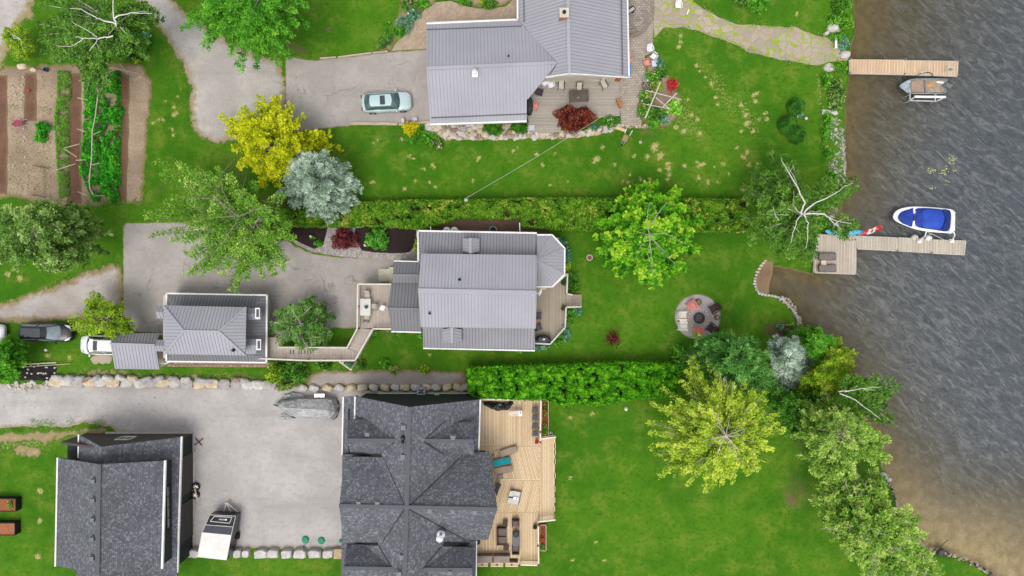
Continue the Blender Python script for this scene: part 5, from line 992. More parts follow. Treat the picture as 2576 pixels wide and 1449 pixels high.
def sling_chair(label, loc, rz, m, fm, group=None, name='patio_chair'):
    t = thing(name, label, 'chair', Vector(loc), rz, group)
    MB().slab([Vector(p) for p in ((.28, -.24, .44), (.28, .24, .44), (-.2, .24, .4), (-.2, -.24, .4))], (0, 0, -.03)).build('seat', m, t)
    MB().slab([Vector(p) for p in ((-.2, -.24, .42), (-.2, .24, .42), (-.44, .23, .92), (-.44, -.23, .92))], (.02, 0, .01)).build('backrest', m, t)
    for s in (-1, 1):
        MB().bar((.3, s * .3, .63), (-.32, s * .3, .66), .06, .04).bar((-.2, s * .27, .4), (-.46, s * .26, .95), .04).build('armrest', fm, t)
        for x in (-.3, .28): MB().bar((x, s * .3, .64), (x * 1.15, s * .3, 0), .04).build('leg', fm, t)
    return t
def sun_lounger(label, loc, rz, m, fm, group=None, L_=1.75, W_=.62, back=.4, pil=None):
    t = thing('sun_lounger', label, 'sun lounger', Vector(loc), rz, group); xb = -L_ / 2 + .62
    MB().slab([Vector(p) for p in ((L_ / 2, -W_ / 2, .34), (L_ / 2, W_ / 2, .34), (xb, W_ / 2, .34), (xb, -W_ / 2, .34))], (0, 0, -.05)).build('seat', m, t, bevel=.02)
    MB().slab([Vector(p) for p in ((xb, -W_ / 2, .35), (xb, W_ / 2, .35), (-L_ / 2, W_ / 2, .35 + back), (-L_ / 2, -W_ / 2, .35 + back))], (.01, 0, -.05)).build('backrest', m, t, bevel=.02)
    fr = MB()
    for s in (-1, 1): fr.bar((L_ / 2, s * (W_ / 2 + .03), .3), (-L_ / 2, s * (W_ / 2 + .03), .3), .05)
    fr.bar((L_ / 2, -W_ / 2, .3), (L_ / 2, W_ / 2, .3), .05).bar((-L_ / 2, -W_ / 2, .3), (-L_ / 2, W_ / 2, .3), .05); fr.build('frame', fm, t)
    for x in (-.4, .42):
        for s in (-1, 1): MB().bar((x * L_, s * W_ / 2, .3), (x * L_, s * W_ / 2, 0), .05).build('leg', fm, t)
    if pil: MB().box((-L_ / 2 + .12, 0, .4 + back * .85), (.26, W_ * .8, .08)).build('pillow', pil, t, bevel=.03)
    return t
def table(label, loc, rz, L_, W_, h, m, lm=None, group=None, name='garden_table', legs=True, rnd=0):
    t = thing(name, label, 'table', Vector(loc), rz, group); MB().box((0, 0, h - .02), (L_, W_, .045)).build('tabletop', m, t, bevel=rnd or .01)
    for x in (-1, 1):
        for y in (-1, 1): MB().bar((x * L_ * .43, y * W_ * .4, h - .04), (x * L_ * .45, y * W_ * .42, 0), .05).build('leg', lm or m, t)
    return t
def sofa(label, loc, rz, L_, W_, cm, fm, group=None, arms=True, name='garden_sofa', cat='sofa', n=1):
    t = thing(name, label, cat, Vector(loc), rz, group); MB().box((0, 0, .17), (L_, W_, .26)).build('base', fm, t, bevel=.02)
    for i in range(n): MB().box((-L_ / 2 + (i + .5) * L_ / n, .06, .37), (L_ / n - .1, W_ - .2, .14)).build('cushion', cm, t, bevel=.04)
    MB().box((0, -W_ / 2 + .05, .5), (L_, .12, .5)).build('backrest', fm, t, bevel=.02)
    if arms:
        for s in (-1, 1): MB().box((s * (L_ / 2 - .05), 0, .42), (.1, W_, .3)).build('armrest', fm, t, bevel=.02)
    return t
PINK = mat('faded_pink', (232, 150, 138), (216, 128, 116), 3, .6); CREAMP = mat('cream_paint', (236, 230, 214), (216, 210, 196), 3, .6); MAROON = mat('dark_maroon', (74, 46, 46), (54, 34, 34), 3, .5)
BEIGE = mat('beige_sling', (206, 196, 180), (192, 182, 166), 3, .8); DKF = mat('dark_frame', (72, 62, 54), (58, 50, 44), 3, .6); TAUPE = mat('taupe_fabric', (176, 156, 138), (160, 142, 124), 2, .9); WHITEP = mat('white_plastic', (240, 238, 240), (224, 222, 226), 3, .4)
GREYF = mat('grey_fabric', (128, 120, 116), (114, 106, 102), 3, .9); DKGREY = mat('dark_grey_fabric', (92, 88, 90), (78, 74, 76), 3, .9); BRW = mat('brown_wicker', (88, 66, 58), (72, 54, 48), 6, .8); BRC = mat('brown_cushion', (120, 104, 98), (104, 90, 84), 3, .9)
def toward(x, y, cx, cy): return math.atan2(-(cy - y), cx - x)
# patio by the jetty house
plastic_chair('white plastic garden chair on the grey pavers, topmost of the cluster by the rose bed', P(1633, 127, .05), R(-80), WHITEP)
plastic_chair('white plastic garden chair beside the pink one, right of centre of the paver cluster', P(1642, 145, .05), R(140), WHITEP)
plastic_chair('faded pink plastic chair among white chairs on the grey pavers', P(1625, 161, .05), R(20), PINK)
table('small square white side table touching the pink paver chair', P(1644, 163, .05), R(5), .55, .62, .45, mat('pale_blue_white', (206, 210, 222)))
plastic_chair('white plastic garden chair against the wall corner on the patio deck', P(1386, 217, .4), R(-70), WHITEP)
sling_chair('beige sling patio chair on the grey deck, nearest the white plastic chair', P(1411, 219, .4), R(-92), BEIGE, DKF); sling_chair('beige sling patio chair pushed up to the dark patio table', P(1456, 226, .4), R(-90), BEIGE, DKF); sling_chair('beige sling patio chair turned at an angle, alone on the right of the deck', P(1518, 217, .4), R(-60), BEIGE, DKF)
pt = table('large dark brown rectangular table on the grey patio deck', P(1454, 246.5, .4), R(2.5), 1.88, 1.12, .72, mat('dark_brown_table', (94, 84, 74), (76, 68, 60), 1.5, .5), DKF)
cp_ = thing('table_cup', 'small cream cup standing on the dark patio table', 'cup', P(1454, 246, 1.14)); MB().lathe([(.03, 0), (.05, .1), (.04, .1), (.03, .02)], 12).build('cup', CREAMP, cp_); MB().tube([(.05, 0, .08), (.09, 0, .06), (.05, 0, .02)], .01).build('handle', CREAMP, cp_)
plastic_chair('faded pink plastic chair on the patio deck beside the covered grill', P(1346, 271, .4), R(-15), PINK)
def covered_grill(label, loc, rz, L_, W_, h, m, sh=None):
    t = thing('covered_grill', label, 'grill', Vector(loc), rz); MB().loft([[(L_ / 2 * s * math.cos(a) * (1 if abs(math.cos(a)) < .8 else 1), W_ / 2 * s * math.sin(a), z) for a in np.linspace(0, 2 * math.pi, 20, endpoint=False)] for s, z in ((1, 0), (.98, h * .7), (.9, h * .92), (.55, h))]).build('cover', m, t, smooth=True)
    MB().box((0, W_ * .12, h + .01), (L_ * .6, W_ * .3, .05)).build('lid_bulge', m, t, bevel=.02)
    for s in (-1, 1): MB().tube([(s * L_ * .4, -W_ * .3, 0), (s * L_ * .4, -W_ * .2, .001 + .12)], .06).build('wheel', BLACK, t)
    return t
covered_grill('black covered grill half under the metal eave on the patio deck', P(1331, 270, .4), R(90), 1.7, .75, 1.1, mat('grill_cover', (50, 50, 54), (38, 38, 42), 3, .5, .4, bump=.6))
gr2 = covered_grill('black covered grill with small white emblem by the lakeside deck railing', P(1366, 852, .8), R(0), 1.5, .72, 1.05, mat('grill_cover', (50, 50, 54))); MB().slab([Vector((-.08, .02, 1.12)), Vector((.04, -.06, 1.12)), Vector((.16, .02, 1.12)), Vector((.12, .1, 1.12)), Vector((.04, .06, 1.12)), Vector((-.04, .1, 1.12))], (0, 0, .01)).build('emblem', WHITE, gr2)
def tub(name, label, cat, loc, rz, w, l, h, m, inner, taper=.85):
    t = thing(name, label, cat, Vector(loc), rz); mb = MB(); k = taper
    q = [Vector((sx * l / 2 * k, sy * w / 2 * k, 0)) for sx, sy in ((-1, -1), (1, -1), (1, 1), (-1, 1))]; r = [Vector((p.x / k, p.y / k, h)) for p in q]; r2 = [Vector((p.x * .86, p.y * .82, h)) for p in r]; r3 = [Vector((p.x * .86, p.y * .82, h * .6)) for p in r]
    mb.loft([q, r, r2, r3]).build('shell', m, t); MB().slab([p + Vector((0, 0, .01)) for p in r3], (0, 0, -.02)).build('contents', inner, t); return t
tub('storage_tub', 'dark blue plastic tub holding a smaller box on the patio deck', 'tub', P(1356, 234, .4), R(-15), .6, .75, .4, mat('navy_plastic', (44, 78, 116)), mat('tub_inside', (92, 64, 56)))
tb_ = thing('white_drum', 'white round drum under the eave corner of the patio deck', 'drum', P(1369, 211, .4)); MB().lathe([(.3, 0), (.34, .05), (.34, .6), (.28, .72), (.05, .76)], 20).build('drum', WHITEP, tb_, smooth=True); MB().box((.22, .2, .5), (.2, .15, .3)).build('red_valve', mat('red_paint', (190, 60, 50)), tb_)
wb = thing('wooden_bench_planter', 'small orange-brown wooden bench with pots at the deck edge', 'bench', P(1557, 262, .4), R(-70)); MB().box((0, 0, .4), (.9, .3, .05)).build('seat', mat('orange_wood', (190, 126, 70), (160, 100, 54), 5), wb); MB().box((0, -.22, .6), (.9, .05, .4)).build('backrest', mat('orange_wood', (190, 126, 70)), wb)
for s in (-1, 1): MB().box((s * .38, 0, .2), (.06, .3, .4)).build('leg', mat('orange_wood', (190, 126, 70)), wb)
tag(MB().box(P(1335, 321.5, .3), (.74, .5, .1)).box(P(1335, 321.5, .36), (.55, .34, .03)).build('step_crate', mat('crate_grey', (176, 180, 196), (206, 208, 216), 8)), 'pale grey shallow crate on the deck steps', 'crate')
tag(MB().bar(P(1541, 318, .2), P(1574, 329, .2), .28, .12).build('loose_plank', mat('fresh_plank', (220, 192, 150), (200, 170, 130), 4)), 'loose tan plank lying beside the flat rocks and lawn', 'plank')
plastic_chair('white plastic chair standing on the flagstone path at the top', P(1704, 18, .05), R(-90), WHITEP)
tag(MB().bar(P(1728, 37, .1), P(1733, 23, .1), .12, .08).build('loose_board', CREAMP), 'short whitish slat lying on the flagstone path', 'slat')
gl_ = thing('side_grill', 'black grill with white tray half under the east eave of the L-shaped house', 'grill', P(1583, 34, .42), R(35)); MB().box((0, 0, .8), (.9, .5, .25)).build('grill_body', BLACK, gl_, bevel=.05); MB().box((0, -.05, .94), (.7, .3, .03)).build('tray', mat('grey_tray', (190, 188, 182)), gl_)
for s in (-1, 1): MB().box((s * .35, 0, .35), (.06, .4, .7)).build('leg', BLACK, gl_)
tag(MB().box(P(1581, 147, .25), (.35, 1.2, .5)).box(P(1581, 147, .52), (.2, 1.0, .04)).build('pink_bench', PINK), 'faded pink bench half hidden under the east eave', 'bench'); tag(MB().box(P(1582, 174, .2), (.4, 1.3, .4)).box(P(1582, 174, .43), (.25, 1.1, .06)).build('blue_box', mat('blue_plastic', (110, 156, 214))), 'light blue box half hidden under the east eave', 'box')
# wheelbarrow
def wheelbarrow(label, loc, rz, m, inner):
    t = thing('wheelbarrow', label, 'wheelbarrow', Vector(loc), rz); q = [(.42, -.2), (.3, -.33), (-.3, -.33), (-.4, -.2), (-.4, .2), (-.3, .33), (.3, .33), (.42, .2)]
    MB().loft([[(x * .6, y * .6, .3) for x, y in q], [(x, y, .58) for x, y in q], [(x * .93, y * .92, .58) for x, y in q], [(x * .85, y * .8, .5) for x, y in q]]).build('tray', m, t); MB().slab([Vector((x * .85, y * .8, .52)) for x, y in q], (0, 0, -.03)).build('load', inner, t)
    for s in (-1, 1): MB().tube([(.55, s * .08, .2), (-.3, s * .25, .35), (-.95, s * .3, .6)], .022).build('handle', mat('galvanised', (220, 222, 224)), t); MB().bar((-.3, s * .25, .35), (-.4, s * .28, 0), .03).build('leg', BLACK, t)
    MB().tube([(.55, -.05, .2), (.55, .05, .2)], .2, 14).build('wheel', TYRE, t); return t
wheelbarrow('rusty brown wheelbarrow full of weeds on the lawn south of the patio deck', P(1571, 351, 0), R(-115), mat('rusty_brown', (130, 98, 74), (104, 76, 58), 5), mat('weeds', (120, 130, 60), (150, 140, 80), 9))
wheelbarrow('pink wheelbarrow standing between the vegetable rows', P(55, 313, 0), R(185), mat('pink_red', (206, 92, 118), (180, 74, 98), 4), mat('pinkish_load', (150, 70, 90)))
rk = thing('garden_stake', 'thin dark stake with a pale disc foot on the lawn near the wheelbarrow', 'stake', P(1611, 358, 0)); MB().tube([(0, 0, 0), P(1619, 325, .9) - P(1611, 358, 0)], .02).build('stick', mat('stick_brown', (140, 112, 84)), rk); MB().lathe([(.16, 0), (.14, .05), (.02, .06)], 12).build('foot', mat('stone_pale', (200, 186, 170)), rk)
# pole with lean-to wires: service line
pole = thing('utility_pole', 'short grey service pole at the long hedge holding one end of the wire', 'pole', Vector((*P(1170, 500, 3.4).xy, 0))); MB().tube([(0, 0, 0), (0, 0, 3.4)], [.09, .07], 10).build('post', mat('pole_grey', (150, 146, 140)), pole); MB().box((.08, -.12, 3.3), (.3, .22, .16)).build('bracket', mat('lamp_grey', (200, 196, 190)), pole)
wa, wb_ = P(1170, 500, 3.4), P(1510, 296, 3.6); tag(MB().tube([wa.lerp(wb_, i / 10) - Vector((0, 0, .5 * math.sin(i / 10 * math.pi))) for i in range(11)], .017, 6).build('overhead_wire', mat('wire_grey', (190, 186, 176))), 'thin grey wire crossing the lawn from the hedge to the burgundy shrub', 'wire')
# fire circle
cx, cy = 1755, 800
fr = thing('fire_ring', 'round stone-ringed fire pit with dark mesh centre in the gravel circle', 'fire pit', P(cx + 2, cy, 0)); MB().lathe([(.5, 0), (.56, .3), (.5, .32), (.44, .1)], 24).build('steel_ring', mat('rusted_steel', (84, 76, 70), (60, 54, 50), 6), fr); MB().lathe([(.44, .08), (.2, .16), (.02, .2)], 20).build('ashes', mat('ash', (110, 108, 104), (54, 52, 50), 8), fr)
for x, y, lb, m, dbl in ((1739, 769, 'faded pink wooden armchair at the upper left of the fire circle', PINK, 0), (1794, 776, 'dark maroon armchair at the upper right of the fire circle', MAROON, 0), (1788, 825, 'dark maroon armchair at the lower right of the fire circle', MAROON, 0), (1753, 834, 'orange-pink armchair at the bottom of the fire circle, partly under tree', mat('orange_pink', (234, 132, 104), (216, 110, 86), 3), 0)):
    adirondack(lb, P(x, y, .02), toward(x, y, cx, cy), m, w=.8)
ad = adirondack('cream double garden seat on the left of the fire circle, upper half', P(1713, 794, .02), R(0), CREAMP, w=.72); adirondack('cream double garden seat on the left of the fire circle, lower half', P(1715, 820, .02), R(0), CREAMP, w=.72)
table('cream slatted table joining the two cream fire circle seats', P(1716, 807, .02), 0, .7, .42, .45, CREAMP)
def stump(label, D, r=.28, h=.35, planted=False):
    t = thing('log_stump' if not planted else 'round_pot', label, 'stump' if not planted else 'pot', P(*D, .02)); MB().lathe([(r * 1.1, 0), (r, h * .5), (r, h), (r * .85, h + .01)], 16).build('bark', mat('bark_brown', (130, 108, 86), (96, 78, 62), 8), t); MB().lathe([(r * .9, h), (.02, h + .02)], 14).build('cut_face', mat('cut_wood' if not planted else 'pot_moss', (176, 158, 128) if not planted else (110, 116, 70), (140, 120, 92), 6), t); return t
stump('round planter stump with dry twigs beside the upper pink fire circle chair', (1756, 760), .3, .3, True); stump('log stump at the right rim of the fire circle', (1803, 798), .24)
sf = thing('small_fire_bowl', 'small whitish stone ring with red-brown centre on the lawn by the sunroom', 'fire bowl', P(1483, 648, 0)); MB().lathe([(.3, 0), (.32, .16), (.26, .2), (.2, .05)], 18).build('ring', mat('white_stone', (214, 202, 190), (180, 166, 156), 9), sf); MB().lathe([(.21, .05), (.02, .09)], 12).build('ashes', mat('brick_ash', (150, 84, 66), (96, 64, 54), 9), sf)
# lakeside deck furniture
sling_chair('dark grey chair under the east eave of the central house, upper one', P(1354, 794, .8), R(0), DKGREY, BLACK); sling_chair('dark grey chair under the east eave of the central house, lower one', P(1354, 822, .8), R(15), DKGREY, BLACK); table('small orange-wood side table between two dark chairs under the eave', P(1349, 808, .8), 0, .4, .4, .4, mat('orange_wood', (190, 126, 70)))
def pot(label, D, z, m, pm, r=.2, h=.3, name='plant_pot'):
    t = thing(name, label, 'plant pot', P(*D, z)); MB().lathe([(r * .7, 0), (r, h), (r * .9, h), (r * .8, h * .8)], 16).build('pot', m, t)
    mb = MB(); rr = random.Random(D[0])
    for i in range(70):
        a = rr.uniform(0, 6.3); q = r * 1.25 * math.sqrt(rr.random()); c = Vector((q * math.cos(a), q * math.sin(a), h + .02 + rr.random() * .16)); d = Vector((rr.gauss(0, 1), rr.gauss(0, 1), .4)).normalized() * .07; e = d.cross(Vector((rr.gauss(0, .5), rr.gauss(0, .5), 1))).normalized() * .04
        mb.add([c - d, c - e, c + d, c + e], [(0, 1, 2, 3)])
    mb.build('foliage', pm, t); return t
GRF = mat('pot_green', (60, 110, 40), (30, 76, 24), 9, .8, .1); DKP = mat('dark_pot', (48, 44, 42)); TERR = mat('terracotta', (206, 120, 84)); REDF = mat('red_petals', (214, 40, 44), (170, 24, 30), 9, .7)
pot('dark pot at the top of the lakeside deck stairs', (1416, 775), .8, DKP, mat('pot_olive', (90, 90, 40), (60, 66, 30), 9)); pot('green pot plant in the corner by the sunroom deck railing, upper', (1414, 700), .8, DKP, GRF, .28); pot('green pot plant in the corner by the sunroom deck railing, lower', (1417, 711), .8, DKP, GRF, .24)
tub('white_bucket', 'small white square bucket by the slanted railing of the lakeside deck', 'bucket', P(1417, 823, .8), R(20), .3, .3, .3, WHITEP, mat('bucket_inside', (140, 170, 140)))
tag(MB().box(P(1364, 726, 1.1), (.75, .2, .1)).box(P(1364, 726, .95), (.6, .12, .3)).build('wooden_sill_box', mat('cream_wood', (214, 196, 160))), 'short cream wooden box beside the sunroom on the lakeside deck', 'box')
# west deck furniture
table('pale grey rounded dining table on the raised west deck', P(923, 772, 2.0), R(90), 1.6, 1.0, .72, mat('pale_table', (206, 202, 194), (196, 192, 184), 1, .3), RW2, rnd=.02)
for x, y, rz, lb in ((926, 743, -90, 'at the top end of'), (925, 799, 90, 'at the bottom end of'), (941, 771, 180, 'right of')):
    sling_chair(f'thin-framed mesh chair {lb} the pale dining table', P(x, y, 2.0), R(rz), mat('pale_mesh', (196, 184, 170), (180, 168, 154), 3), mat('thin_grey', (140, 132, 124)))
pot('small pot plant standing on the pale dining table', (922.5, 772), 2.74, mat('glass_pot', (170, 180, 172)), mat('bluish_plant', (50, 120, 96), (34, 90, 70), 9), .12, .08)
tag(MB().slab([P(959, 767.5, 2.7), P(970, 770, 2.7), P(965, 782.5, 2.7), P(954, 778.5, 2.7)], (0, 0, -.04)).tube([P(969, 775, 2.6), P(976, 775.5, 2.6)], .03).build('white_board', WHITE), 'tilted white board on the west deck next to the wall', 'board')
# timber deck furniture
def lay(x0, y0, x1, y1, z): a, b = P(x0, y0, z), P(x1, y1, z); return (a + b) / 2, math.atan2(b.y - a.y, b.x - a.x)
for (x0, y0, x1, y1), m, lb in (((1300, 1129, 1258, 1143), TAUPE, 'taupe sun lounger, upper of three beside the dark roof edge'), ((1285, 1156, 1239, 1169), mat('turquoise', (20, 170, 178), (24, 150, 160), 2, .8), 'turquoise sun lounger between two taupe ones'), ((1287, 1178, 1246, 1187), TAUPE, 'taupe sun lounger, lower of three beside the dark roof edge')):
    c, a = lay(x0, y0, x1, y1, TZ + .4); c.z = TZ; sun_lounger(lb, c, a + math.pi if False else a, m, mat('lounger_frame', (150, 130, 112)), W_=.58, back=.22, L_=1.7)
GW = mat('grey_white_cushion', (216, 210, 206), (200, 194, 190), 2, .9); GFR = mat('taupe_frame', (150, 140, 132))
dbl = thing('double_lounger', 'grey-white double reclining lounger with a centre console on the timber deck', 'lounger', P(1298, 1249, TZ), R(-12))
for s in (-1, 1):
    MB().box((0, s * .34 - .0, .36), (.6, .56, .16)).build('seat_cushion', GW, dbl, bevel=.04)
MB().box((-.05, 0, .2), (1.0, 1.3, .18)).build('frame', GFR, dbl, bevel=.02); MB().box((0, 0, .5), (.5, .24, .16)).build('console', BW, dbl, bevel=.02); MB().tube([(.05, 0, .58), (.05, 0, .62)], .06, 12).build('cup_holder', BLACK, dbl)
for s in (-1, 1): MB().slab([Vector((-.3, s * .34 - .26, .42)), Vector((-.3, s * .34 + .26, .42)), Vector((-.72, s * .34 + .26, .72)), Vector((-.72, s * .34 - .26, .72))], (0, 0, -.07)).build('backrest', GW, dbl)
tag(MB().slab([P(1250, 1216, 1.9), P(1261, 1218.5, 1.9), P(1249, 1249, 1.9), P(1244, 1233, 1.9)], (0, 0, -.1)).slab([P(1252, 1220, 1.7), P(1258, 1221, 1.7), P(1249, 1240, 1.7), P(1246, 1233, 1.7)], (0, 0, -.6)).build('black_cover', BLACK), 'black covered item at the east gable point of the shingled house', 'cover')
sofa('brown wicker sofa with grey cushion, facing right on the lower timber deck', P(1262, 1345, TZ), R(-90), 1.65, .95, BRC, BRW, n=2)
cf = table('dark grey fire table between wicker seats on the lower timber deck', P(1298, 1351, TZ), R(90), 1.45, .68, .5, mat('slate_top', (78, 80, 88), (66, 68, 76), 1, .4), BLACK); MB().lathe([(.3, .5), (.3, .56), (.22, .62), (.02, .64)], 12, (.5, 0, 0), sx=1.2).build('round_lid', BLACK, cf)
sofa('brown wicker armchair at the top of the lower timber deck seating group', P(1297, 1313, TZ), R(-180), .72, .72, BRC, BRW, name='wicker_armchair', cat='armchair'); sofa('brown wicker armchair at the bottom right of the lower deck seating group', P(1297, 1379, TZ), R(0), .72, .72, BRC, BRW, name='wicker_armchair', cat='armchair')
table('small brown wicker side table above the wicker sofa', P(1271, 1314, TZ), 0, .45, .62, .4, BRW); table('small brown wicker side table below the wicker sofa', P(1273, 1375, TZ), 0, .5, .45, .4, BRW)
for x, lb in ((1219, 'left'), (1262, 'right')): sofa(f'long taupe two-seat bench sofa at the deck foot, {lb} of two', P(x, 1402, TZ), R(180), 1.6, .85, mat('taupe_cushion', (150, 136, 130), (136, 122, 116), 2, .9), mat('taupe_back', (132, 116, 108)), arms=False, n=1)
for x, w_, lb in ((1213, 30, 'left'), (1250, 33, 'middle'), (1287, 33, 'right')):
    a, b = P(x - w_ / 2, 1415, TZ), P(x + w_ / 2, 1426, TZ); bx_ = thing('deck_storage_bench', f'low tan wooden storage box with small ornament at the deck foot, {lb} of three', 'storage box', ((a.x + b.x) / 2, (a.y + b.y) / 2, .3)); MB().box((0, 0, .35), (b.x - a.x - .06, a.y - b.y, .7)).build('box', nw(90, 4), bx_, bevel=.01); mb = MB()
    for k in range(5): an = k * 1.257; mb.bar((0, 0, .72), (.13 * math.cos(an), .1 * math.sin(an), .72), .04, .02)
    mb.build('ornament', BLACK, bx_)
crumple(thing('black_tarp', 'crumpled black tarpaulin at the top of the timber deck', 'tarpaulin', P(1250, 1020, TZ)), [(1212, 1010), (1235, 1009), (1262, 1012), (1290, 1008), (1292, 1018), (1278, 1032), (1255, 1034), (1232, 1028), (1215, 1016)], TZ, mat('black_tarp', (44, 44, 48), (26, 26, 30), 5, .25, .5), 'sheet', 34, .35, 9)
wt = table('white appliance table beside the black tarpaulin on the timber deck', P(1297, 1036, TZ), R(2), 1.2, .5, .85, mat('appliance_white', (226, 214, 196))); MB().box((.46, 0, .9), (.3, .52, .14)).build('control_box', WHITEP, wt); MB().box((.46, .1, .98), (.1, .14, .03)).build('label_plate', BLACK, wt)
for i, y in enumerate((1028, 1047, 1068, 1087)):
    ch = thing('bar_chair', f'dark grey cushioned metal chair, {ordn(i)} from the top along the upper deck railing', 'chair', P(1346.5, y, TZ), R(90), 'dark metal chairs along the deck railing')
    MB().box((0, 0, .6), (.46, .52, .07)).build('seat', mat('navy_grey', (84, 88, 98), (70, 74, 84), 4, .8), ch, bevel=.03)
    bk = MB()
    for k in range(4): bk.bar((-.2 + k * .13, .3, .62), (-.2 + k * .13, .36, 1.0), .02)
    bk.bar((-.24, .36, 1.0), (.24, .36, 1.0), .03).build('backrest', BLACK, ch)
    for sx in (-1, 1):
        for sy in (-1, 1): MB().bar((sx * .24, sy * .27, .6), (sx * .27, sy * .3, 0), .025).build('leg', BLACK, ch)
        MB().tube([(sx * .27, -.28, .6), (sx * .3, -.15, .8), (sx * .28, .3, .82)], .016).build('armrest', BLACK, ch)
pot('terracotta pot with red flowers at the bottom of the upper deck railing', (1350, 1109), TZ, TERR, REDF, .16); pot('terracotta pot with dark foliage by the lower deck railing', (1346, 1322), TZ, TERR, mat('dark_foliage', (30, 60, 26), (22, 44, 20), 9), .18)
fst = thing('folding_stool', 'thin folding camp stool beside the upper taupe lounger', 'stool', P(1240, 1145, TZ)); mb = MB()
for a, b in (((-.2, -.2), (.2, .2)), ((-.2, .2), (.2, -.2))): MB().bar((*a, 0), (*b, .42), .03).build('leg', DKF, fst)
for a, b in (((-.2, -.2), (.2, -.2)), ((-.2, .2), (.2, .2))): MB().bar((*a, .42), (*b, .42), .03).build('rail', DKF, fst)
table('small grey folding table below the lower taupe lounger', P(1259, 1197, TZ), R(5), .42, .42, .4, mat('grey_mesh', (150, 140, 130)))
# dock platform furniture
for y, lb in ((646, 'upper'), (675, 'lower')):
    c = P(2077, y, .4); sl = sun_lounger(f'brown-grey sun lounger on the dock platform, {lb} of two', c, R(0), GREYF, mat('brown_tube', (84, 68, 60)), 'sun loungers on the dock platform', 1.75, .62, .25); MB().tube([(-.85, -.3, .5), (-.95, -.1, .62), (-.95, .1, .62), (-.85, .3, .5)], .03).build('head_hoop', mat('brown_tube', (84, 68, 60)), sl)
table('small square tan table between the two dock loungers', P(2068, 661, .4), 0, .48, .42, .38, mat('tan_plastic', (222, 204, 176)))
# yard objects
ac = thing('air_conditioner', 'grey outdoor air conditioner with round fan by the north wall of the shingled house', 'air conditioner', P(1061, 983, .3), R(0)); ac.location.z = 0
MB().box((0, 0, .4), (.86, .86, .8)).build('casing', mat('ac_grey', (150, 154, 162), (134, 138, 146), 2, .4), ac, bevel=.04); MB().lathe([(.36, .81), (.36, .83), (.3, .83), (.3, .81)], 24).build('fan_ring', mat('ac_light', (206, 208, 212)), ac); MB().lathe([(.31, .802), (.02, .806)], 20).build('fan_well', BLACK, ac)
for k in range(4):
    a = k * math.pi / 2; MB().slab([Vector((.04 * math.cos(a), .04 * math.sin(a), .82)), Vector((.27 * math.cos(a - .3), .27 * math.sin(a - .3), .82)), Vector((.27 * math.cos(a + .3), .27 * math.sin(a + .3), .84))], (0, 0, -.01)).build('fan_blade', mat('ac_light', (206, 208, 212)), ac)
vn = thing('wall_vents', 'pair of white vent hoods on the green north wall of the shingled house', 'vent', P(1098, 996, .6))
for x in (1096, 1102): MB().tube([P(x, 991, .9), P(x, 995, .9)], .08, 10).build('hood', WHITE, vn, True)
for x, y, r, lb in ((768.5, 1357, .36, 'leftmost'), (808.5, 1359.5, .35, 'middle'), (858, 1361, .2, 'rightmost and smallest')):
    t = thing('septic_lid', f'green domed access lid on the gravel yard, {lb} of three', 'lid', P(x, y, .01), group='green domed lids'); MB().lathe([(r, 0), (r, .06), (r * .8, .13), (r * .3, .17), (.01, .175)], 24).build('dome', mat('lid_green', (40, 150, 110), (34, 136, 98), 2, .5), t, smooth=True); MB().box((0, 0, .18), (.12, .04, .03)).build('handle', mat('lid_dark', (30, 110, 84)), t)
xr_ = thing('iron_cross_brace', 'rusty brown X-shaped iron brace lying on the gravel yard', 'iron brace', P(499.5, 1112, .05)); 
for nm, a, b in (('bar', (490, 1120), (511, 1103)), ('bar', (492, 1102), (508, 1121))): MB().bar(P(*a, .1 if a[0] == 490 else .05), P(*b, .1 if a[0] == 490 else .05), .1, .05).build(nm, mat('rust', (110, 72, 50), (84, 56, 42), 9), xr_, True)
for x, y, lb in ((494, 1223, 'upper'), (493, 1243, 'lower')):
    t = thing('spare_tyre', f'loose car wheel leaning by the garage door post, {lb} of two', 'wheel', P(x, y, 0) + Vector((0, 0, .05)), group='loose wheels by the garage'); t.rotation_euler = (0, R(14), R(-20)); w = MB().lathe([(.26, .0), (.38, .02), (.41, .12), (.38, .24), (.26, .26), (.24, .2), (.24, .06)], 26).build('tyre', TYRE, t, smooth=True); MB().lathe([(.24, .1), (.23, .16), (.18, .12)], 20).build('rim', mat('rim_dark', (60, 60, 64)), t); mb = MB()
    for k in range(7): a = k * .8976; mb.bar((.04 * math.cos(a), .04 * math.sin(a), .2), (.24 * math.cos(a), .24 * math.sin(a), .2), .045, .03)
    mb.lathe([(.06, .19), (.02, .23)], 10).build('spokes', RIM, t)
tag(MB().bar(P(490, 1228, .35), P(497, 1258, .5), .14, .05).build('leaning_plank', mat('fresh_plank', (220, 192, 150))), 'light plank leaning across the two loose wheels', 'plank')
crt = thing('tan_crate', 'tan wooden cover with X brace at the right end of the stone block row', 'crate', P(858, 1389, 0)); MB().box((0, 0, .25), (1.2, .95, .5)).build('box', mat('tan_wood', (190, 168, 128), (172, 150, 112), 4), crt); MB().bar((-.55, -.42, .51), (.55, .42, .51), .07, .03).build('brace', mat('tan_light', (216, 198, 160)), crt); MB().bar((-.55, .42, .525), (.55, -.42, .525), .07, .03).build('brace', mat('tan_light', (216, 198, 160)), crt)
hs_ = thing('hose_post', 'small metal post with green hose by the left green lid', 'post', P(765, 1374, 0)); MB().tube([(0, 0, 0), (0, .05, .6)], .05).build('post', mat('pole_grey', (150, 146, 140)), hs_); MB().tube([P(764, 1372, .3), P(776, 1366, .05), P(782, 1362, .03), P(778, 1380, .4), P(780, 1402, .05)], .012).build('hose', mat('hose_green', (60, 150, 110)), hs_, True)
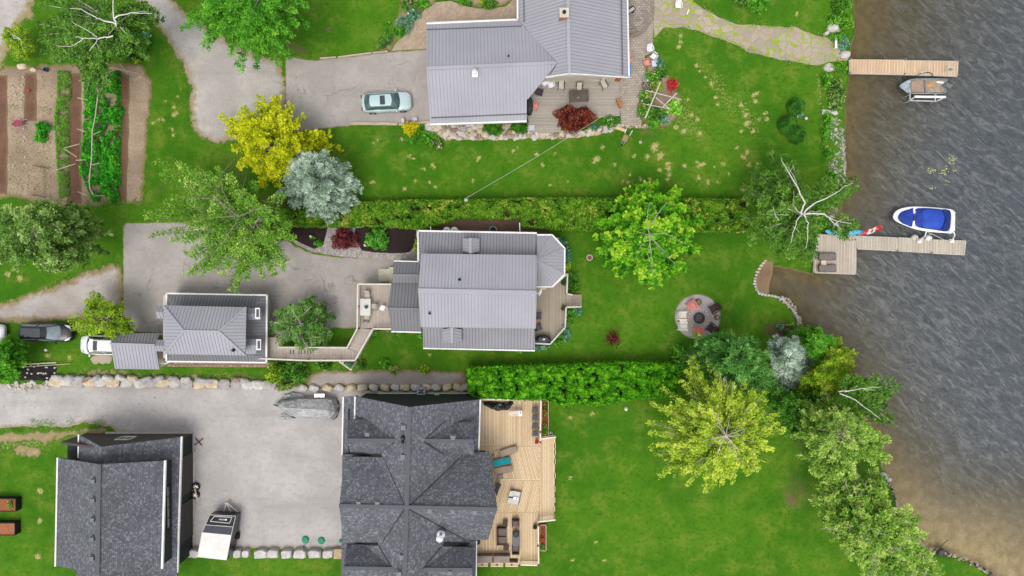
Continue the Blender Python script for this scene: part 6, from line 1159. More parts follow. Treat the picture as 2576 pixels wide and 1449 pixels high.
tag(MB().lathe([(.22, 0), (.2, .1), (.08, .2), (.01, .22)], 10, P(1575, 1028.5, 0), sx=.8).build('garden_globe', WHITE), 'small white object on the lawn at the foot of the bright hedge', 'ornament')
hc = thing('hose_coil', 'small pale green hose coil at the upper right corner of the timber deck', 'hose', P(1385, 1091, .05)); MB().tube([(.2 * math.cos(a), .2 * math.sin(a), .03 + a * .004) for a in np.linspace(0, 12.5, 40)], .025, 6).build('coil', mat('hose_pale', (150, 206, 190)), hc); MB().box((.0, .05, .05), (.1, .1, .1)).build('nozzle', WHITE, hc)
# stone edging lamp posts, grave-marker like blocks
tag(MB().box(P(1014, 304, .25), (.3, .42, .5)).box(P(1014, 304, .52), (.24, .34, .06)).build('stone_block', mat('white_stone', (214, 202, 190))), 'small whitish stone block at the driveway edge, left one', 'stone block'); tag(MB().box(P(1045, 301, .3), (.42, .3, .6)).box(P(1045, 301, .63), (.3, .2, .06)).build('utility_box', mat('box_grey', (196, 196, 202))), 'small grey utility box at the driveway edge beside the yellow bush', 'box')
tag(MB().bar(P(883, 311, .15), P(1000, 312, .15), .26, .2).bar(P(1003, 313, .15), P(1083, 307, .15), .2, .18).build('timber_edging', mat('timber_edge', (196, 178, 158), (170, 152, 134), 4)), 'old timber edging along the lower side of the upper driveway', 'timber edging')
tag(MB().bar(P(805, 147, .1), P(845, 144, .1), .14, .14).bar(P(850, 144, .1), P(935, 133, .1), .14, .14).bar(P(938, 133, .1), P(975, 129, .1), .14, .12).build('timber_edging', mat('timber_edge', (196, 178, 158))), 'old timber edging along the top side of the upper driveway', 'timber edging')
for x, y, lb in ((785, 595, 'left'), (920, 617, 'right')):
    t = thing('garden_statue', f'small white garden statue in the dark mulch, {lb} of two', 'statue', P(x, y, 0)); MB().lathe([(.16, 0), (.14, .05), (.09, .2), (.12, .4), (.06, .5)], 12).build('body', WHITE, t, smooth=True); MB().lathe([(.02, .48), (.09, .56), (.08, .66), (.01, .7)], 12).build('head', WHITE, t, smooth=True)
bsk = thing('bench_by_path', 'small white bench at the lake end of the flagstone path', 'bench', P(2098, 110, 0), R(90)); MB().box((0, 0, .42), (1.2, .22, .05)).build('seat', WHITE, bsk)
for s in (-1, 1): MB().box((s * .5, 0, .2), (.05, .2, .4)).build('leg', WHITE, bsk)
gst = thing('garden_lamp', 'small square white lamp top on the lawn by the round shrubs', 'lamp', P(2023, 301, 0)); MB().tube([(0, 0, 0), (0, 0, .4)], .04).build('post', BLACK, gst); MB().box((0, 0, .45), (.26, .26, .1), R(30)).build('lamp_head', mat('lamp_pale', (224, 200, 196)), gst)
for x, y, lb in ((2078, 85, 'at the upper edge of the flagstone path'), (2089, 455, 'behind the stony shore under the birch')): tag(MB().box(P(x, y, .2), (.36, .3, .4), R(20)).box(P(x, y, .42), (.2, .16, .06), R(20)).build('shore_box', mat('pale_box', (210, 206, 196))), f'small pale box {lb}', 'box')
# water plants
lp = thing('lily_cluster', 'scattered yellow-green lily leaves floating on the lake above the blue boat', 'water lily', P(2370, 430, 0) + Vector((0, 0, WZ + .012))); mb = MB(); rr = random.Random(5)
for cx_, cy_, n_, r_ in ((2395, 402, 26, 10), (2343, 428, 18, 9), (2375, 433, 12, 8), (2396, 431, 10, 6), (2383, 458, 10, 7), (2347, 472, 6, 6), (2380, 418, 4, 4), (2362, 437, 3, 3)):
    for _ in range(n_):
        q = P(cx_ + rr.gauss(0, r_ * .55), cy_ + rr.gauss(0, r_ * .4), WZ + .012); r = rr.uniform(.04, .085); a0 = rr.uniform(0, 6)
        mb.add([(q.x + r * math.cos(a0 + k * .9), q.y + r * math.sin(a0 + k * .9), WZ + .012) for k in range(7)], [tuple(range(7))])
mb.build('lily_pads', mat('lily_yellow', (176, 178, 124), (146, 158, 100), 9, .6), lp, True); MB().lathe([(.05, 0), (.07, .06), (.01, .08)], 8, P(2380, 425, WZ)).build('blossom', mat('lily_flower', (236, 226, 120)), lp, True)
tag(MB().tube([P(2361, 1398, .15), P(2362, 1385, .2), P(2369, 1372, .1), P(2380, 1362, -.1), P(2386, 1358, -.35)], .03).build('intake_hose', mat('black_hose', (50, 48, 46))), 'black water hose running from the shore rocks into the lake', 'hose')
# garden stuff
def stick(label, a, b, za=.9, zb=.9, r=.03, m=None, name='garden_stake'): return tag(MB().tube([P(*a, za), P(*b, zb)], r, 6).build(name, m or mat('stake_wood', (206, 190, 160), (184, 166, 136), 4)), label, 'stake')
# ================================================================ rocks
def rockmesh(seed, flat=.6, kind=1):
    rr = random.Random(seed); import bmesh
    bm = bmesh.new(); bmesh.ops.create_icosphere(bm, subdivisions=2 if kind else 1, radius=1)
    pl = [(Vector((rr.gauss(0, 1), rr.gauss(0, 1), rr.gauss(0, .7))).normalized(), rr.uniform(.74, .95)) for _ in range(8)]
    for v in bm.verts:
        q = v.co; v.co = q * (.82 / (abs(q.x) ** 5 + abs(q.y) ** 5 + abs(q.z) ** 5) ** .2)
        for n_, d in pl:
            k = v.co.dot(n_)
            if k > d: v.co -= n_ * (k - d)
        v.co *= 1 + .09 * noise.noise(v.co * 2.2 + Vector((seed * 3.1, 0, 0))); v.co.z *= flat; v.co.z = max(v.co.z, -.25)
    me = bpy.data.meshes.new('rock_shape'); bm.to_mesh(me); bm.free(); return me
RM = [rockmesh(i) for i in range(12)]; RML = [rockmesh(40 + i, .45) for i in range(6)]
ROCKC = {k: mat('rock_' + k, a, b, 2.2, .9, .2, bump=.5, fine=.18) for k, (a, b) in dict(grey=((188, 184, 182), (162, 158, 156)), tan=((220, 204, 178), (196, 176, 146)), pale=((214, 208, 202), (186, 180, 174)), white=((216, 210, 204), (190, 182, 178)), brown=((166, 146, 126), (136, 116, 98)), dark=((92, 88, 88), (70, 66, 66))).items()}
ROCKMESH = {}
def rock(name, label, D, sx, sy, sz, col, z=0, rz=None, group=None, cat='boulder', seed=None, fac=False):
    seed = random.randrange(999) if seed is None else seed; key = (seed % 12, col)
    if key not in ROCKMESH: m_ = RM[key[0]].copy(); m_.materials.append(ROCKC[col]); ROCKMESH[key] = m_
    o = bpy.data.objects.new(name, ROCKMESH[key]); sc.collection.objects.link(o); o.location = P(*D, z); o.location.z = z + .2 * sz
    o.scale = (sx, sy, sz * 1.4); o.rotation_euler = (0, 0, R(random.uniform(-25, 25) if rz is None else rz)); return tag(o, label, cat, group)
COLN = dict(grey='grey', tan='tan', pale='pale', white='whitish', brown='brown', dark='dark')
fx_ = [(145, 960), (172, 959), (200, 961), (229, 960), (257, 960), (288, 962), (322, 962), (355, 964), (384, 963), (413, 962), (440, 963), (473, 965), (504, 966), (535, 964), (565, 965), (597, 965), (624, 967), (652, 967), (680, 968)]
cs_ = ['tan', 'pale', 'grey', 'tan', 'pale', 'tan', 'pale', 'pale', 'grey', 'tan', 'pale', 'grey', 'tan', 'tan', 'grey', 'grey', 'pale', 'pale', 'grey']
for i, ((x, y), c) in enumerate(zip(fx_, cs_)): rock('wall_boulder', f'{COLN[c]} block-like boulder in the front row along the gravel lane, {ordn(i)} from the left', (x, y), .78, .58, .5, c, rz=random.uniform(-8, 8), group='front row of retaining boulders')
for i, (x, y) in enumerate([(148, 949), (179, 949), (206, 951), (222, 954), (246, 951), (276, 951), (305, 950), (338, 951), (372, 954), (403, 952), (437, 952), (468, 955), (508, 956), (533, 958), (596, 955), (615, 958)]):
    c = ['pale', 'grey', 'grey', 'brown', 'grey', 'pale', 'pale', 'tan', 'grey', 'grey', 'grey', 'pale', 'grey', 'grey', 'brown', 'grey'][i]; rock('wall_boulder', f'{COLN[c]} half-hidden boulder in the rear row behind the lane boulders, {ordn(i)} from the left', (x, y), .64, .36, .6, c, group='rear row of retaining boulders')
for i, x in enumerate([763, 792, 825, 855, 885, 913, 940, 969, 994, 1020, 1046, 1074, 1097, 1125, 1152, 1168]):
    c = ['pale', 'pale', 'tan', 'pale', 'tan', 'tan', 'pale', 'tan', 'pale', 'tan', 'pale', 'tan', 'pale', 'tan', 'tan', 'pale'][i]; rock('wall_boulder', f'{COLN[c]} wedge-shaped boulder in the spaced row north of the shingled house, {ordn(i)} from the left', (x, 974 + (i < 5) * 1.5), .58, .42, .5, c, group='spaced boulders north of the shingled house')
for i, (x, w) in enumerate([(600, .62), (655, .62), (690, .66), (722, .66), (756, .7), (792, .72), (826, .68), (490, .8), (628, .4)]):
    pass
bl = [(488, 1391, 1.0), (598, 1391, .62), (619, 1391, .58), (657, 1392, 1.05), (688, 1392, .95), (722, 1392, .9), (756, 1392, 1.1), (792, 1392, 1.05), (826, 1392, .9)]
for i, (x, y, w) in enumerate(bl):
    c = P(x, y, .3); rr = random.Random(i + 50); q = [(c.x + sx * w * .56 * rr.uniform(.85, 1.1), c.y + sy * .4 * rr.uniform(.8, 1.12)) for sx, sy in ((-1, -1), (-.3, -1.05), (.4, -1.0), (1, -.9), (1.0, .8), (.3, 1.05), (-.6, 1.05), (-1.05, .6))]
    mb = MB().loft([[(a, b, 0) for a, b in q], [(a, b, .5) for a, b in q], [(c.x + (a - c.x) * .86, c.y + (b - c.y) * .86, .62 + rr.uniform(-.03, .03)) for a, b in q]])
    tag(mb.build('stone_block', ROCKC['white']), f'large whitish rough stone block between gravel yard and lower lawn, {ordn(i)} from the left', 'stone block', 'stone blocks along the lower lawn')
# big stones on the shore
for D, s_, c, lb in (((2094, 73), .72, 'pale', 'large rounded pale boulder at the lake end of the flagstone path, upper one'), ((2084, 172), .62, 'pale', 'large whitish boulder beside the lawn just below the flagstone path'), ((2124, 140), .6, 'white', 'flat whitish boulder at the inner end of the timber jetty'), ((2076, 22 + 200 + 62), .5, 'pale', 'pale boulder in the plants at the top of the stone rip-rap'),
                     ((2098, 645 - 362 + 0), .42, 'white', 'whitish boulder at the top of the stone rip-rap'), ((2222, 1196), .45, 'pale', 'pale boulder at the waterline under the willow'), ((2236, 1206), .3, 'pale', 'small pale boulder in the water under the willow'), ((2366, 1388), .42, 'dark', 'dark round boulder where the black hose enters the lake'), ((1578, 332), .0, 'tan', '')):
    if s_: rock('shore_boulder', lb, D, s_, s_ * .8, s_ * .8, c, z=-.1)
def stonefill(name, D, n, smin, smax, cols, seed, z=-.1, zr=.1):
    """one mass of small stones nobody would count"""
    rr = random.Random(seed); poly = P2(D); pa = [(p.x, p.y) for p in poly]; x0, x1 = min(p[0] for p in pa), max(p[0] for p in pa); y0, y1 = min(p[1] for p in pa), max(p[1] for p in pa); mb = MB(); k = 0
    base = [(tuple(v.co), ) for v in RML[0].vertices]
    while k < n:
        x, y = rr.uniform(x0, x1), rr.uniform(y0, y1)
        if not in_poly([x], [y], pa)[0]: continue
        k += 1; s_ = rr.uniform(smin, smax); a = rr.uniform(0, 6.3); me_ = RML[rr.randrange(6)]; ca, sa = math.cos(a), math.sin(a); e = rr.uniform(.65, 1)
        mb.add([(x + (v.co.x * ca - v.co.y * e * sa) * s_, y + (v.co.x * sa + v.co.y * e * ca) * s_, z + rr.uniform(0, zr) + v.co.z * s_ * 1.3) for v in me_.vertices], [tuple(p.vertices) for p in me_.polygons], rr.randrange(len(cols)))
    return tag(mb.build(name, [ROCKC[c] for c in cols]), kind='stuff')
stonefill('shore_stones', [(2086, 290), (2108, 290), (2122, 330), (2126, 400), (2128, 455), (2112, 500), (2100, 545), (2074, 570), (2070, 560), (2095, 500), (2096, 440), (2080, 425), (2084, 405), (2100, 395), (2108, 370), (2090, 345)], 640, .09, .26, ['pale', 'grey', 'white', 'tan', 'grey'], 3, -.3, .3)
stonefill('shore_stones', [(2118, 160), (2132, 190), (2124, 250), (2124, 300), (2130, 400), (2122, 300), (2112, 260)], 120, .05, .12, ['tan', 'brown', 'pale'], 4, -.35, .1)
stonefill('shore_stones', [(2344, 1380), (2368, 1385), (2410, 1402), (2450, 1415), (2490, 1440), (2520, 1465), (2490, 1452), (2440, 1430), (2400, 1410), (2350, 1396)], 120, .07, .24, ['brown', 'tan', 'dark', 'pale'], 6, -.3, .2)
stonefill('shore_stones', [(2220, 1190), (2232, 1200), (2250, 1235), (2262, 1290), (2250, 1270), (2235, 1230)], 60, .08, .2, ['brown', 'pale', 'dark'], 8, -.3, .2)
stonefill('gravel_stones', [(40, 962), (135, 958), (140, 968), (110, 980), (60, 985), (20, 975), (0, 962)], 60, .06, .24, ['white', 'tan', 'pale'], 9, 0, .05)
stonefill('border_stones', [(1070, 308), (1220, 310), (1330, 330), (1410, 333), (1500, 322), (1560, 315), (1560, 321), (1500, 338), (1420, 347), (1330, 348), (1200, 350), (1120, 348), (1070, 330)], 170, .12, .4, ['tan', 'pale', 'brown', 'white'], 10, -.03, .03)
# beach edging: single stones in a row
ed = [(1925, 656), (1914, 668), (1905, 684), (1899, 700), (1898, 714), (1902, 728), (1910, 738), (1925, 742), (1942, 744), (1958, 748), (1972, 756), (1982, 766), (1992, 777), (2000, 788), (2006, 800), (2010, 812), (2008, 824)]
pts = []
for a, b in zip(ed, ed[1:]):
    n = max(1, round(math.hypot(b[0] - a[0], b[1] - a[1]) / 8)); pts += [(a[0] + (b[0] - a[0]) * i / n, a[1] + (b[1] - a[1]) * i / n) for i in range(n)]
for i, p in enumerate(pts[:57]): rock('edging_stone', f'whitish stone edging the beach cove, {ordn(i)} counting from the top end', p, random.uniform(.14, .22), random.uniform(.12, .17), .16, random.choice(['white', 'pale', 'white', 'tan']), z=.02, group='stones edging the beach cove', cat='stone')
stonefill('edging_gravel', [(1960, 742), (1985, 752), (2004, 775), (2016, 800), (2016, 832), (2004, 832), (2004, 805), (1994, 785), (1975, 765), (1955, 752)], 110, .06, .15, ['white', 'tan', 'pale'], 12, -.08, .12)
fc = [(1757 + 25 * math.cos(a), 800 + 24 * math.sin(a)) for a in np.linspace(.3, 6.2, 19)]
for i, p in enumerate(fc): rock('ring_stone', f'pale stone around the fire pit, {ordn(i)} clockwise from its right side', p, random.uniform(.13, .19), .11, .16, random.choice(['white', 'tan', 'pale']), z=.02, rz=math.degrees(math.atan2(-(p[1] - 800), p[0] - 1757)) + 90, group='stones around the fire pit', cat='stone')
# ================================================================ foliage
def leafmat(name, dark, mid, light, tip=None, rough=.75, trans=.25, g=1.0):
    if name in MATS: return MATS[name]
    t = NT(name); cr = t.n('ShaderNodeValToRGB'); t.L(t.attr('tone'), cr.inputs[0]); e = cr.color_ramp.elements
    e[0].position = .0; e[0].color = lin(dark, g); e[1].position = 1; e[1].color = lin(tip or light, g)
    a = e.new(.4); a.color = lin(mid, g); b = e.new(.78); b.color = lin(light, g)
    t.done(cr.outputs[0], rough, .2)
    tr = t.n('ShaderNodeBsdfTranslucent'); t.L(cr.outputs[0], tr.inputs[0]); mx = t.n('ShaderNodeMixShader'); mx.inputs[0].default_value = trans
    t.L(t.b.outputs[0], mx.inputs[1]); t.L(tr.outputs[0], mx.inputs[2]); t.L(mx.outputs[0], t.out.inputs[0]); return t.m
def leafobj(name, pos, size, tone, m, parent=None, up=.9, asp=.6, dirs=None):
    """a crown of small leaf-sized quads; pos (n,3) world"""
    n = len(pos)
    if n == 0: return None
    nr = rng.normal(0, 1, (n, 3)); nr[:, 2] = np.abs(nr[:, 2]) * .6 + up; nr /= np.linalg.norm(nr, axis=1)[:, None]
    d = rng.normal(0, 1, (n, 3)) if dirs is None else dirs + rng.normal(0, .35, (n, 3))
    d -= nr * (d * nr).sum(1)[:, None]; d /= np.linalg.norm(d, axis=1)[:, None] + 1e-9; e = np.cross(nr, d)
    size = np.broadcast_to(size, (n,))[:, None] * rng.uniform(.7, 1.3, (n, 1)); a = d * size; b = e * size * asp
    off = np.array(parent.location) if parent else np.zeros(3); p = pos - off
    v = np.stack([p - a, p - b - a * .1, p + a, p + b - a * .1], 1).reshape(-1, 3)
    me = bpy.data.meshes.new(name); me.vertices.add(4 * n); me.vertices.foreach_set('co', v.ravel()); me.loops.add(4 * n); me.loops.foreach_set('vertex_index', np.arange(4 * n, dtype=np.int32))
    me.polygons.add(n); me.polygons.foreach_set('loop_start', np.arange(0, 4 * n, 4, dtype=np.int32)); me.update(calc_edges=True)
    at = me.attributes.new('tone', 'FLOAT', 'POINT'); at.data.foreach_set('value', np.repeat(np.clip(tone, 0, 1), 4).astype(np.float32))
    me.materials.append(m); o = bpy.data.objects.new(name, me); sc.collection.objects.link(o)
    if parent: o.parent = parent
    return o
BARK = mat('bark_grey', (150, 140, 128), (110, 100, 90), 6, .95, .1); BARKD = mat('bark_dark', (110, 96, 82), (80, 68, 58), 6, .95, .1); BIRCH = mat('birch_bark', (226, 222, 214), (196, 188, 178), 4, .8, .2)
def unproj(dx, dy, z):
    k = S * (H - z) / H; return np.stack([(dx - 1288) * k, -(dy - 724.5) * k, z], -1)
def tree(name, label, D, apex, h, lm, nb=140, nl=110, ls=.12, zc=.25, spread=.35, bark=None, limbs=(), w=.5, pw=1.6, show=.0, up=.9, asp=.6, lo=.3, core=0, group=None, seed=1, tiptone=.25, jit=.28, needle=False, cat='tree', lean=.85, sm=0, ts=.07, dens=.72, fea=False, twigs=0):
    global rng
    rng = np.random.default_rng(seed); D = smooth_poly(D, sm) if sm else D; base = P(*apex, h).lerp(P(*apex, 0), lean); apx = P(*apex, h); t = thing(name, label, cat, (base.x, base.y, 0), group=group); bark = bark or BARK
    dx0, dx1 = min(p[0] for p in D), max(p[0] for p in D); dy0, dy1 = min(p[1] for p in D), max(p[1] for p in D)
    tot = int(nb * nl * dens * 1.3); ni = max(8, nb // (9 if fea else 4)); no = max(8, nb // (5 if fea else 7)); J = 15 if fea else 9; lo_ = .4 if fea else .62; ls = ls * (.8 if fea else .9); tot = int(tot * (1.25 if fea else 1.15)); A_ = np.array(D, float); ra = np.hypot(A_[:, 0] - apex[0], A_[:, 1] - apex[1])
    pk = A_[(ra >= np.roll(ra, 1)) | (ra >= np.roll(ra, -1)) & (rng.random(len(D)) < .5)]; ex, ey = [], []
    while len(ex) < ni:
        a = rng.uniform(dx0, dx1, ni * 4); b = rng.uniform(dy0, dy1, ni * 4); k = in_poly(a, b, D); ex += list(a[k]); ey += list(b[k])
    per = (np.arange(no) + rng.uniform(-.3, .3, no)) % no / no * len(D); i0 = per.astype(int) % len(D); f = (per % 1)[:, None]; rim = A_[i0] * (1 - f) + A_[(i0 + 1) % len(D)] * f; sc_ = rng.uniform(lo_, .95, (no, 1)); rim = np.array(apex) + (rim - np.array(apex)) * sc_
    nk = len(pk); ex = np.concatenate([pk[:, 0], rim[:, 0], ex[:ni]]); ey = np.concatenate([pk[:, 1], rim[:, 1], ey[:ni]])
    rd = np.hypot(ex - apex[0], ey - apex[1]); rmax = np.percentile(rd, 98); rr_ = np.clip(rd / rmax, 0, 1)
    z = h * (zc + (1 - zc) * (1 - rr_ ** pw)) * rng.uniform(.86, 1.0, len(ex)); end = unproj(ex, ey, z)
    bx, by = apx.x, apx.y; gx0, gy0 = base.x, base.y; hl = np.hypot(end[:, 0] - bx, end[:, 1] - by); za = np.maximum(z - hl * rng.uniform(.25, .7, len(z)), h * .12); st = np.stack([gx0 + (bx - gx0) * za / h, gy0 + (by - gy0) * za / h, za], -1)
    mb = MB()
    mb.tube([(gx0, gy0, 0), (gx0 * .6 + bx * .4, gy0 * .6 + by * .4, h * .4), (bx, by, h * .9)], [max(.1, h * .022), h * .014, .03], 8)
    for i in range(0, len(z), 1 if fea else max(1, len(z) // 60)):
        m_ = (st[i] * .5 + end[i] * .5) + np.array([0, 0, hl[i] * .12 + (.1 if fea else 0)]); mb.tube([st[i], m_, end[i] * .96 + m_ * .04], [.05 + .008 * h * .4, .035, .012], 5, cap=False)
    for _ in range(twigs):
        i = rng.integers(0, len(z)); u_ = rng.uniform(.35, .8); a_ = st[i] * (1 - u_) + end[i] * u_ + np.array([0, 0, hl[i] * .1 + .1]) + rng.normal(0, .12, 3); b_ = a_ + (end[i] - a_) * rng.uniform(.5, 1.1) + rng.normal(0, .38, 3) + np.array([0, 0, .35]); mb.tube([a_, (a_ + b_) / 2 + rng.normal(0, .06, 3), b_], [.03, .02, .01], 4, cap=False)
        for _k in range(2): c_ = a_ + (b_ - a_) * rng.uniform(.3, .8); mb.tube([c_, c_ + (b_ - a_) * .25 + rng.normal(0, .16, 3)], [.016, .008], 4, cap=False)
    for L_ in limbs:
        pl, r0, r1 = L_[0], L_[1] * .5, L_[2] * .5; n_ = len(pl); pl = [(a, b, c if c < h * .55 else max(c, .1 + h * (zc + (1 - zc) * (1 - min(1, math.hypot(a - apex[0], b - apex[1]) / rmax) ** pw)))) for a, b, c in pl]; q = [P(a, b, c) for a, b, c in pl]; qq = []
        for a, b in zip(q, q[1:]): qq += [a.lerp(b, u) + Vector((random.gauss(0, .03), random.gauss(0, .03), 0)) for u in (0, .33, .66)]
        qq.append(q[-1]); mb.tube(qq, [r0 + (r1 - r0) * i / (len(qq) - 1) for i in range(len(qq))], 7)
    mb.build('trunk', bark, t, True)
    N = len(z); m = max(40, tot // N); k = spread * .55 + (1 - spread * .55) * rng.random((N, m)) ** .8; q = (np.floor(k * J) + .5) / J; q = np.minimum(q + rng.normal(0, .012, (N, m)), 1)
    dd = (end - st) / (np.linalg.norm(end - st, axis=1)[:, None] + 1e-6); pp = np.stack([-dd[:, 1], dd[:, 0], np.zeros(N)], -1); pp /= np.linalg.norm(pp, axis=1)[:, None] + 1e-6
    lt = w * (1.5 - q * 1.15) * np.minimum(1, .35 + hl[:, None] / 3.5) * rng.uniform(.75, 1.3, (N, 1)); s_ = rng.random((N, m)) ** .8 * lt; sd_ = np.where(rng.random((N, m)) < .5, -1, 1)
    cen = st[:, None] * (1 - q[..., None]) + end[:, None] * q[..., None]; cen[..., 2] += (hl[:, None] * .12) * np.sin(q * math.pi)
    off = pp[:, None] * (s_ * sd_)[..., None] + dd[:, None] * (s_ * .75)[..., None]; off[..., 2] += -s_ * .22; off += rng.normal(0, ts, (N, m, 3)) + rng.normal(0, ts * .7, (N, m, 3)) * (np.arange(N) > nk)[:, None, None]
    pos = (cen + off).reshape(-1, 3); tg = rng.normal(0, jit * .45, (N, J + 1, 2)); jj = np.minimum(np.floor(k * J).astype(int), J)
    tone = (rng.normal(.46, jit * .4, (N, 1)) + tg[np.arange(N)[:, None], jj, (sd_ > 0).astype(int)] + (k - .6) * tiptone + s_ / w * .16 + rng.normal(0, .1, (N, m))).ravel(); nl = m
    dirs = None
    if needle: dd = (end - st); dd /= np.linalg.norm(dd, axis=1)[:, None]; dirs = np.repeat(dd, nl, 0)
    ok = pos[:, 2] > .1; pos = pos[ok]; tone = tone[ok]; dirs = dirs[ok] if dirs is not None else None
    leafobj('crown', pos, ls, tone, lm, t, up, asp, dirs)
    return t
L_MAPLE = leafmat('leaf_maple', (34, 92, 12), (76, 150, 22), (128, 194, 34), (176, 206, 60)); L_BRIGHT = leafmat('leaf_bright', (32, 84, 12), (66, 136, 26), (106, 176, 44), (140, 196, 66))
L_YEL = leafmat('leaf_yellow', (90, 116, 8), (162, 174, 14), (208, 212, 26), (222, 224, 60)); L_SPR = leafmat('needle_blue', (74, 94, 70), (134, 156, 132), (174, 196, 174), (202, 216, 198), trans=.1)
L_GG = leafmat('leaf_grey_green', (46, 86, 20), (86, 136, 34), (130, 174, 56), (184, 206, 112)); L_WIL = leafmat('leaf_olive', (44, 78, 24), (84, 124, 44), (134, 168, 78), (172, 196, 122)); L_MID = leafmat('leaf_mid', (28, 76, 14), (58, 112, 26), (92, 150, 44), (124, 170, 70))
L_BIR = leafmat('leaf_birch', (30, 70, 12), (66, 110, 28), (104, 150, 50), (136, 172, 80)); L_LAR = leafmat('leaf_yellow_green', (80, 114, 24), (142, 174, 44), (190, 212, 68), (212, 224, 90)); L_PINE = leafmat('needle_green', (28, 72, 20), (58, 114, 38), (98, 154, 66), (132, 182, 100), trans=.1)
L_LIME = leafmat('leaf_lime', (62, 100, 12), (110, 150, 22), (156, 186, 44), (184, 200, 70)); L_W2 = leafmat('leaf_willow', (58, 104, 28), (112, 156, 50), (162, 194, 82), (188, 208, 110)); L_RED = leafmat('leaf_burgundy', (44, 16, 22), (88, 32, 38), (132, 56, 44), (170, 96, 52)); L_RED2 = leafmat('leaf_dark_red', (52, 12, 20), (92, 28, 36), (126, 44, 52), (150, 70, 70))
L_BOX = leafmat('leaf_boxwood', (26, 70, 12), (50, 112, 20), (76, 142, 30), (106, 164, 50)); L_GOLD = leafmat('leaf_gold', (140, 130, 10), (190, 180, 20), (220, 208, 30), (232, 220, 60)); L_SCAR = leafmat('leaf_scarlet', (140, 30, 34), (196, 50, 56), (222, 76, 80), (232, 110, 104)); L_HOSTA = leafmat('leaf_blue_green', (44, 92, 62), (80, 136, 100), (120, 172, 136), (150, 194, 160)); L_HEDY = leafmat('leaf_hedge_mixed', (40, 76, 14), (80, 130, 24), (122, 168, 40), (192, 180, 84))
L_TWG = leafmat('leaf_twiggy', (40, 86, 24), (76, 126, 44), (118, 162, 76), (150, 184, 110)); L_BEAN = leafmat('leaf_crop', (20, 92, 16), (44, 140, 26), (74, 176, 34), (120, 200, 50)); L_HED = leafmat('leaf_hedge_bright', (28, 92, 10), (70, 146, 16), (120, 190, 26), (158, 208, 50)); L_FEA = leafmat('leaf_feathery', (50, 110, 20), (84, 146, 30), (116, 172, 46), (140, 188, 70)); L_WEED = leafmat('leaf_weedy', (60, 90, 30), (96, 130, 44), (140, 168, 70), (186, 190, 110))
# ---- big trees (outline, apex, height)
tree('birch_tree', 'birch with three white forked limbs at the top left above the driveway edge', [(140, -20), (330, -20), (372, 6), (400, 30), (414, 48), (402, 62), (380, 58), (375, 110), (372, 150), (350, 165), (300, 140), (250, 110), (170, 100), (120, 50), (100, 10)], (292, 58), 10, L_BIR, 170, 85, .11, bark=BIRCH, pw=2.2,
     limbs=[([(294, 84, 4), (293, 64, 8), (288, 50, 9.5)], .16, .12), ([(290, 60, 9), (262, 52, 10), (244, 46, 10.3), (232, 38, 10.4), (205, 24, 10), (176, 21, 9.5)], .13, .04), ([(288, 50, 9.5), (284, 28, 10.2), (285, -5, 10)], .12, .07), ([(288, 48, 9.5), (300, 38, 10.2), (332, 33, 10.4), (381, 34, 9.8)], .13, .05), ([(332, 33, 10.3), (355, 28, 10), (372, 30, 9.6)], .05, .03)], seed=2)
tree('birch_tree', 'birch with spreading whitish branches hanging over the vegetable garden top edge', [(90, 60), (140, 50), (200, 60), (270, 90), (300, 130), (310, 150), (260, 170), (270, 220), (255, 262), (235, 240), (215, 240), (190, 190), (175, 175), (140, 160), (100, 140), (80, 110)], (262, 94), 9, L_BIR, 190, 75, .11, bark=BIRCH, pw=2.2,
     limbs=[([(284, 90, 5), (262, 94, 8), (247, 96, 9), (230, 97, 9.4), (207, 97, 9.3), (192, 92, 9)], .13, .05), ([(245, 94, 9), (230, 83, 9.4), (212, 72, 9.4), (180, 54, 9)], .07, .03), ([(246, 98, 9), (240, 110, 9.3), (225, 128, 9)], .08, .04), ([(208, 99, 9.3), (190, 112, 9.2), (175, 118, 9), (141, 115, 8.6)], .06, .03), ([(240, 106, 9.2), (250, 122, 9)], .04, .02), ([(246, 96, 9), (235, 86, 9.5)], .05, .03)], seed=3)
tree('small_birch', 'small pale yellow-green birch with white twigs at the far left edge', [(15, 75), (50, 62), (80, 85), (90, 120), (70, 150), (40, 150), (22, 120), (10, 95)], (45, 95), 5, L_LIME, 40, 70, .1, bark=BIRCH, limbs=[([(80, 100, 2), (52, 98, 5), (35, 95, 5.2), (30, 84, 5.2)], .06, .05), ([(52, 100, 5), (30, 86, 5.3), (22, 78, 5)], .05, .03)], seed=4)
tree('larch_tree', 'bright green feathery larch at the top, left of the upper lawn', [(440, -40), (820, -40), (798, 20), (784, 40), (776, 68), (745, 78), (736, 92), (706, 90), (722, 108), (728, 150), (702, 162), (688, 150), (672, 138), (650, 152), (646, 172), (620, 160), (606, 182), (596, 165), (612, 138), (580, 140), (568, 118), (520, 122), (508, 116), (536, 98), (516, 88), (455, 74), (490, 52), (470, 44), (505, 30)], (655, -25), 13, L_BRIGHT, 260, 120, .12, pw=1.3, w=.55, fea=True, seed=5, needle=True)
tree('golden_tree', 'vivid yellow tree between the upper driveway and the blue spruce', [(552, 290), (590, 292), (612, 268), (640, 272), (655, 240), (672, 262), (690, 242), (702, 240), (712, 270), (735, 262), (746, 285), (766, 290), (750, 312), (725, 330), (760, 342), (800, 332), (835, 335), (830, 352), (858, 372), (830, 382), (800, 384), (780, 372), (740, 390), (730, 440), (700, 470), (660, 470), (635, 440), (600, 420), (612, 390), (585, 372), (590, 345), (570, 330), (575, 305)], (680, 372), 8, L_YEL, 200, 100, .13, pw=1.6, w=.6, seed=6)
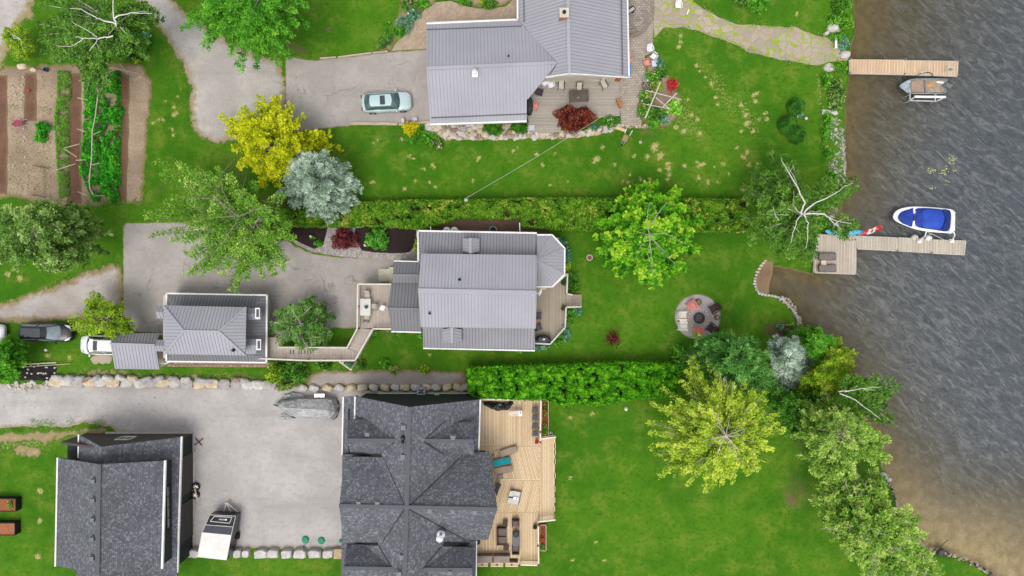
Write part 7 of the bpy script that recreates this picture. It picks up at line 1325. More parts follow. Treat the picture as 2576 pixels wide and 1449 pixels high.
tree('blue_spruce', 'large silvery blue spruce above the long hedge left of centre', [(700, 425), (712, 415), (715, 395), (738, 398), (752, 382), (775, 380), (800, 385), (820, 380), (830, 398), (850, 400), (855, 418), (880, 415), (886, 440), (905, 460), (912, 480), (900, 490), (905, 515), (888, 520), (892, 545), (875, 560), (850, 552), (830, 562), (800, 552), (780, 545), (760, 525), (735, 520), (722, 500), (700, 490), (694, 460)], (790, 445), 10, L_SPR, 300, 120, .13, zc=.15, pw=1.1, w=.55, asp=.3, spread=.3, seed=7, needle=True, jit=.4, tiptone=.45, bark=BARKD)
tree('airy_tree', 'large airy grey-green tree with visible branches above the paved driveway', [(392, 402), (420, 390), (440, 405), (470, 415), (500, 412), (520, 430), (545, 420), (575, 440), (600, 470), (640, 458), (680, 480), (712, 490), (738, 560), (740, 600), (726, 620), (700, 626), (718, 660), (716, 676), (694, 668), (690, 692), (668, 680), (660, 700), (640, 690), (622, 702), (616, 680), (600, 705), (594, 735), (580, 732), (584, 700), (560, 690), (540, 676), (505, 690), (468, 692), (500, 672), (465, 640), (470, 620), (430, 605), (378, 592), (395, 565), (362, 548), (358, 532), (385, 512), (398, 490), (420, 478), (400, 440)], (640, 560), 12, L_GG, 330, 92, .115, pw=1.5, w=.6, limbs=[([(652, 570, 2), (600, 545, 8), (540, 495, 10), (545, 470, 9)], .16, .08), ([(590, 540, 9), (560, 480, 9.5), (555, 440, 8.5), (590, 400, 7.5)], .08, .03), ([(560, 500, 10), (480, 500, 8.5), (450, 495, 8)], .06, .02), ([(600, 545, 9), (660, 520, 9), (700, 535, 8)], .07, .02), ([(590, 545, 9.5), (520, 550, 9), (460, 560, 8)], .06, .02), ([(600, 550, 9), (560, 610, 8.5), (530, 650, 8)], .06, .02), ([(600, 500, 9.5), (620, 440, 8.5)], .05, .02)], fea=True, twigs=50, seed=8)
tree('broad_tree', 'broad olive-green tree at the left edge below the vegetable garden', [(-60, 520), (0, 525), (30, 508), (70, 515), (100, 500), (125, 505), (150, 518), (185, 512), (225, 520), (240, 545), (262, 560), (284, 585), (275, 610), (278, 640), (262, 665), (230, 680), (215, 672), (190, 690), (170, 680), (150, 692), (125, 686), (110, 690), (70, 668), (40, 680), (0, 660), (-60, 680)], (90, 595), 11, L_WIL, 320, 105, .115, pw=1.8, w=.6, seed=9, jit=.4)
tree('small_tree', 'small yellow-green tree overhanging the white car', [(232, 735), (248, 738), (262, 748), (285, 752), (308, 765), (318, 785), (330, 805), (341, 822), (330, 838), (312, 842), (290, 830), (285, 850), (262, 845), (230, 842), (200, 838), (180, 825), (174, 805), (186, 785), (212, 778), (218, 755)], (268, 800), 5.5, L_LIME, 90, 75, .105, pw=1.8, w=.5, twigs=30, seed=10, limbs=[([(270, 800, 3), (245, 785, 5), (215, 800, 4.8)], .05, .02), ([(265, 800, 4), (290, 810, 5), (310, 830, 4.4)], .04, .02)])
tree('small_maple', 'bright green small maple at the left edge beside the black cars', [(-40, 870), (0, 858), (28, 848), (48, 856), (70, 870), (72, 890), (55, 900), (75, 912), (70, 925), (45, 912), (35, 925), (50, 935), (45, 950), (25, 945), (20, 960), (-30, 962)], (5, 905), 5.5, L_BRIGHT, 90, 70, .14, pw=1.8, w=.5, seed=11, asp=.75)
tree('twiggy_tree', 'bushy green tree with bare grey twigs beside the zigzag walkway', [(692, 785), (705, 770), (730, 765), (760, 758), (790, 745), (800, 762), (820, 760), (826, 785), (842, 795), (838, 820), (832, 850), (818, 872), (790, 880), (760, 878), (730, 866), (700, 862), (672, 845), (670, 825), (690, 810)], (755, 815), 5.5, L_TWG, 150, 95, .1, pw=2, w=.5, twigs=90, seed=12, bark=mat('twig_pale', (196, 188, 172), (166, 158, 142), 6, .9))
tree('maple_tree', 'bright green maple with open grey branches in the middle of the lake lawn', [(1578, 472), (1600, 462), (1628, 456), (1650, 455), (1672, 468), (1706, 472), (1712, 495), (1730, 520), (1728, 540), (1762, 545), (1768, 556), (1745, 580), (1740, 600), (1762, 630), (1752, 650), (1725, 655), (1728, 680), (1706, 688), (1695, 668), (1676, 660), (1672, 690), (1680, 700), (1655, 720), (1640, 728), (1612, 715), (1600, 695), (1560, 695), (1545, 690), (1520, 672), (1532, 655), (1505, 645), (1500, 620), (1510, 600), (1494, 596), (1506, 580), (1498, 555), (1512, 535), (1530, 515), (1555, 500), (1578, 495)], (1632, 590), 10, L_MAPLE, 300, 85, .155, pw=1.8, w=.6, asp=.8, jit=.45, tiptone=.35, spread=.45, dens=.62, bark=mat('bark_pale', (176, 166, 150), (140, 130, 116), 6, .9), seed=13,
     limbs=[([(1634, 592, 5), (1640, 560, 9), (1660, 530, 10), (1678, 508, 9.6)], .12, .04), ([(1634, 590, 6), (1628, 545, 9.8), (1634, 508, 9.6)], .08, .03), ([(1634, 592, 6), (1638, 630, 8.5), (1640, 660, 8), (1642, 690, 7)], .09, .03), ([(1634, 592, 6), (1660, 620, 8.4), (1680, 645, 7.6), (1700, 668, 6.8)], .08, .03), ([(1634, 592, 6), (1672, 585, 8.6), (1700, 600, 7.8), (1725, 615, 7)], .08, .03), ([(1634, 592, 6), (1600, 582, 8)], .07, .04), ([(1634, 592, 6), (1612, 620, 8), (1597, 655, 7.4)], .05, .02), ([(1640, 600, 7), (1665, 640, 7.4), (1690, 655, 7)], .04, .02), ([(1645, 560, 9), (1650, 530, 9.6), (1640, 510, 9.4)], .04, .02), ([(1636, 600, 7), (1630, 640, 7.4), (1645, 700, 7)], .04, .02)])
tree('birch_tree', 'birch with long white bare limbs leaning over the dock and stony shore', [(1880, 430), (1905, 415), (1925, 425), (1935, 380), (1960, 366), (1985, 380), (2000, 400), (2000, 450), (2025, 470), (2045, 478), (2070, 460), (2085, 445), (2130, 440), (2158, 448), (2162, 470), (2140, 490), (2110, 480), (2080, 500), (2085, 540), (2072, 580), (2050, 610), (2048, 650), (2030, 672), (1990, 660), (1950, 650), (1925, 625), (1880, 615), (1872, 580), (1866, 550), (1895, 530), (1870, 495), (1865, 460)], (2016, 540), 11, L_BIR, 300, 90, .105, pw=2.6, zc=.35, w=.6, bark=BIRCH, seed=14,
     limbs=[([(2010, 545, 3), (2018, 538, 9)], .2, .16), ([(2014, 538, 9), (2024, 508, 11), (2008, 475, 12), (1985, 435, 11.6), (1968, 408, 11), (1964, 396, 10.6)], .15, .04), ([(2020, 536, 9.5), (2035, 522, 11), (2055, 508, 11.5), (2078, 500, 11.6), (2110, 480, 11.2), (2125, 467, 10.6), (2146, 461, 10)], .14, .03), ([(2022, 538, 9.5), (2045, 537, 11), (2075, 539, 11.2), (2090, 552, 10.8), (2105, 568, 10), (2116, 576, 9.4)], .14, .04), ([(2084, 546, 11), (2105, 556, 10.6), (2142, 562, 10)], .06, .03), ([(2022, 540, 9.5), (2032, 560, 10.6), (2032, 590, 10), (2028, 625, 9.2)], .11, .03), ([(2014, 542, 9.5), (2000, 565, 10), (1992, 600, 9.4), (1988, 612, 9)], .08, .03), ([(2008, 475, 12), (2000, 450, 11.5), (1985, 425, 11)], .05, .03), ([(1985, 435, 11.6), (1996, 415, 11)], .05, .02), ([(2012, 538, 10), (1995, 515, 10.8), (1996, 480, 10.6)], .05, .02), ([(2018, 540, 10), (2040, 532, 10.8), (2066, 533, 10.6)], .04, .02), ([(1996, 572, 10), (2008, 580, 9.6), (2010, 585, 9.4)], .03, .02), ([(1960, 555, 7), (1950, 540, 8), (1945, 520, 7.6)], .05, .03)])
tree('birch_sprays', 'leafy birch branch tips drooping over the paddleboard and dock corner', [(2095, 552), (2130, 545), (2160, 560), (2158, 575), (2140, 585), (2142, 605), (2128, 612), (2110, 600), (2090, 580)], (2105, 560), 8, L_BIR, 26, 50, .1, zc=.7, seed=15, bark=BIRCH, cat='tree')
tree('dark_pine', 'dark green pine just below the fire circle', [(1712, 870), (1735, 860), (1740, 840), (1780, 845), (1808, 830), (1835, 835), (1850, 850), (1885, 845), (1908, 855), (1912, 880), (1935, 890), (1948, 940), (1960, 980), (1940, 1010), (1900, 1000), (1850, 990), (1790, 960), (1740, 940), (1702, 915), (1705, 890)], (1860, 905), 10, L_PINE, 240, 100, .13, pw=1.4, w=.55, asp=.35, seed=16, needle=True, bark=BARKD, jit=.35)
tree('green_evergreen', 'rich green evergreen beside the stone-edged cove', [(1992, 835), (2010, 818), (2050, 820), (2065, 838), (2095, 850), (2110, 880), (2115, 900), (2090, 912), (2060, 905), (2040, 900), (2020, 870), (1998, 860)], (2060, 868), 7.5, L_BRIGHT, 130, 90, .12, pw=1.5, w=.5, asp=.4, seed=17, needle=True)
tree('lime_evergreen', 'lime green evergreen overhanging the lake right of the small blue spruce', [(2085, 845), (2112, 850), (2130, 870), (2150, 885), (2156, 905), (2142, 935), (2130, 960), (2110, 990), (2080, 1000), (2030, 1010), (2000, 1000), (2010, 960), (2050, 930), (2090, 900)], (2080, 930), 8.5, L_LIME, 170, 90, .12, pw=1.6, w=.5, asp=.5, seed=18, jit=.4)
tree('blue_spruce', 'smaller silvery blue spruce beside the lake cove', [(1934, 860), (1950, 845), (1975, 848), (2005, 848), (2025, 860), (2042, 885), (2046, 910), (2030, 935), (2026, 960), (2005, 975), (1975, 982), (1950, 970), (1942, 940), (1930, 905)], (1978, 895), 8.5, L_SPR, 200, 105, .12, zc=.2, pw=1.1, w=.5, asp=.3, spread=.3, seed=19, needle=True, jit=.4, tiptone=.45, bark=BARKD)
tree('dark_shrub_tree', 'deep green leafy tree in the gap between the yellow larch and blue spruce', [(1915, 985), (1960, 975), (2000, 980), (2050, 990), (2110, 985), (2120, 1010), (2060, 1040), (2030, 1080), (2000, 1110), (1975, 1100), (1960, 1050), (1930, 1020)], (1990, 1030), 6, L_MID, 150, 85, .11, seed=20)
tree('birch_tree', 'birch leaning far out over the lake with two thin white stems', [(2118, 960), (2130, 945), (2165, 948), (2180, 965), (2205, 960), (2215, 945), (2250, 952), (2268, 968), (2258, 995), (2240, 1005), (2215, 990), (2235, 1020), (2250, 1050), (2254, 1068), (2230, 1075), (2205, 1060), (2180, 1040), (2150, 1010), (2120, 985)], (2130, 985), 9, L_BIR, 120, 75, .11, pw=2.6, zc=.5, w=.45, bark=BIRCH, seed=21, limbs=[([(2110, 985, 6), (2145, 981, 9), (2180, 975, 9.3), (2218, 973, 9)], .09, .03), ([(2115, 990, 6), (2150, 1005, 8.8), (2190, 1035, 9), (2215, 1055, 8.6)], .09, .03), ([(2170, 978, 9.2), (2200, 982, 9)], .04, .02)])
tree('yellow_larch', 'great yellow-green larch with pale radiating branches on the right lawn', [(1730, 905), (1742, 892), (1750, 920), (1768, 925), (1780, 900), (1795, 900), (1800, 925), (1840, 930), (1850, 945), (1880, 942), (1905, 960), (1925, 985), (1935, 1020), (1960, 1040), (1978, 1080), (1962, 1110), (1945, 1130), (1930, 1160), (1910, 1180), (1880, 1196), (1862, 1180), (1845, 1200), (1842, 1215), (1815, 1222), (1800, 1212), (1790, 1228), (1772, 1238), (1758, 1220), (1755, 1205), (1725, 1222), (1712, 1205), (1690, 1195), (1655, 1200), (1648, 1185), (1665, 1160), (1645, 1145), (1632, 1128), (1650, 1110), (1632, 1090), (1645, 1070), (1628, 1060), (1655, 1040), (1635, 1012), (1680, 1010), (1665, 975), (1695, 975), (1712, 955), (1730, 960), (1722, 930)], (1828, 1098), 12, L_LAR, 440, 105, .12, zc=.5, pw=1.7, w=.36, dens=.6, spread=.35, fea=True, twigs=60, bark=mat('twig_pale', (196, 188, 172), (166, 158, 142), 6, .9), seed=22, needle=True, jit=.35, tiptone=.3,
     limbs=[([(1826, 1096, 8), (1826 + r_ * math.cos(a), 1096 + r_ * math.sin(a), 7), (1826 + r2 * math.cos(a + .08), 1096 + r2 * math.sin(a + .08), 6)], .07, .03) for a, r_, r2 in [(i * .63 + .28 * math.sin(i * 2.3), 36 + 14 * (i % 2), 62 + 18 * (i % 3)) for i in range(10)]])
tree('yellow_larch', 'yellow-green larch right of the great one, overhanging the water', [(1985, 1000), (1998, 985), (2012, 1005), (2045, 1010), (2070, 985), (2095, 985), (2110, 1005), (2150, 1010), (2175, 1030), (2195, 1060), (2212, 1090), (2238, 1105), (2236, 1150), (2238, 1160), (2200, 1168), (2160, 1180), (2145, 1205), (2100, 1215), (2060, 1225), (2035, 1200), (2030, 1165), (2000, 1150), (1990, 1120), (1960, 1090), (1965, 1050), (1945, 1030)], (2120, 1090), 12, L_W2, 360, 100, .12, zc=.3, pw=1.3, w=.5, fea=True, seed=23, needle=True, jit=.4, limbs=[([(2120, 1090, 9), (2120 + 35 * math.cos(a), 1090 + 35 * math.sin(a), 10), (2120 + 75 * math.cos(a), 1090 + 75 * math.sin(a), 8)], .045, .02) for a in np.arange(.3, 6.3, .6)])
tree('willow_tree', 'large loose willow along the lower right shore', [(2060, 1225), (2100, 1195), (2150, 1185), (2200, 1175), (2225, 1195), (2225, 1225), (2245, 1260), (2260, 1285), (2290, 1275), (2315, 1300), (2318, 1330), (2335, 1345), (2325, 1370), (2345, 1400), (2370, 1430), (2375, 1500), (2200, 1500), (2170, 1449), (2130, 1400), (2120, 1380), (2090, 1355), (2075, 1320), (2058, 1290), (2040, 1250)], (2190, 1330), 8, L_W2, 460, 82, .12, zc=.35, pw=1.8, w=.6, twigs=150, dens=.9, seed=24, jit=.45, bark=mat('twig_pale', (196, 188, 172), (166, 158, 142), 6, .9))
# ---- shrubs
def shrub(name, label, D, rx, ry, h, lm, n=500, ls=.09, group=None, seed=None, asp=.6, up=.6, flowers=None, cat='shrub', jit=.2, hollow=.55, z0=0, lob=1.0):
    global rng
    seed = seed or int(D[0] * 7 + D[1]); rng = np.random.default_rng(seed); c = P(D[0], D[1], h * .5 + z0); t = thing(name, label, cat, (c.x, c.y, z0), group=group); a = rng.uniform(0, 2 * math.pi, n); u = rng.uniform(0, 1, n); el = np.arcsin(u ** .8)
    rad = rng.uniform(hollow, 1.0, n) * (1 + lob * (.14 * np.sin(a * 3 + seed) + .1 * np.sin(a * 7 + seed * 2))); kx, ky = rx * S, ry * S
    pos = np.stack([c.x + np.cos(a) * np.cos(el) * rad * kx, c.y + np.sin(a) * np.cos(el) * rad * ky, z0 + h * (.15 + .85 * np.sin(el) * rad)], -1)
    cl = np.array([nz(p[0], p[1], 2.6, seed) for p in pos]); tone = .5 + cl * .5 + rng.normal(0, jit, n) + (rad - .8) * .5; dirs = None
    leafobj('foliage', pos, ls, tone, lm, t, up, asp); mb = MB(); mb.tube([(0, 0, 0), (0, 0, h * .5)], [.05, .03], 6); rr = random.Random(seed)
    for i in range(4): an = rr.uniform(0, 6.3); mb.tube([(0, 0, h * .15), (math.cos(an) * kx * .5, math.sin(an) * ky * .5, h * .6)], [.03, .012], 5)
    mb.build('stem', BARKD, t)
    if flowers:
        fm, fn, fs_ = flowers; k = rng.integers(0, n, fn); leafobj('blossoms', pos[k] + np.array([0, 0, .05]), fs_, rng.random(fn), fm, t, 1.0, 1.0)
    return t
def flm(name, a, b): return leafmat('petal_' + name, a, tuple((x + y) / 2 for x, y in zip(a, b)), b, b)
FPK, FWH, FPU, FPE = flm('pink', (226, 90, 140), (246, 170, 196)), flm('white', (226, 226, 220), (250, 250, 246)), flm('purple', (120, 90, 190), (170, 140, 220)), flm('peach', (226, 176, 160), (246, 214, 196))
shrub('burgundy_shrub', 'big burgundy smoke-coloured shrub overhanging the south side of the patio deck', (1446, 296), 50, 34, 2.4, L_RED, 3600, .1, jit=.3); shrub('burgundy_maple', 'dark red lace-leaf maple on the pebble strip between the two mulch beds', (866, 601), 36, 31, 1.4, L_RED2, 1900, .08)
shrub('dark_red_sapling', 'small dark red maple sapling alone on the lake lawn', (1542, 853), 24, 27, 1.4, L_RED2, 420, .085, hollow=.1); shrub('green_bush', 'round mid-green bush in the right mulch bed', (948, 600), 31, 31, 1.5, leafmat('leaf_fresh', (44, 106, 24), (74, 150, 40), (110, 180, 60), (136, 196, 84)), 1700, .09)
shrub('golden_bush', 'bright golden-yellow bush at the lower edge of the upper driveway', (1032, 322), 22, 19, 1.1, L_GOLD, 1100, .08); shrub('daylily_clump', 'green strappy clump around the golden bush', (1042, 335), 34, 30, .6, L_BRIGHT, 1100, .13, asp=.2); shrub('daylily_clump', 'green clump right of the pink peony by the rock border', (1080, 345), 22, 16, .6, L_BRIGHT, 500, .1)
shrub('peony_bush', 'pink-flowering peony at the left end of the rock border', (1097, 361), 18, 18, .8, L_MID, 600, .09, flowers=(FPK, 26, .1)); shrub('clipped_boxwood', 'clipped dome shrub below the metal house roof, left one', (1242, 321), 26, 20, 1.1, L_BOX, 1800, .07, jit=.12); shrub('clipped_boxwood', 'clipped dome shrub below the metal house roof, beside the deck steps', (1308, 317), 24, 19, 1.1, L_BOX, 1700, .07, jit=.12)
shrub('white_flower_bush', 'dark green bush dotted with white flowers right of the burgundy shrub', (1539, 305), 21, 17, 1.1, L_MID, 900, .09, flowers=(FWH, 46, .06)); shrub('silvery_bush', 'pale silvery low plant below the burgundy shrub', (1496, 318), 13, 12, .5, L_HOSTA, 260, .08); shrub('low_green_plant', 'low bright green plant under the burgundy shrub', (1470, 322), 20, 9, .4, L_BRIGHT, 260, .08)
for D, rx, ry, lb in (((2005, 266), 21, 20, 'top one'), ((1983, 312), 22, 24, 'left one'), ((2008, 338), 24, 22, 'bottom one')): shrub('clipped_yew', f'dark green ball-shaped shrub on the right lawn, {lb} of three', D, rx, ry, 1.5, leafmat('needle_yew', (20, 58, 12), (40, 92, 20), (64, 122, 30), (88, 146, 44), trans=.1), 5200, .07, jit=.16, hollow=.9, up=.6, lob=.15)
shrub('hosta_plant', 'low green plant between the ball shrubs of the right lawn', (2013, 288), 10, 10, .5, L_HOSTA, 160, .08, flowers=(FWH, 10, .06)); shrub('scarlet_maple', 'small scarlet lace-leaf maple in the rose bed', (1692, 214), 17, 22, .8, L_SCAR, 420, .09, hollow=.2); shrub('lime_hydrangea', 'round lime green shrub under the rustic poles in the rose bed', (1697, 270), 20, 20, 1.0, leafmat('leaf_lime_bright', (80, 140, 30), (120, 184, 50), (156, 210, 78), (176, 222, 104)), 800, .12, asp=.8)
for i, (D, rx, ry, fl, lb) in enumerate((((1646, 195), 24, 22, (FPE, 60, .07), 'with peach blossoms, beside the scarlet maple'), ((1665, 180), 20, 18, None, 'plain green, at the top right of the bed'), ((1660, 160), 10, 22, None, 'narrow blue-green, along the lawn above the bed'), ((1630, 245), 24, 22, (FPK, 24, .09), 'with pink roses, at the left of the poles'), ((1622, 280), 20, 18, (FPK, 10, .08), 'with few pink roses, lower left of the poles'), ((1655, 285), 20, 22, None, 'leafy, below the poles'), ((1645, 310), 18, 16, None, 'low bright, at the bottom of the bed'), ((1672, 300), 14, 10, (FWH, 14, .06), 'with white flowers, lower right of the bed'), ((1655, 218), 14, 12, (FPE, 14, .06), 'small, where the poles meet the top'))):
    shrub('rose_bush', f'rose bed bush {lb}', D, rx, ry, .9, [L_BRIGHT, L_MID, L_HOSTA, L_BRIGHT, L_BRIGHT, L_MID, L_BRIGHT, L_HOSTA, L_LIME][i], 650, .085, flowers=fl)
pg = thing('rustic_pergola', 'rustic open frame of pale poles standing over the rose bed', 'pergola', P(1657, 255, 0)); PZ = 1.9
for a, b, w in (((1661, 208), (1623, 297), .11), ((1623, 227), (1715, 251), .07), ((1702, 234), (1667, 270), .09), ((1617, 261), (1690, 275), .06), ((1650, 246), (1685, 275), .07)): MB().bar(P(*a, PZ), P(*b, PZ), w, w).build('pole', mat('weathered_pole', (206, 196, 184), (176, 164, 150), 3), pg, True)
for D in ((1655, 218), (1626, 290), (1702, 236), (1668, 268)): MB().bar(P(*D, PZ), Vector((*P(*D, PZ).xy, 0)), .08).build('post', mat('weathered_pole', (206, 196, 184)), pg, True)
fpl = thing('planter_box', 'grey square planter box on the pavers above the bench pots', 'planter', P(1625, 201, 0)); MB().box((0, 0, .2), (.65, .6, .4)).build('box', mat('concrete_grey', (176, 176, 172)), fpl); MB().box((0, 0, .41), (.52, .48, .03)).build('soil', mat('soil_grey', (140, 140, 134)), fpl)
pot('pale round-cornered pot with a plant on the pavers beside the rose bed', (1622, 219), 0, mat('pale_pot', (196, 188, 170)), mat('pot_olive', (90, 90, 40)), .32, .4)
# garden by the brick patio
for i, (D, rx, ry, lm, fl, lb) in enumerate((((1020, 60), 26, 26, L_HOSTA, None, 'bluish-green, upper middle'), ((1005, 78), 18, 18, L_BRIGHT, None, 'spiky green, middle'), ((980, 78), 16, 26, L_BRIGHT, None, 'strappy green, lower middle'), ((970, 100), 18, 14, L_MID, (FPU, 14, .07), 'with purple irises, bottom end'), ((960, 112), 10, 9, L_MID, (FPU, 12, .07), 'small with purple flowers, beside the driveway'), ((1040, 36), 20, 14, L_HOSTA, (FWH, 14, .07), 'silvery with white flowers'), ((1030, 12), 26, 20, L_MID, (FPK, 6, .1), 'dark green with a few pink flowers, at the top'), ((1065, 8), 18, 14, L_BRIGHT, None, 'light green, at the top right'))):
    shrub('border_plant', f'border plant beside the brick patio, {lb}', D, rx, ry, .7, lm, 600, .11 if 'str' in lb or 'spi' in lb else .08, asp=.25 if 'str' in lb or 'spi' in lb else .6, flowers=fl)
for i, (D, rx, ry, lm, fl, lb) in enumerate((((1165, 2), 16, 9, L_BRIGHT, None, 'small green, left'), ((1180, 8), 8, 6, L_MID, (FPU, 10, .07), 'purple-flowered, left'), ((1232, 10), 22, 13, L_MID, None, 'large green, right'), ((1212, 2), 8, 8, L_LIME, None, 'tiny lime, middle'))): shrub('border_plant', f'plant at the top edge above the brick patio, {lb}', D, rx, ry, .6, lm, 380, .09, flowers=fl)
shrub('peony_bush', 'white and pink flowering bush at the top edge right of the flagstone path', (1868, 2), 22, 14, .9, L_MID, 600, .09, flowers=(FPE, 40, .09)); shrub('leafy_bush', 'green leafy bush at the top edge on the right lawn', (1905, 10), 32, 22, 1.2, L_BRIGHT, 1100, .1)
# birch garden corner top-left
shrub('leafy_bush', 'dark green bush below the top-left birch beside the driveway grass', (340, 105), 34, 30, 1.6, L_MID, 1500, .1); shrub('silver_bush', 'silvery white-flowered bush near the top-left birch', (363, 92), 16, 15, 1.1, L_HOSTA, 500, .09, flowers=(FWH, 40, .07)); shrub('iris_clump', 'purple iris clump at the upper end of the vegetable garden', (324, 142), 12, 8, .7, L_MID, 260, .1, flowers=(FPU, 18, .08)); shrub('iris_clump', 'purple iris clump with an orange bloom right of the first clump', (350, 140), 12, 9, .7, L_MID, 260, .1, flowers=(FPU, 8, .08)); shrub('lime_plant', 'lime green perennial at the top of the vegetable garden', (342, 152), 11, 8, .5, L_LIME, 240, .09)
# around the central house
for i, (D, rx, ry, lm, h_, lb) in enumerate((((1412, 610), 16, 14, L_HOSTA, .7, 'blue-green hosta at the upper right of the sunroom'), ((1427, 640), 13, 22, L_HOSTA, .8, 'large blue-green hosta right of the sunroom'), ((1428, 672), 9, 12, L_LIME, .5, 'lime plant below the large hosta'), ((1440, 712), 22, 26, L_MID, .9, 'dark green bush between sunroom and deck stairs'), ((1452, 780), 14, 14, L_HOSTA, .6, 'pale variegated hosta beside the deck stairs'), ((1436, 792), 12, 24, L_BRIGHT, .9, 'bright green bush along the lakeside deck railing'), ((1425, 840), 10, 22, L_HOSTA, .6, 'bluish low plants along the slanted railing'), ((1400, 862), 16, 9, L_BRIGHT, .6, 'bright green low plant at the lower railing corner'), ((1358, 874), 24, 7, L_HOSTA, .5, 'pale green ground plants below the covered grill'), ((1308, 884), 10, 5, L_BRIGHT, .4, 'small green plant under the south eave, right'), ((1110, 878), 10, 5, L_BRIGHT, .4, 'small green plant under the south eave, left'),
                                        ((1050, 620), 10, 22, L_LIME, 1.4, 'lime columnar shrub at the west corner of the central house'), ((943, 838), 10, 10, L_BRIGHT, .6, 'small bush at the foot of the slanted railing'), ((1008, 840), 15, 6, L_BRIGHT, .5, 'low green plant under the west wing eave'), ((1056, 843), 9, 8, L_BRIGHT, .5, 'small green plant at the house corner by the west wing'), ((967, 915), 12, 14, L_BRIGHT, .8, 'small round bright bush on the south lawn strip'), ((1068, 930), 12, 13, L_LIME, .6, 'yellow-green weed tuft on the gravel path, right'), ((990, 930), 14, 14, L_WEED, .4, 'yellowish weed tuft on the gravel path, left'), ((908, 918), 14, 12, L_MID, .8, 'dark green bush at the walkway corner'), ((705, 588), 28, 20, L_MID, 1.4, 'dark green bush left of the mulch bed'), ((801, 612), 12, 9, L_BRIGHT, .5, 'small green plant between mulch and pebbles'), ((785, 596), 7, 5, L_MID, .3, 'tiny plant beside the left statue'))):
    shrub('garden_plant', lb, D, rx, ry, h_, lm, 700 if rx > 18 else 340, .09)
for D, rx, ry, lm, lb, n in (((735, 935), 46, 32, L_MID, 'large green shrub under the walkway at the boulder row', 2200), ((690, 940), 26, 30, L_LIME, 'yellow-green shrub left of the large one under the walkway', 1000), ((715, 972), 24, 14, L_WEED, 'loose yellowish shrub spilling over the boulders', 500), ((812, 918), 22, 14, L_MID, 'low dark bush below the walkway bend', 600), ((820, 916), 10, 9, L_LIME, 'small lime bush below the walkway', 260), ((875, 910), 20, 10, L_HOSTA, 'bluish low plant behind the V-shaped brace', 260)):
    shrub('leafy_shrub', lb, D, rx, ry, 1.6 if rx > 20 else .9, lm, n, .1, hollow=.3)
# shore plants
SH = [((2115, 12), 28, 24, L_MID, 'green reeds and bushes at the very top of the shore'), ((2125, 50), 22, 32, L_FEA, 'feathery shore bush above the large rounded boulder'), ((2098, 50), 18, 18, L_BRIGHT, 'leafy green shrub beside the lawn above the large boulder'), ((2105, 92), 18, 16, L_BRIGHT, 'bright lime shore plant at the path end'), ((2122, 108), 14, 22, L_HOSTA, 'blue-grey grasses between path end and jetty'), ((2112, 168), 24, 16, L_FEA, 'low feathery plants right below the jetty'), ((2080, 200), 14, 22, L_BRIGHT, 'bright green shrub below the whitish lawn boulder'), ((2106, 228), 24, 32, L_WIL, 'grey-green grasses on the bank below the jetty'), ((2104, 262), 18, 20, L_WIL, 'grey-green grasses above the rip-rap'), ((2082, 300), 12, 24, L_BRIGHT, 'green weeds left of the top of the rip-rap'), ((2076, 340), 8, 26, L_BRIGHT, 'narrow green weeds between lawn and rip-rap'), ((2086, 385), 14, 14, L_BRIGHT, 'light green weeds among the rip-rap stones'), ((2092, 445), 18, 18, L_BRIGHT, 'light green weeds beside the pale box on the shore'), ((2060, 555), 24, 26, L_BRIGHT, 'green shrubs at the shore beside the dock platform'), ((2075, 500), 22, 26, L_BIR, 'dark green bushes below the birch at the shore'), ((1964, 822), 10, 8, L_HOSTA, 'blue-green hosta in the stone-edged bed'), ((1990, 815), 12, 8, L_BRIGHT, 'small green plant in the stone-edged bed'), ((1982, 838), 10, 12, L_MID, 'small dark plant in the stone-edged bed')]
for D, rx, ry, lm, lb in SH: shrub('shore_plant', lb, D, rx, ry, 1.0, lm, int(rx * ry * 1.9) + 120, .09, hollow=.2, jit=.28, z0=-.15)
shrub('flower_planting', 'red and green flowers in the upper deck planter', (1371, 1030), 7, 22, .4, L_MID, 160, .08, flowers=(flm('red', (200, 40, 40), (230, 80, 70)), 10, .08), z0=.3); shrub('flower_planting', 'leafy green plants at the lower end of the upper deck planter', (1371, 1080), 8, 18, .5, L_BRIGHT, 220, .09, flowers=(flm('red', (200, 40, 40), (230, 80, 70)), 5, .1), z0=.3)
shrub('flower_planting', 'red flowers in the middle of the lower deck planter', (1362, 1357), 6, 7, .3, L_MID, 60, .08, flowers=(flm('red', (200, 40, 40), (230, 80, 70)), 30, .09), z0=.3); shrub('flower_planting', 'small green plants at both ends of the lower deck planter', (1364, 1374), 6, 12, .3, L_BRIGHT, 90, .08, z0=.3); shrub('seedlings', 'green seedlings in the upper black raised bed', (25, 1270), 9, 14, .3, L_BRIGHT, 120, .07, z0=.75)
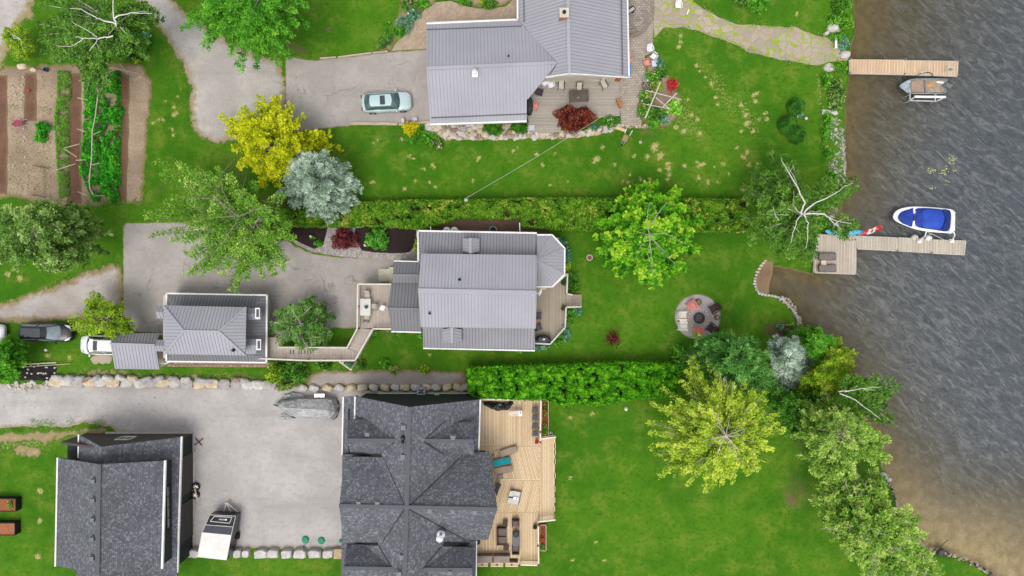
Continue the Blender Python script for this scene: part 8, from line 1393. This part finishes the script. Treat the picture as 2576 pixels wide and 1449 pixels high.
# ---- hedges
def hedge(name, label, rects, h, lm, n, ls, patch=None, corem=None, asp=.6, seed=1, rough_=.3):
    global rng
    rng = np.random.default_rng(seed); c = P((rects[0][0][0] + rects[-1][1][0]) / 2, rects[0][0][1], 0); t = thing(name, label, 'hedge', (c.x, c.y, 0)); allp = []; mb = MB()
    for D in rects:
        q = P2(D, h); pa = [(p.x, p.y) for p in q]; mb.prism([((x - c.x) * 1.0 + c.x, y) for x, y in [(a, b) for a, b in pa]], 0.02, h * .62, 0, .94)
        x0, x1 = min(p[0] for p in pa), max(p[0] for p in pa); y0, y1 = min(p[1] for p in pa), max(p[1] for p in pa); k = int(n * (x1 - x0) * (y1 - y0)); x = rng.uniform(x0, x1, k * 2); y = rng.uniform(y0, y1, k * 2); i_ = in_poly(x, y, pa); x, y = x[i_], y[i_]
        e = dist_poly(x, y, pa); bump_ = np.array([nz(a, b, 1.3, seed) + .6 * nz(a, b, 3.1, seed) for a, b in zip(x, y)]); z = h * (1 - .35 * np.exp(-e / .12)) + bump_ * rough_ - rng.exponential(.14, len(x)); keep = bump_ > -.5 if rough_ > .25 else bump_ > -9; allp.append(np.stack([x, y, z, bump_], -1)[keep])
        m_ = int(n * 1.6 * (x1 - x0 + y1 - y0)); per = rng.uniform(0, len(pa), m_); i0 = per.astype(int); f = per - i0; A_ = np.array(pa); s_ = A_[i0] * (1 - f)[:, None] + A_[(i0 + 1) % len(pa)] * f[:, None]; allp.append(np.stack([s_[:, 0] + rng.normal(0, .05, m_), s_[:, 1] + rng.normal(0, .05, m_), rng.uniform(.05, h * .95, m_), np.zeros(m_)], -1))
    A_ = np.concatenate(allp); tone = .42 + A_[:, 3] * .4 + rng.normal(0, .16, len(A_))
    if patch: pn = np.array([nz(a, b, .9, 9.3) + .7 * nz(a, b, 3.7, 4.1) for a, b in A_[:, :2]]); tone = np.where((pn + rng.normal(0, .28, len(pn))) > .6, rng.uniform(.8, 1, len(pn)), np.minimum(tone, .8))
    leafobj('foliage', A_[:, :3].copy(), ls, tone, lm, t, .7, asp); mb.build('stems', corem or mat('hedge_wood', (84, 70, 48), (60, 52, 34), 5, .95, .05), t, True); return t
hedge('cedar_hedge', 'long trimmed cedar hedge with yellowing patches crossing the photo above the central house', [[(690, 522), (880, 522), (880, 568), (730, 566), (700, 560)], [(878, 512), (960, 506), (1060, 503), (1140, 505), (1140, 548), (1100, 560), (1060, 572), (878, 564)], [(1138, 503), (1300, 500), (1318, 500), (1318, 540), (1280, 546), (1138, 546)], [(1314, 498), (1480, 497), (1480, 575), (1390, 574), (1312, 566)], [(1478, 499), (1640, 498), (1640, 577), (1478, 577)], [(1638, 499), (1760, 500), (1890, 502), (1890, 580), (1638, 580)]], 2.0, L_HEDY, 230, .095, patch=True, seed=31)
hedge('bright_hedge', 'thick bright green hedge between the middle and lower lawns', [[(1176, 928), (1290, 924), (1450, 920), (1450, 1018), (1420, 1024), (1370, 1006), (1300, 1006), (1250, 1002), (1195, 1002), (1178, 985)], [(1448, 918), (1600, 914), (1700, 918), (1712, 940), (1700, 1000), (1640, 1000), (1560, 1010), (1500, 1020), (1448, 1018)]], 2.4, L_HED, 270, .1, asp=.7, seed=32, rough_=.6)
hd = thing('leafy_fringe', 'lime shrub clump at the right end of the bright hedge', 'shrub', P(1705, 890, 0)); bpy.data.objects.remove(hd)
shrub('leafy_fringe', 'light green leafy shrub at the right end of the bright hedge', (1712, 905), 22, 38, 2.4, L_BRIGHT, 900, .12)
# ---- vegetable garden
def croprow(label, D, h, lm, n, ls=.1, name='crop_row', asp=.7, seed=1, cat='vegetable row'):
    global rng
    rng = np.random.default_rng(seed); q = P2(D, h * .7); pa = [(p.x, p.y) for p in q]; x0, x1 = min(p[0] for p in pa), max(p[0] for p in pa); y0, y1 = min(p[1] for p in pa), max(p[1] for p in pa); t = thing(name, label, cat, ((x0 + x1) / 2, (y0 + y1) / 2, 0)); x = rng.uniform(x0, x1, n * 3); y = rng.uniform(y0, y1, n * 3); i_ = in_poly(x, y, pa); x, y = x[i_][:n], y[i_][:n]
    b = np.array([nz(a, c, 1.6, seed) + .5 * nz(a, c, 4, seed) for a, c in zip(x, y)]); k = b > -.32; x, y, b = x[k], y[k], b[k]; e = np.minimum(dist_poly(x, y, pa) / .35, 1); leafobj('leaves', np.stack([x, y, h * e * (.6 + b * .5) * rng.uniform(.5, 1, len(x)) + .05], -1), ls, .5 + b * .5 + rng.normal(0, .18, len(x)), lm, t, .7, asp)
    mb = MB()
    for i in range(0, len(x), max(1, len(x) // 24)): mb.tube([(x[i], y[i], 0), (x[i], y[i], h * .5)], .012, 4)
    mb.build('stalks', mat('stalk', (110, 120, 60)), t, True); return t
croprow('leafy green trellised row, left half, left of the long pale pole', [(202, 175), (250, 175), (252, 300), (246, 380), (240, 505), (222, 505), (190, 430), (198, 330), (203, 260)], 1.2, L_BEAN, 6000, seed=41); croprow('leafy green trellised row, right half, right of the long pale pole', [(250, 178), (291, 170), (293, 260), (303, 272), (294, 300), (292, 380), (292, 500), (270, 510), (240, 480), (248, 330)], 1.2, L_BEAN, 7500, seed=42)
croprow('green bushy row with two dense clumps left of the trellis row', [(136, 172), (170, 176), (172, 240), (164, 262), (168, 330), (165, 400), (168, 490), (140, 500), (136, 440), (128, 300), (135, 240)], .8, L_FEA, 6000, .1, asp=.3, seed=43); croprow('thin weedy row beside the second dark soil strip', [(104, 190), (130, 190), (128, 300), (128, 500), (104, 500)], .2, L_WEED, 260, .06, name='weed_row', seed=44); croprow('sparse seedling row left of the first dark strip', [(22, 190), (60, 190), (60, 500), (22, 500)], .15, L_WEED, 300, .06, name='weed_row', seed=45); croprow('sparse seedlings in the lower middle of the vegetable garden', [(65, 320), (125, 380), (125, 500), (65, 500)], .15, L_WEED, 220, .06, name='weed_row', seed=46)
shrub('round_bush', 'round bright bush in the vegetable garden, upper of a touching pair', (106, 321), 20, 18, .9, L_BEAN, 800, .08); shrub('round_bush', 'round bright bush in the vegetable garden, lower of a touching pair', (101, 345), 17, 16, .8, L_BEAN, 600, .08)
PWD = mat('pale_pole', (206, 196, 176), (180, 168, 146), 3); tag(MB().tube([P(248, 187, 1.5), P(246, 240, 1.5), P(240, 290, 1.5), P(232, 330, 1.5), P(230, 402, 1.5), P(224, 455, 1.5), P(226, 475, 1.4), P(236, 492, 1.2)], .05).build('trellis_pole', PWD), 'long crooked pale pole running down the trellised vegetable row', 'pole')
for a, b, lb in (((199, 203), (222, 202), 'uppermost'), ((195, 246), (222, 252), 'second'), ((194, 324), (217, 332), 'third'), ((191, 403), (216, 402), 'fourth'), ((230, 415), (253, 410), 'fifth, right of the pole'), ((195, 482), (219, 492), 'lowest left'), ((238, 493), (264, 491), 'lowest right'), ((236, 338), (252, 330), 'short one at the pole fork')): stick(f'pale cross stake at the trellis row, {lb}', a, b, r=.035)
for a, b, za, lb in (((262, 165), (350, 185), .3, 'long dry stick lying across the top of the right soil plot'), ((303, 163), (320, 182), .25, 'short dry stick crossing the long one at the garden top'), ((75, 166), (112, 178), .4, 'dark stick at the top left of the garden'), ((81, 415), (122, 424), .3, 'dark bent stick in the lower left garden'), ((80, 490), (112, 496), .3, 'dark stick near the bottom left of the garden'), ((160, 373), (200, 362), .6, 'thin dry branch spreading right, upper, beside the trellis row'), ((160, 373), (194, 396), .6, 'thin dry branch spreading down right beside the trellis row'), ((140, 428), (190, 412), .6, 'thin dry branch, lower, beside the trellis row'), ((52, 553), (144, 550), .2, 'x'), ((30, 925 + 0), (176, 915), .2, 'thin pole lying above the black ground cloth')):
    if lb != 'x': stick(lb, a, b, za, za, .035, mat('dark_stick', (80, 70, 62)) if 'dark' in lb else None, 'garden_stick')
bk_ = thing('dark_bucket', 'small dark blue bucket at the top of the vegetable garden', 'bucket', P(119, 177, 0)); MB().lathe([(.15, 0), (.22, .3), (.2, .3), (.14, .12)], 16).build('bucket', mat('navy_plastic', (44, 78, 116)), bk_); MB().tube([(.2, 0, .3), (0, .05, .42), (-.2, 0, .3)], .012).build('handle', BLACK, bk_)
rb = thing('red_marker', 'small red plastic flag-like marker in the vegetable garden', 'marker', P(74, 230, 0)); MB().box((0, 0, .2), (.3, .24, .06), .3).build('sheet', mat('red_paint', (226, 60, 50)), rb); MB().tube([(0, 0, 0), (0, 0, .2)], .02).build('peg', BLACK, rb)
for i, (x, y) in enumerate([(60, 195), (58, 216), (58, 235), (57, 246), (57, 256), (56, 267), (55, 278), (58, 303), (62, 325), (64, 344), (61, 356), (65, 397), (64, 413), (68, 466), (36, 221), (38, 232), (41, 240), (36, 420)]):
    t = thing('plant_cup', f'small white cup guarding a seedling, {ordn(i)} counting down the left garden rows', 'cup', P(x, y, 0), group='white seedling cups'); MB().lathe([(.05, 0), (.075, .16), (.06, .16), (.045, .05)], 10).build('cup', WHITEP, t); MB().lathe([(.055, .06), (.01, .07)], 8).build('soil', MATS['rusted_steel'], t)
tag(MB().slab([P(x, y, .06) for x, y in ((335, 199), (356, 186), (360, 194), (339, 205))], (0, 0, -.05)).build('flat_board', mat('pinkish_board', (192, 166, 142))), 'flat pinkish board lying at the top right of the soil plot', 'board')
for D, s_, lb in (((56, 168), .55, 'pale flat rock at the top left of the vegetable garden'), ((85, 176), .4, 'smaller pale rock right of the first at the garden top')): rock('garden_rock', lb, D, s_, s_ * .6, .2, 'tan', cat='rock')
crumple(thing('ground_cloth', 'black landscape cloth held down by small stones above the boulder row', 'ground cloth', P(85, 938, 0)), [(38, 925), (60, 918), (100, 916), (140, 920), (141, 935), (134, 958), (100, 958), (60, 956), (34, 958)], 0, mat('black_cloth', (50, 46, 48), (36, 34, 36), 2, .9, .1, bump=.5), 'cloth', 30, .06, 11)
for i, (x, y) in enumerate([(55, 922), (64, 920), (78, 920), (86, 922), (97, 919), (117, 924), (138, 925), (69, 938), (80, 940), (71, 929), (97, 939), (104, 938), (110, 940), (116, 939), (138, 938), (64, 949), (119, 951), (50, 923)]):
    rock('cloth_stone', f'small white stone holding down the black cloth, {ordn(i)} from its top left', (x, y), .12 + .05 * (i in (5, 10)), .1, .08, 'white', z=.08, group='stones on the black cloth', cat='stone')
tag(MB().bar(P(40, 918, .15), P(142, 912, .15), .12, .1).bar(P(0, 925, .2), P(60, 918, .2), .06, .06).build('edging_pole', PWD), 'pale wooden edging pole above the black ground cloth', 'pole')
stn = thing('lawn_marker', 'small white marker stone on the grass below the black SUV', 'marker', P(117, 880, 0)); MB().lathe([(.14, 0), (.16, .12), (.1, .22), (.02, .25)], 12).build('head', WHITE, stn); MB().lathe([(.05, -.1), (.05, .02)], 8).build('peg', BLACK, stn)
# chairs under the willow
for x, y, rz, lb in ((2118, 1288, 30, 'left'), (2146, 1288, 15, 'right')): sling_chair(f'dark seat with white armrests half hidden under the willow, {lb} of two', P(x, y, .02), R(rz), mat('charcoal_seat', (66, 66, 74)), WHITE)
# grass fringe tufts along laid edges break the clean lines
def tufts(name, lines, n, w, lm, hgt=.12, seed=1, ls=.07):
    global rng
    rng = np.random.default_rng(seed); ps = []
    for L_ in lines:
        q = P2(L_); tot = sum((b - a).length for a, b in zip(q, q[1:]))
        for a, b in zip(q, q[1:]):
            k = int(n * (b - a).length); u = rng.random(k); cx_ = a.x + (b.x - a.x) * u; cy_ = a.y + (b.y - a.y) * u; m_ = np.array([nz(i, j, .9, seed) for i, j in zip(cx_, cy_)]) > -.1
            ps.append(np.stack([cx_ + rng.normal(0, w, k), cy_ + rng.normal(0, w, k), rng.uniform(.02, hgt, k)], -1)[m_])
    A_ = np.concatenate(ps); return tag(leafobj(name, A_, ls, rng.random(len(A_)), lm, None, .3, .3), kind='stuff')
tufts('weeds', [[(440, 130), (477, 225), (471, 262), (480, 317), (520, 352)], [(0, 1078), (100, 1072), (175, 1075), (215, 1064), (245, 1060), (277, 1066)], [(120, 725), (175, 697), (306, 657)], [(800, 930), (880, 928), (990, 926), (1100, 930)], [(20, 975), (130, 975)], [(1640, 98), (1723, 69), (1825, 102), (1932, 146), (2052, 167)], [(1745, 5), (1850, 60), (2007, 70), (2080, 96)]], 46, .16, L_WEED, seed=51)
tufts('weeds', [[(140, 942), (250, 940), (400, 944), (560, 946), (660, 950)], [(2068, 170), (2064, 300), (2066, 420), (2060, 500)], [(1500, 908), (1690, 908)], [(720, 500), (1100, 498), (1500, 494), (1850, 496)], [(1400, 584), (1880, 586)]], 40, .12, L_BOX, .16, 52)
tufts('weeds', [[(80, 1060), (130, 1066), (200, 1056), (260, 1062)], [(100, 505), (200, 512), (280, 512), (360, 508)]], 90, .22, L_FEA, .2, 53, .08)
